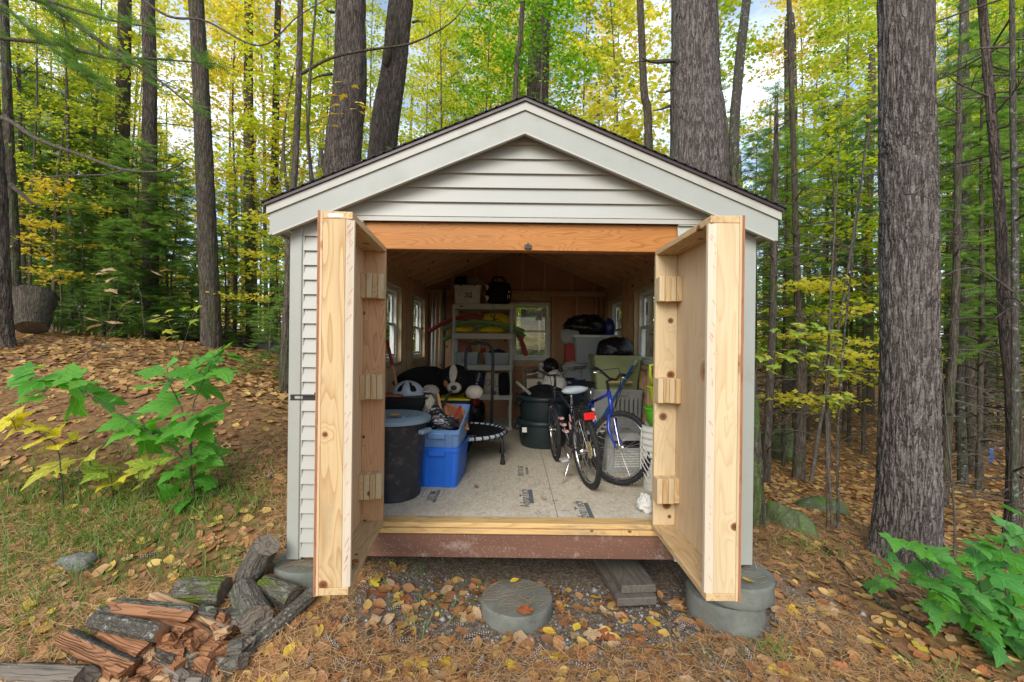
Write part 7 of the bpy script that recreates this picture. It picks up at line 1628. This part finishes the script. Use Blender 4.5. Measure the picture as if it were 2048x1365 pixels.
# knee-high bare twigs and pale leaves on the left bank
q = P(240, 770, 6.6)
sprig('woodland_shrub', 'thin bare twigged shrub with few pale leaves on the left bank', (q.x, q.y, hz(q.x, q.y)), [(215, 547), (228, 557), (205, 541), (305, 545), (320, 543), (265, 602), (216, 580), (180, 640), (310, 640), (225, 648), (200, 650)], 6.6, 'fall_tan', [([(130, 735, 6.6), (200, 690, 6.6), (255, 612, 6.6)], .009), ([(210, 690, 6.6), (222, 600, 6.6), (240, 560, 6.6)], .006), ([(165, 655, 6.6), (148, 590, 6.6)], .005), ([(290, 670, 6.6), (282, 590, 6.6), (270, 560, 6.6)], .006), ([(205, 650, 6.6), (196, 560, 6.6)], .005)], .16)
q = P(370, 690, 7.4)
sprig('woodland_shrub', 'low shrub of pale yellow leaves before the stone wall', (q.x, q.y, hz(q.x, q.y)), [(345, 620), (360, 618), (372, 616), (335, 632), (345, 640), (322, 640), (310, 645), (318, 632), (330, 662), (345, 665), (355, 672), (340, 675), (392, 640), (384, 620), (395, 614), (380, 646)], 7.4, 'leaf_lime', [([(360, 705, 7.4), (345, 660, 7.4), (330, 630, 7.4)], .006), ([(362, 705, 7.4), (380, 650, 7.4), (390, 620, 7.4)], .006)], .13)

# --- understory and forest trees: px, Z, key, scale, leaf, label
UT = [
 # left: lime and yellow layers over hemlock
 ('maple_tree', 60, 9.5, 'maple_d', .80, 'cr_lime', 'lime yellow maple with layered sprays at the far left'), ('maple_tree', 175, 11.5, 'maple_b', .95, 'cr_lime', 'lime maple spreading behind the arching boughs'), ('maple_tree', -60, 12, 'maple_e', .9, 'cr_lime', 'tall lime maple leaning in from the left edge'),
 ('maple_tree', 250, 14, 'maple_e', .95, 'cr_yellow', 'yellow maple left of the straight mossy trunk'), ('maple_tree', 120, 17, 'maple_e', 1.1, 'cr_gold', 'golden maple high behind the lime ones'), 
 ('maple_tree', 470, 13, 'maple_d', .85, 'cr_yellow', 'yellow maple between mossy trunk and shed'), ('maple_tree', 535, 16, 'maple_b', 1.2, 'cr_gold', 'golden maple over the left eave'), ('maple_tree', 455, 20, 'maple_e', 1.15, 'cr_gold', 'tall golden maple far behind the left eave'), ('maple_tree', 590, 12, 'maple_c', 1.15, 'cr_lime', 'lime green maple brushing the left eave'),
 ('maple_tree', 640, 15, 'maple_e', .95, 'cr_mix', 'half turned maple left of the dark straight pine'), ('maple_tree', 620, 22, 'maple_e', 1.2, 'cr_yellow', 'bright yellow maple far left of the straight pine'),
 ('hemlock_tree', 90, 11, 'hemlock_c', 1.15, 'hemlock', 'bushy hemlock behind the fallen sawn trunk'), ('hemlock_tree', 190, 12.5, 'hemlock_a', .8, 'hemlock', 'dense hemlock left of the dark stump like trunk'), ('hemlock_tree', 265, 10.2, 'hemlock_c', .8, 'hemlock_light', 'light green young hemlock before the grey brown trunk'), ('hemlock_tree', 335, 12, 'hemlock_c', .9, 'hemlock_light', 'low feathery hemlock left of the mossy trunk'),
 ('hemlock_tree', 20, 14, 'hemlock_b', .95, 'hemlock', 'tall hemlock at the far left behind the maples'), ('hemlock_tree', 150, 16, 'hemlock_b', .9, 'hemlock', 'tall dark hemlock behind the lichen spotted trunk'), ('hemlock_tree', 300, 17, 'hemlock_a', .9, 'hemlock', 'hemlock in the shade behind the grey brown trunk'), ('hemlock_tree', 230, 8.9, 'hemlock_c', .42, 'hemlock_light', 'knee high hemlock on the crest of the bank'), ('hemlock_tree', 160, 9.2, 'hemlock_c', .5, 'hemlock', 'small hemlock right of the sawn trunk section'), ('hemlock_tree', 385, 15, 'hemlock_c', .8, 'hemlock', 'small hemlock beyond the stone wall'),
 ('hemlock_tree', -120, 9, 'hemlock_a', .9, 'hemlock', 'hemlock just outside the left edge'),
 ('maple_sapling', 118, 9.4, 'maple_low', .95, 'cr_gold', 'small golden sapling spreading flat leaves on the left'), ('maple_sapling', 540, 9.5, 'maple_low', .9, 'cr_yellow', 'small yellow sapling left of the shed wall'), ('maple_sapling', 470, 15, 'maple_low', 1.2, 'cr_gold', 'golden sapling beyond the stone wall'),
 # centre: green above the roof
 ('maple_tree', 960, 12.5, 'maple_e', .80, 'cr_green', 'green maple above the roof left of the ridge vent'), ('maple_tree', 1080, 11.5, 'maple_d', .85, 'cr_green', 'green maple right above the ridge vent'), ('maple_tree', 880, 15, 'maple_e', .95, 'cr_lime', 'lime maple behind the leaning pine'), ('maple_tree', 1010, 18, 'maple_e', 1.1, 'cr_green', 'second green maple deeper behind the ridge'), ('maple_tree', 850, 21, 'maple_e', 1.25, 'cr_yellow', 'yellow maple far behind the leaning pine'),
 ('maple_tree', 1170, 16, 'maple_d', 1.0, 'cr_mix', 'turning maple right of the ridge'), ('maple_tree', 1240, 14, 'maple_b', 1.1, 'cr_yellow', 'yellow maple left of the thick roof pine'), ('maple_tree', 1210, 22, 'maple_e', 1.1, 'cr_gold', 'golden maple far right of the ridge'), ('maple_tree', 745, 17, 'maple_e', 1.0, 'cr_lime', 'lime maple between the two left roof pines'), ('hemlock_tree', 1200, 12, 'hemlock_thin', .62, 'hemlock', 'thin hemlock low over the right roof slope'), ('maple_tree', 940, 11.0, 'maple_c', .80, 'cr_mix', 'short turning maple peeping over the left roof slope'),
 ('hemlock_tree', 1030, 12.5, 'hemlock_c', .9, 'hemlock_light', 'hemlock seen through the back window of the shed'), ('maple_tree', 1060, 15, 'maple_c', .8, 'cr_lime', 'lime maple seen through the back window of the shed'), ('hemlock_tree', 800, 9.6, 'hemlock_c', .9, 'hemlock', 'hemlock growing behind the left shed wall'), ('maple_tree', 1230, 10.5, 'maple_c', .55, 'cr_lime', 'short lime maple behind the right shed wall'), ('hemlock_tree', 560, 7.9, 'hemlock_c', .45, 'hemlock_light', 'young hemlock beside the left shed wall'),
 # right
 ('maple_tree', 1620, 19, 'maple_e', 1.15, 'cr_gold', 'tall golden maple over the golden leaved trunk'), ('maple_tree', 1690, 13, 'maple_d', .85, 'cr_lime', 'lime maple left of the massive pine'), ('maple_tree', 1660, 10, 'maple_c', .95, 'cr_mix', 'half green maple spreading beside the right eave'), ('maple_tree', 1720, 17, 'maple_e', 1.0, 'cr_green', 'green maple behind the massive pine'), ('maple_tree', 1610, 8.6, 'maple_low', 1.15, 'cr_yellow', 'yellow sapling under the right eave'),
 ('hemlock_tree', 1545, 10.5, 'hemlock_thin', .85, 'hemlock', 'thin hemlock standing in the sky gap right of the roof'), ('hemlock_tree', 1590, 11.5, 'hemlock_bare', .72, 'hemlock_light', 'hemlock with bare lower limbs right of the shed'), ('hemlock_tree', 1650, 13, 'hemlock_bare', .85, 'hemlock', 'hemlock with bare lower limbs left of the massive pine'), ('hemlock_tree', 1730, 11, 'hemlock_bare', .75, 'hemlock', 'hemlock almost touching the massive pine'), ('hemlock_tree', 1540, 14, 'hemlock_bare', .75, 'hemlock', 'dim hemlock seen past the right shed corner'),
 ('hemlock_tree', 1960, 8.0, 'hemlock_bare', .72, 'hemlock_light', 'hemlock with fresh green boughs at the right edge'), ('hemlock_tree', 1920, 11, 'hemlock_bare', .95, 'hemlock', 'hemlock right of the massive pine'), ('hemlock_tree', 2030, 10, 'hemlock_bare', .85, 'hemlock', 'full hemlock at the right edge of the woods'), ('maple_tree', 1960, 14, 'maple_e', .95, 'cr_green', 'green maple high at the upper right'), ('maple_tree', 2040, 12, 'maple_d', .9, 'cr_lime', 'lime maple at the upper right corner'), ('maple_tree', 1900, 19, 'maple_e', 1.1, 'cr_yellow', 'yellow maple glimpsed right of the massive pine'), ('maple_tree', 1985, 22, 'maple_d', 1.0, 'cr_lime', 'distant lime maple low in the right woods'), ('hemlock_tree', 2150, 9, 'hemlock_bare', 1.0, 'hemlock_light', 'hemlock leaning in from the right edge'), ('hemlock_tree', 1890, 14.5, 'hemlock_bare', .9, 'hemlock', 'dim hemlock deep between the right trunks'), ('maple_tree', 1800, 24, 'maple_e', 1.1, 'cr_yellow', 'yellow maple hidden behind the massive pine'), ('hemlock_tree', 2000, 13, 'hemlock_c', .9, 'hemlock', 'low hemlock bough in the right woods'), 
 ('hemlock_tree', 40, 12.5, 'hemlock_a', .75, 'hemlock_light', 'light hemlock low at the far left behind the mossy trunk'), ('hemlock_tree', 210, 11.2, 'hemlock_a', .55, 'hemlock_light', 'feathery light hemlock in the middle of the left woods'), ('hemlock_tree', 340, 10.6, 'hemlock_c', .7, 'hemlock', 'small hemlock touching the straight mossy trunk'), ('hemlock_tree', 120, 10.6, 'hemlock_c', .95, 'hemlock_light', 'light young hemlock behind the pole like trunk'), ('hemlock_tree', 450, 12, 'hemlock_c', .75, 'hemlock_light', 'light young hemlock right of the straight mossy trunk'), ('hemlock_tree', 520, 18, 'hemlock_a', .7, 'hemlock', 'shaded hemlock low behind the left eave'),
 ('hemlock_tree', 1570, 9.6, 'hemlock_bare', .62, 'hemlock_light', 'light hemlock filling the gap right of the shed corner'), ('hemlock_tree', 1620, 12.2, 'hemlock_bare', .62, 'hemlock', 'hemlock midway between shed and massive pine'), ('hemlock_tree', 1700, 12, 'hemlock_bare', .75, 'hemlock_light', 'light hemlock just left of the massive pine'), ('hemlock_tree', 1900, 9.5, 'hemlock_bare', .72, 'hemlock_light', 'light hemlock just right of the massive pine'), ('hemlock_tree', 1975, 11.5, 'hemlock_bare', .75, 'hemlock_light', 'light tall hemlock in the right woods'), ('hemlock_tree', 1510, 17, 'hemlock_bare', .9, 'hemlock', 'far hemlock glimpsed past the right eave'),
 ('hemlock_tree', 1660, 18, 'hemlock_bare', .95, 'hemlock_light', 'far pale hemlock between the right trunks'), ('hemlock_tree', 2080, 12, 'hemlock_bare', .9, 'hemlock_light', 'pale hemlock half outside the right edge'),
]
for k, (nm, px, Z, key, s_, leaf, lab) in enumerate(UT):
    x = (px - 1024) / FPX * Z; bark = 'bark_dark' if 'hemlock' in nm else 'bark_thin'
    put_tree(nm, lab, key, x, Z, s_, k * 1.7, bark, leaf, cat='sapling' if nm == 'maple_sapling' else 'tree')
# more trees of the wood behind, told apart by nothing
rr = random.Random(21); n_ = 0
for k in range(40):
    Z = rr.uniform(18, 36); px = rr.uniform(-150, 2200)
    if 560 < px < 1000 and Z < 20: Z += 6
    if any(a_ < px < b_ for a_, b_ in ((300, 405), (630, 690), (1090, 1170), (1465, 1580))): continue
    x = (px - 1024) / FPX * Z; left = px < 1024
    if k % 2 == 0: put_tree('hemlock_tree', 'hemlock standing deep in the left woods' if left else 'hemlock standing deep in the right woods', ('hemlock_b', 'hemlock_bare', 'hemlock_a')[k % 6 // 2], x, Z, rr.uniform(1.0, 1.6), rr.uniform(0, 6.28), 'bark_dark', 'hemlock', 'hemlocks deep in the left woods' if left else 'hemlocks deep in the right woods')
    else:
        c = rr.choice(('cr_yellow', 'cr_gold', 'cr_lime', 'cr_lime', 'cr_green', 'cr_mix')); wd = {'cr_yellow': 'yellow', 'cr_gold': 'golden', 'cr_lime': 'lime', 'cr_green': 'green', 'cr_mix': 'half turned'}[c]
        put_tree('maple_tree', f'{wd} maple standing deep in the {"left" if left else "right"} woods', ('maple_e', 'maple_d', 'maple_c')[k % 3], x, Z, rr.uniform(1.0, 1.45), rr.uniform(0, 6.28), 'bark_thin', c, f'{wd} maples deep in the {"left" if left else "right"} woods')
# the far wood that reads as one mass
rg = np.random.default_rng(8); ang = rg.uniform(-1.05, 1.05, 170); dist = rg.uniform(34, 62, 170); tr = []
for a, d in zip(ang, dist):
    x, y = d * math.sin(a), d * math.cos(a); r_ = rg.uniform(.08, .3); z = hz(x, y); hh = rg.uniform(12, 20); tr.append(tube_np([(x, y, z - .3), (x + rg.normal(0, .2), y, z + hh * .5), (x + rg.normal(0, .4), y, z + hh)], [r_, r_ * .8, r_ * .4], 6, 3))
VT, FT = merge(tr); pc_, cols = [], []
for i in range(760):
    a = rg.uniform(-1.1, 1.1); d = rg.uniform(34, 66); x, y = d * math.sin(a), d * math.cos(a); z = hz(x, y) + rg.uniform(.2, 1) * rg.uniform(1.2, 12); m_ = 75
    pc_.append(np.array([x, y, z]) + rg.normal(0, 1, (m_, 3)) * np.array([1.9, 1.9, .8])); cols.append(np.full(m_, i % 5))
pc_ = np.concatenate(pc_); cols = np.concatenate(cols); nn = rg.normal(0, .6, (len(pc_), 3)); nn[:, 2] += .6
VL, FL = scatter(LQ[:1] + [LQ[2], LQ[4], LQ[6]], [(0, 1, 2, 3)], pc_, nn, rg.normal(0, 1, (len(pc_), 3)), rg.uniform(.22, .5, len(pc_)))
V, F = merge([(VT, FT), (VL, FL)]); me = bulk('distant_woods', V, F, False, np.concatenate([np.zeros(len(FT)), cols + 1]))
for m_ in ('bark_dark', 'hemlock_light', 'cr_lime', 'cr_gold', 'cr_yellow', 'cr_green'): me.materials.append(M[m_])
put(tag(bpy.data.objects.new('distant_woods', me), kind='stuff'))
# blue marking ribbon on a twig in the right woods
q = P(1983, 912, 8.6); b = MB(); b.add([(q.x - .02, q.y, q.z + .13), (q.x + .03, q.y + .01, q.z + .10), (q.x + .05, q.y, q.z - .08), (q.x - .03, q.y + .02, q.z - .14)], [(0, 1, 2, 3)]); b.tube([(q.x - .25, q.y, q.z + .02), (q.x - .02, q.y, q.z + .12), (q.x + .15, q.y, q.z + .15)], .006, 5)
tag(b.build('ribbon', M['shovel_blue']), 'blue marking ribbon tied to a twig in the right woods', 'ribbon')
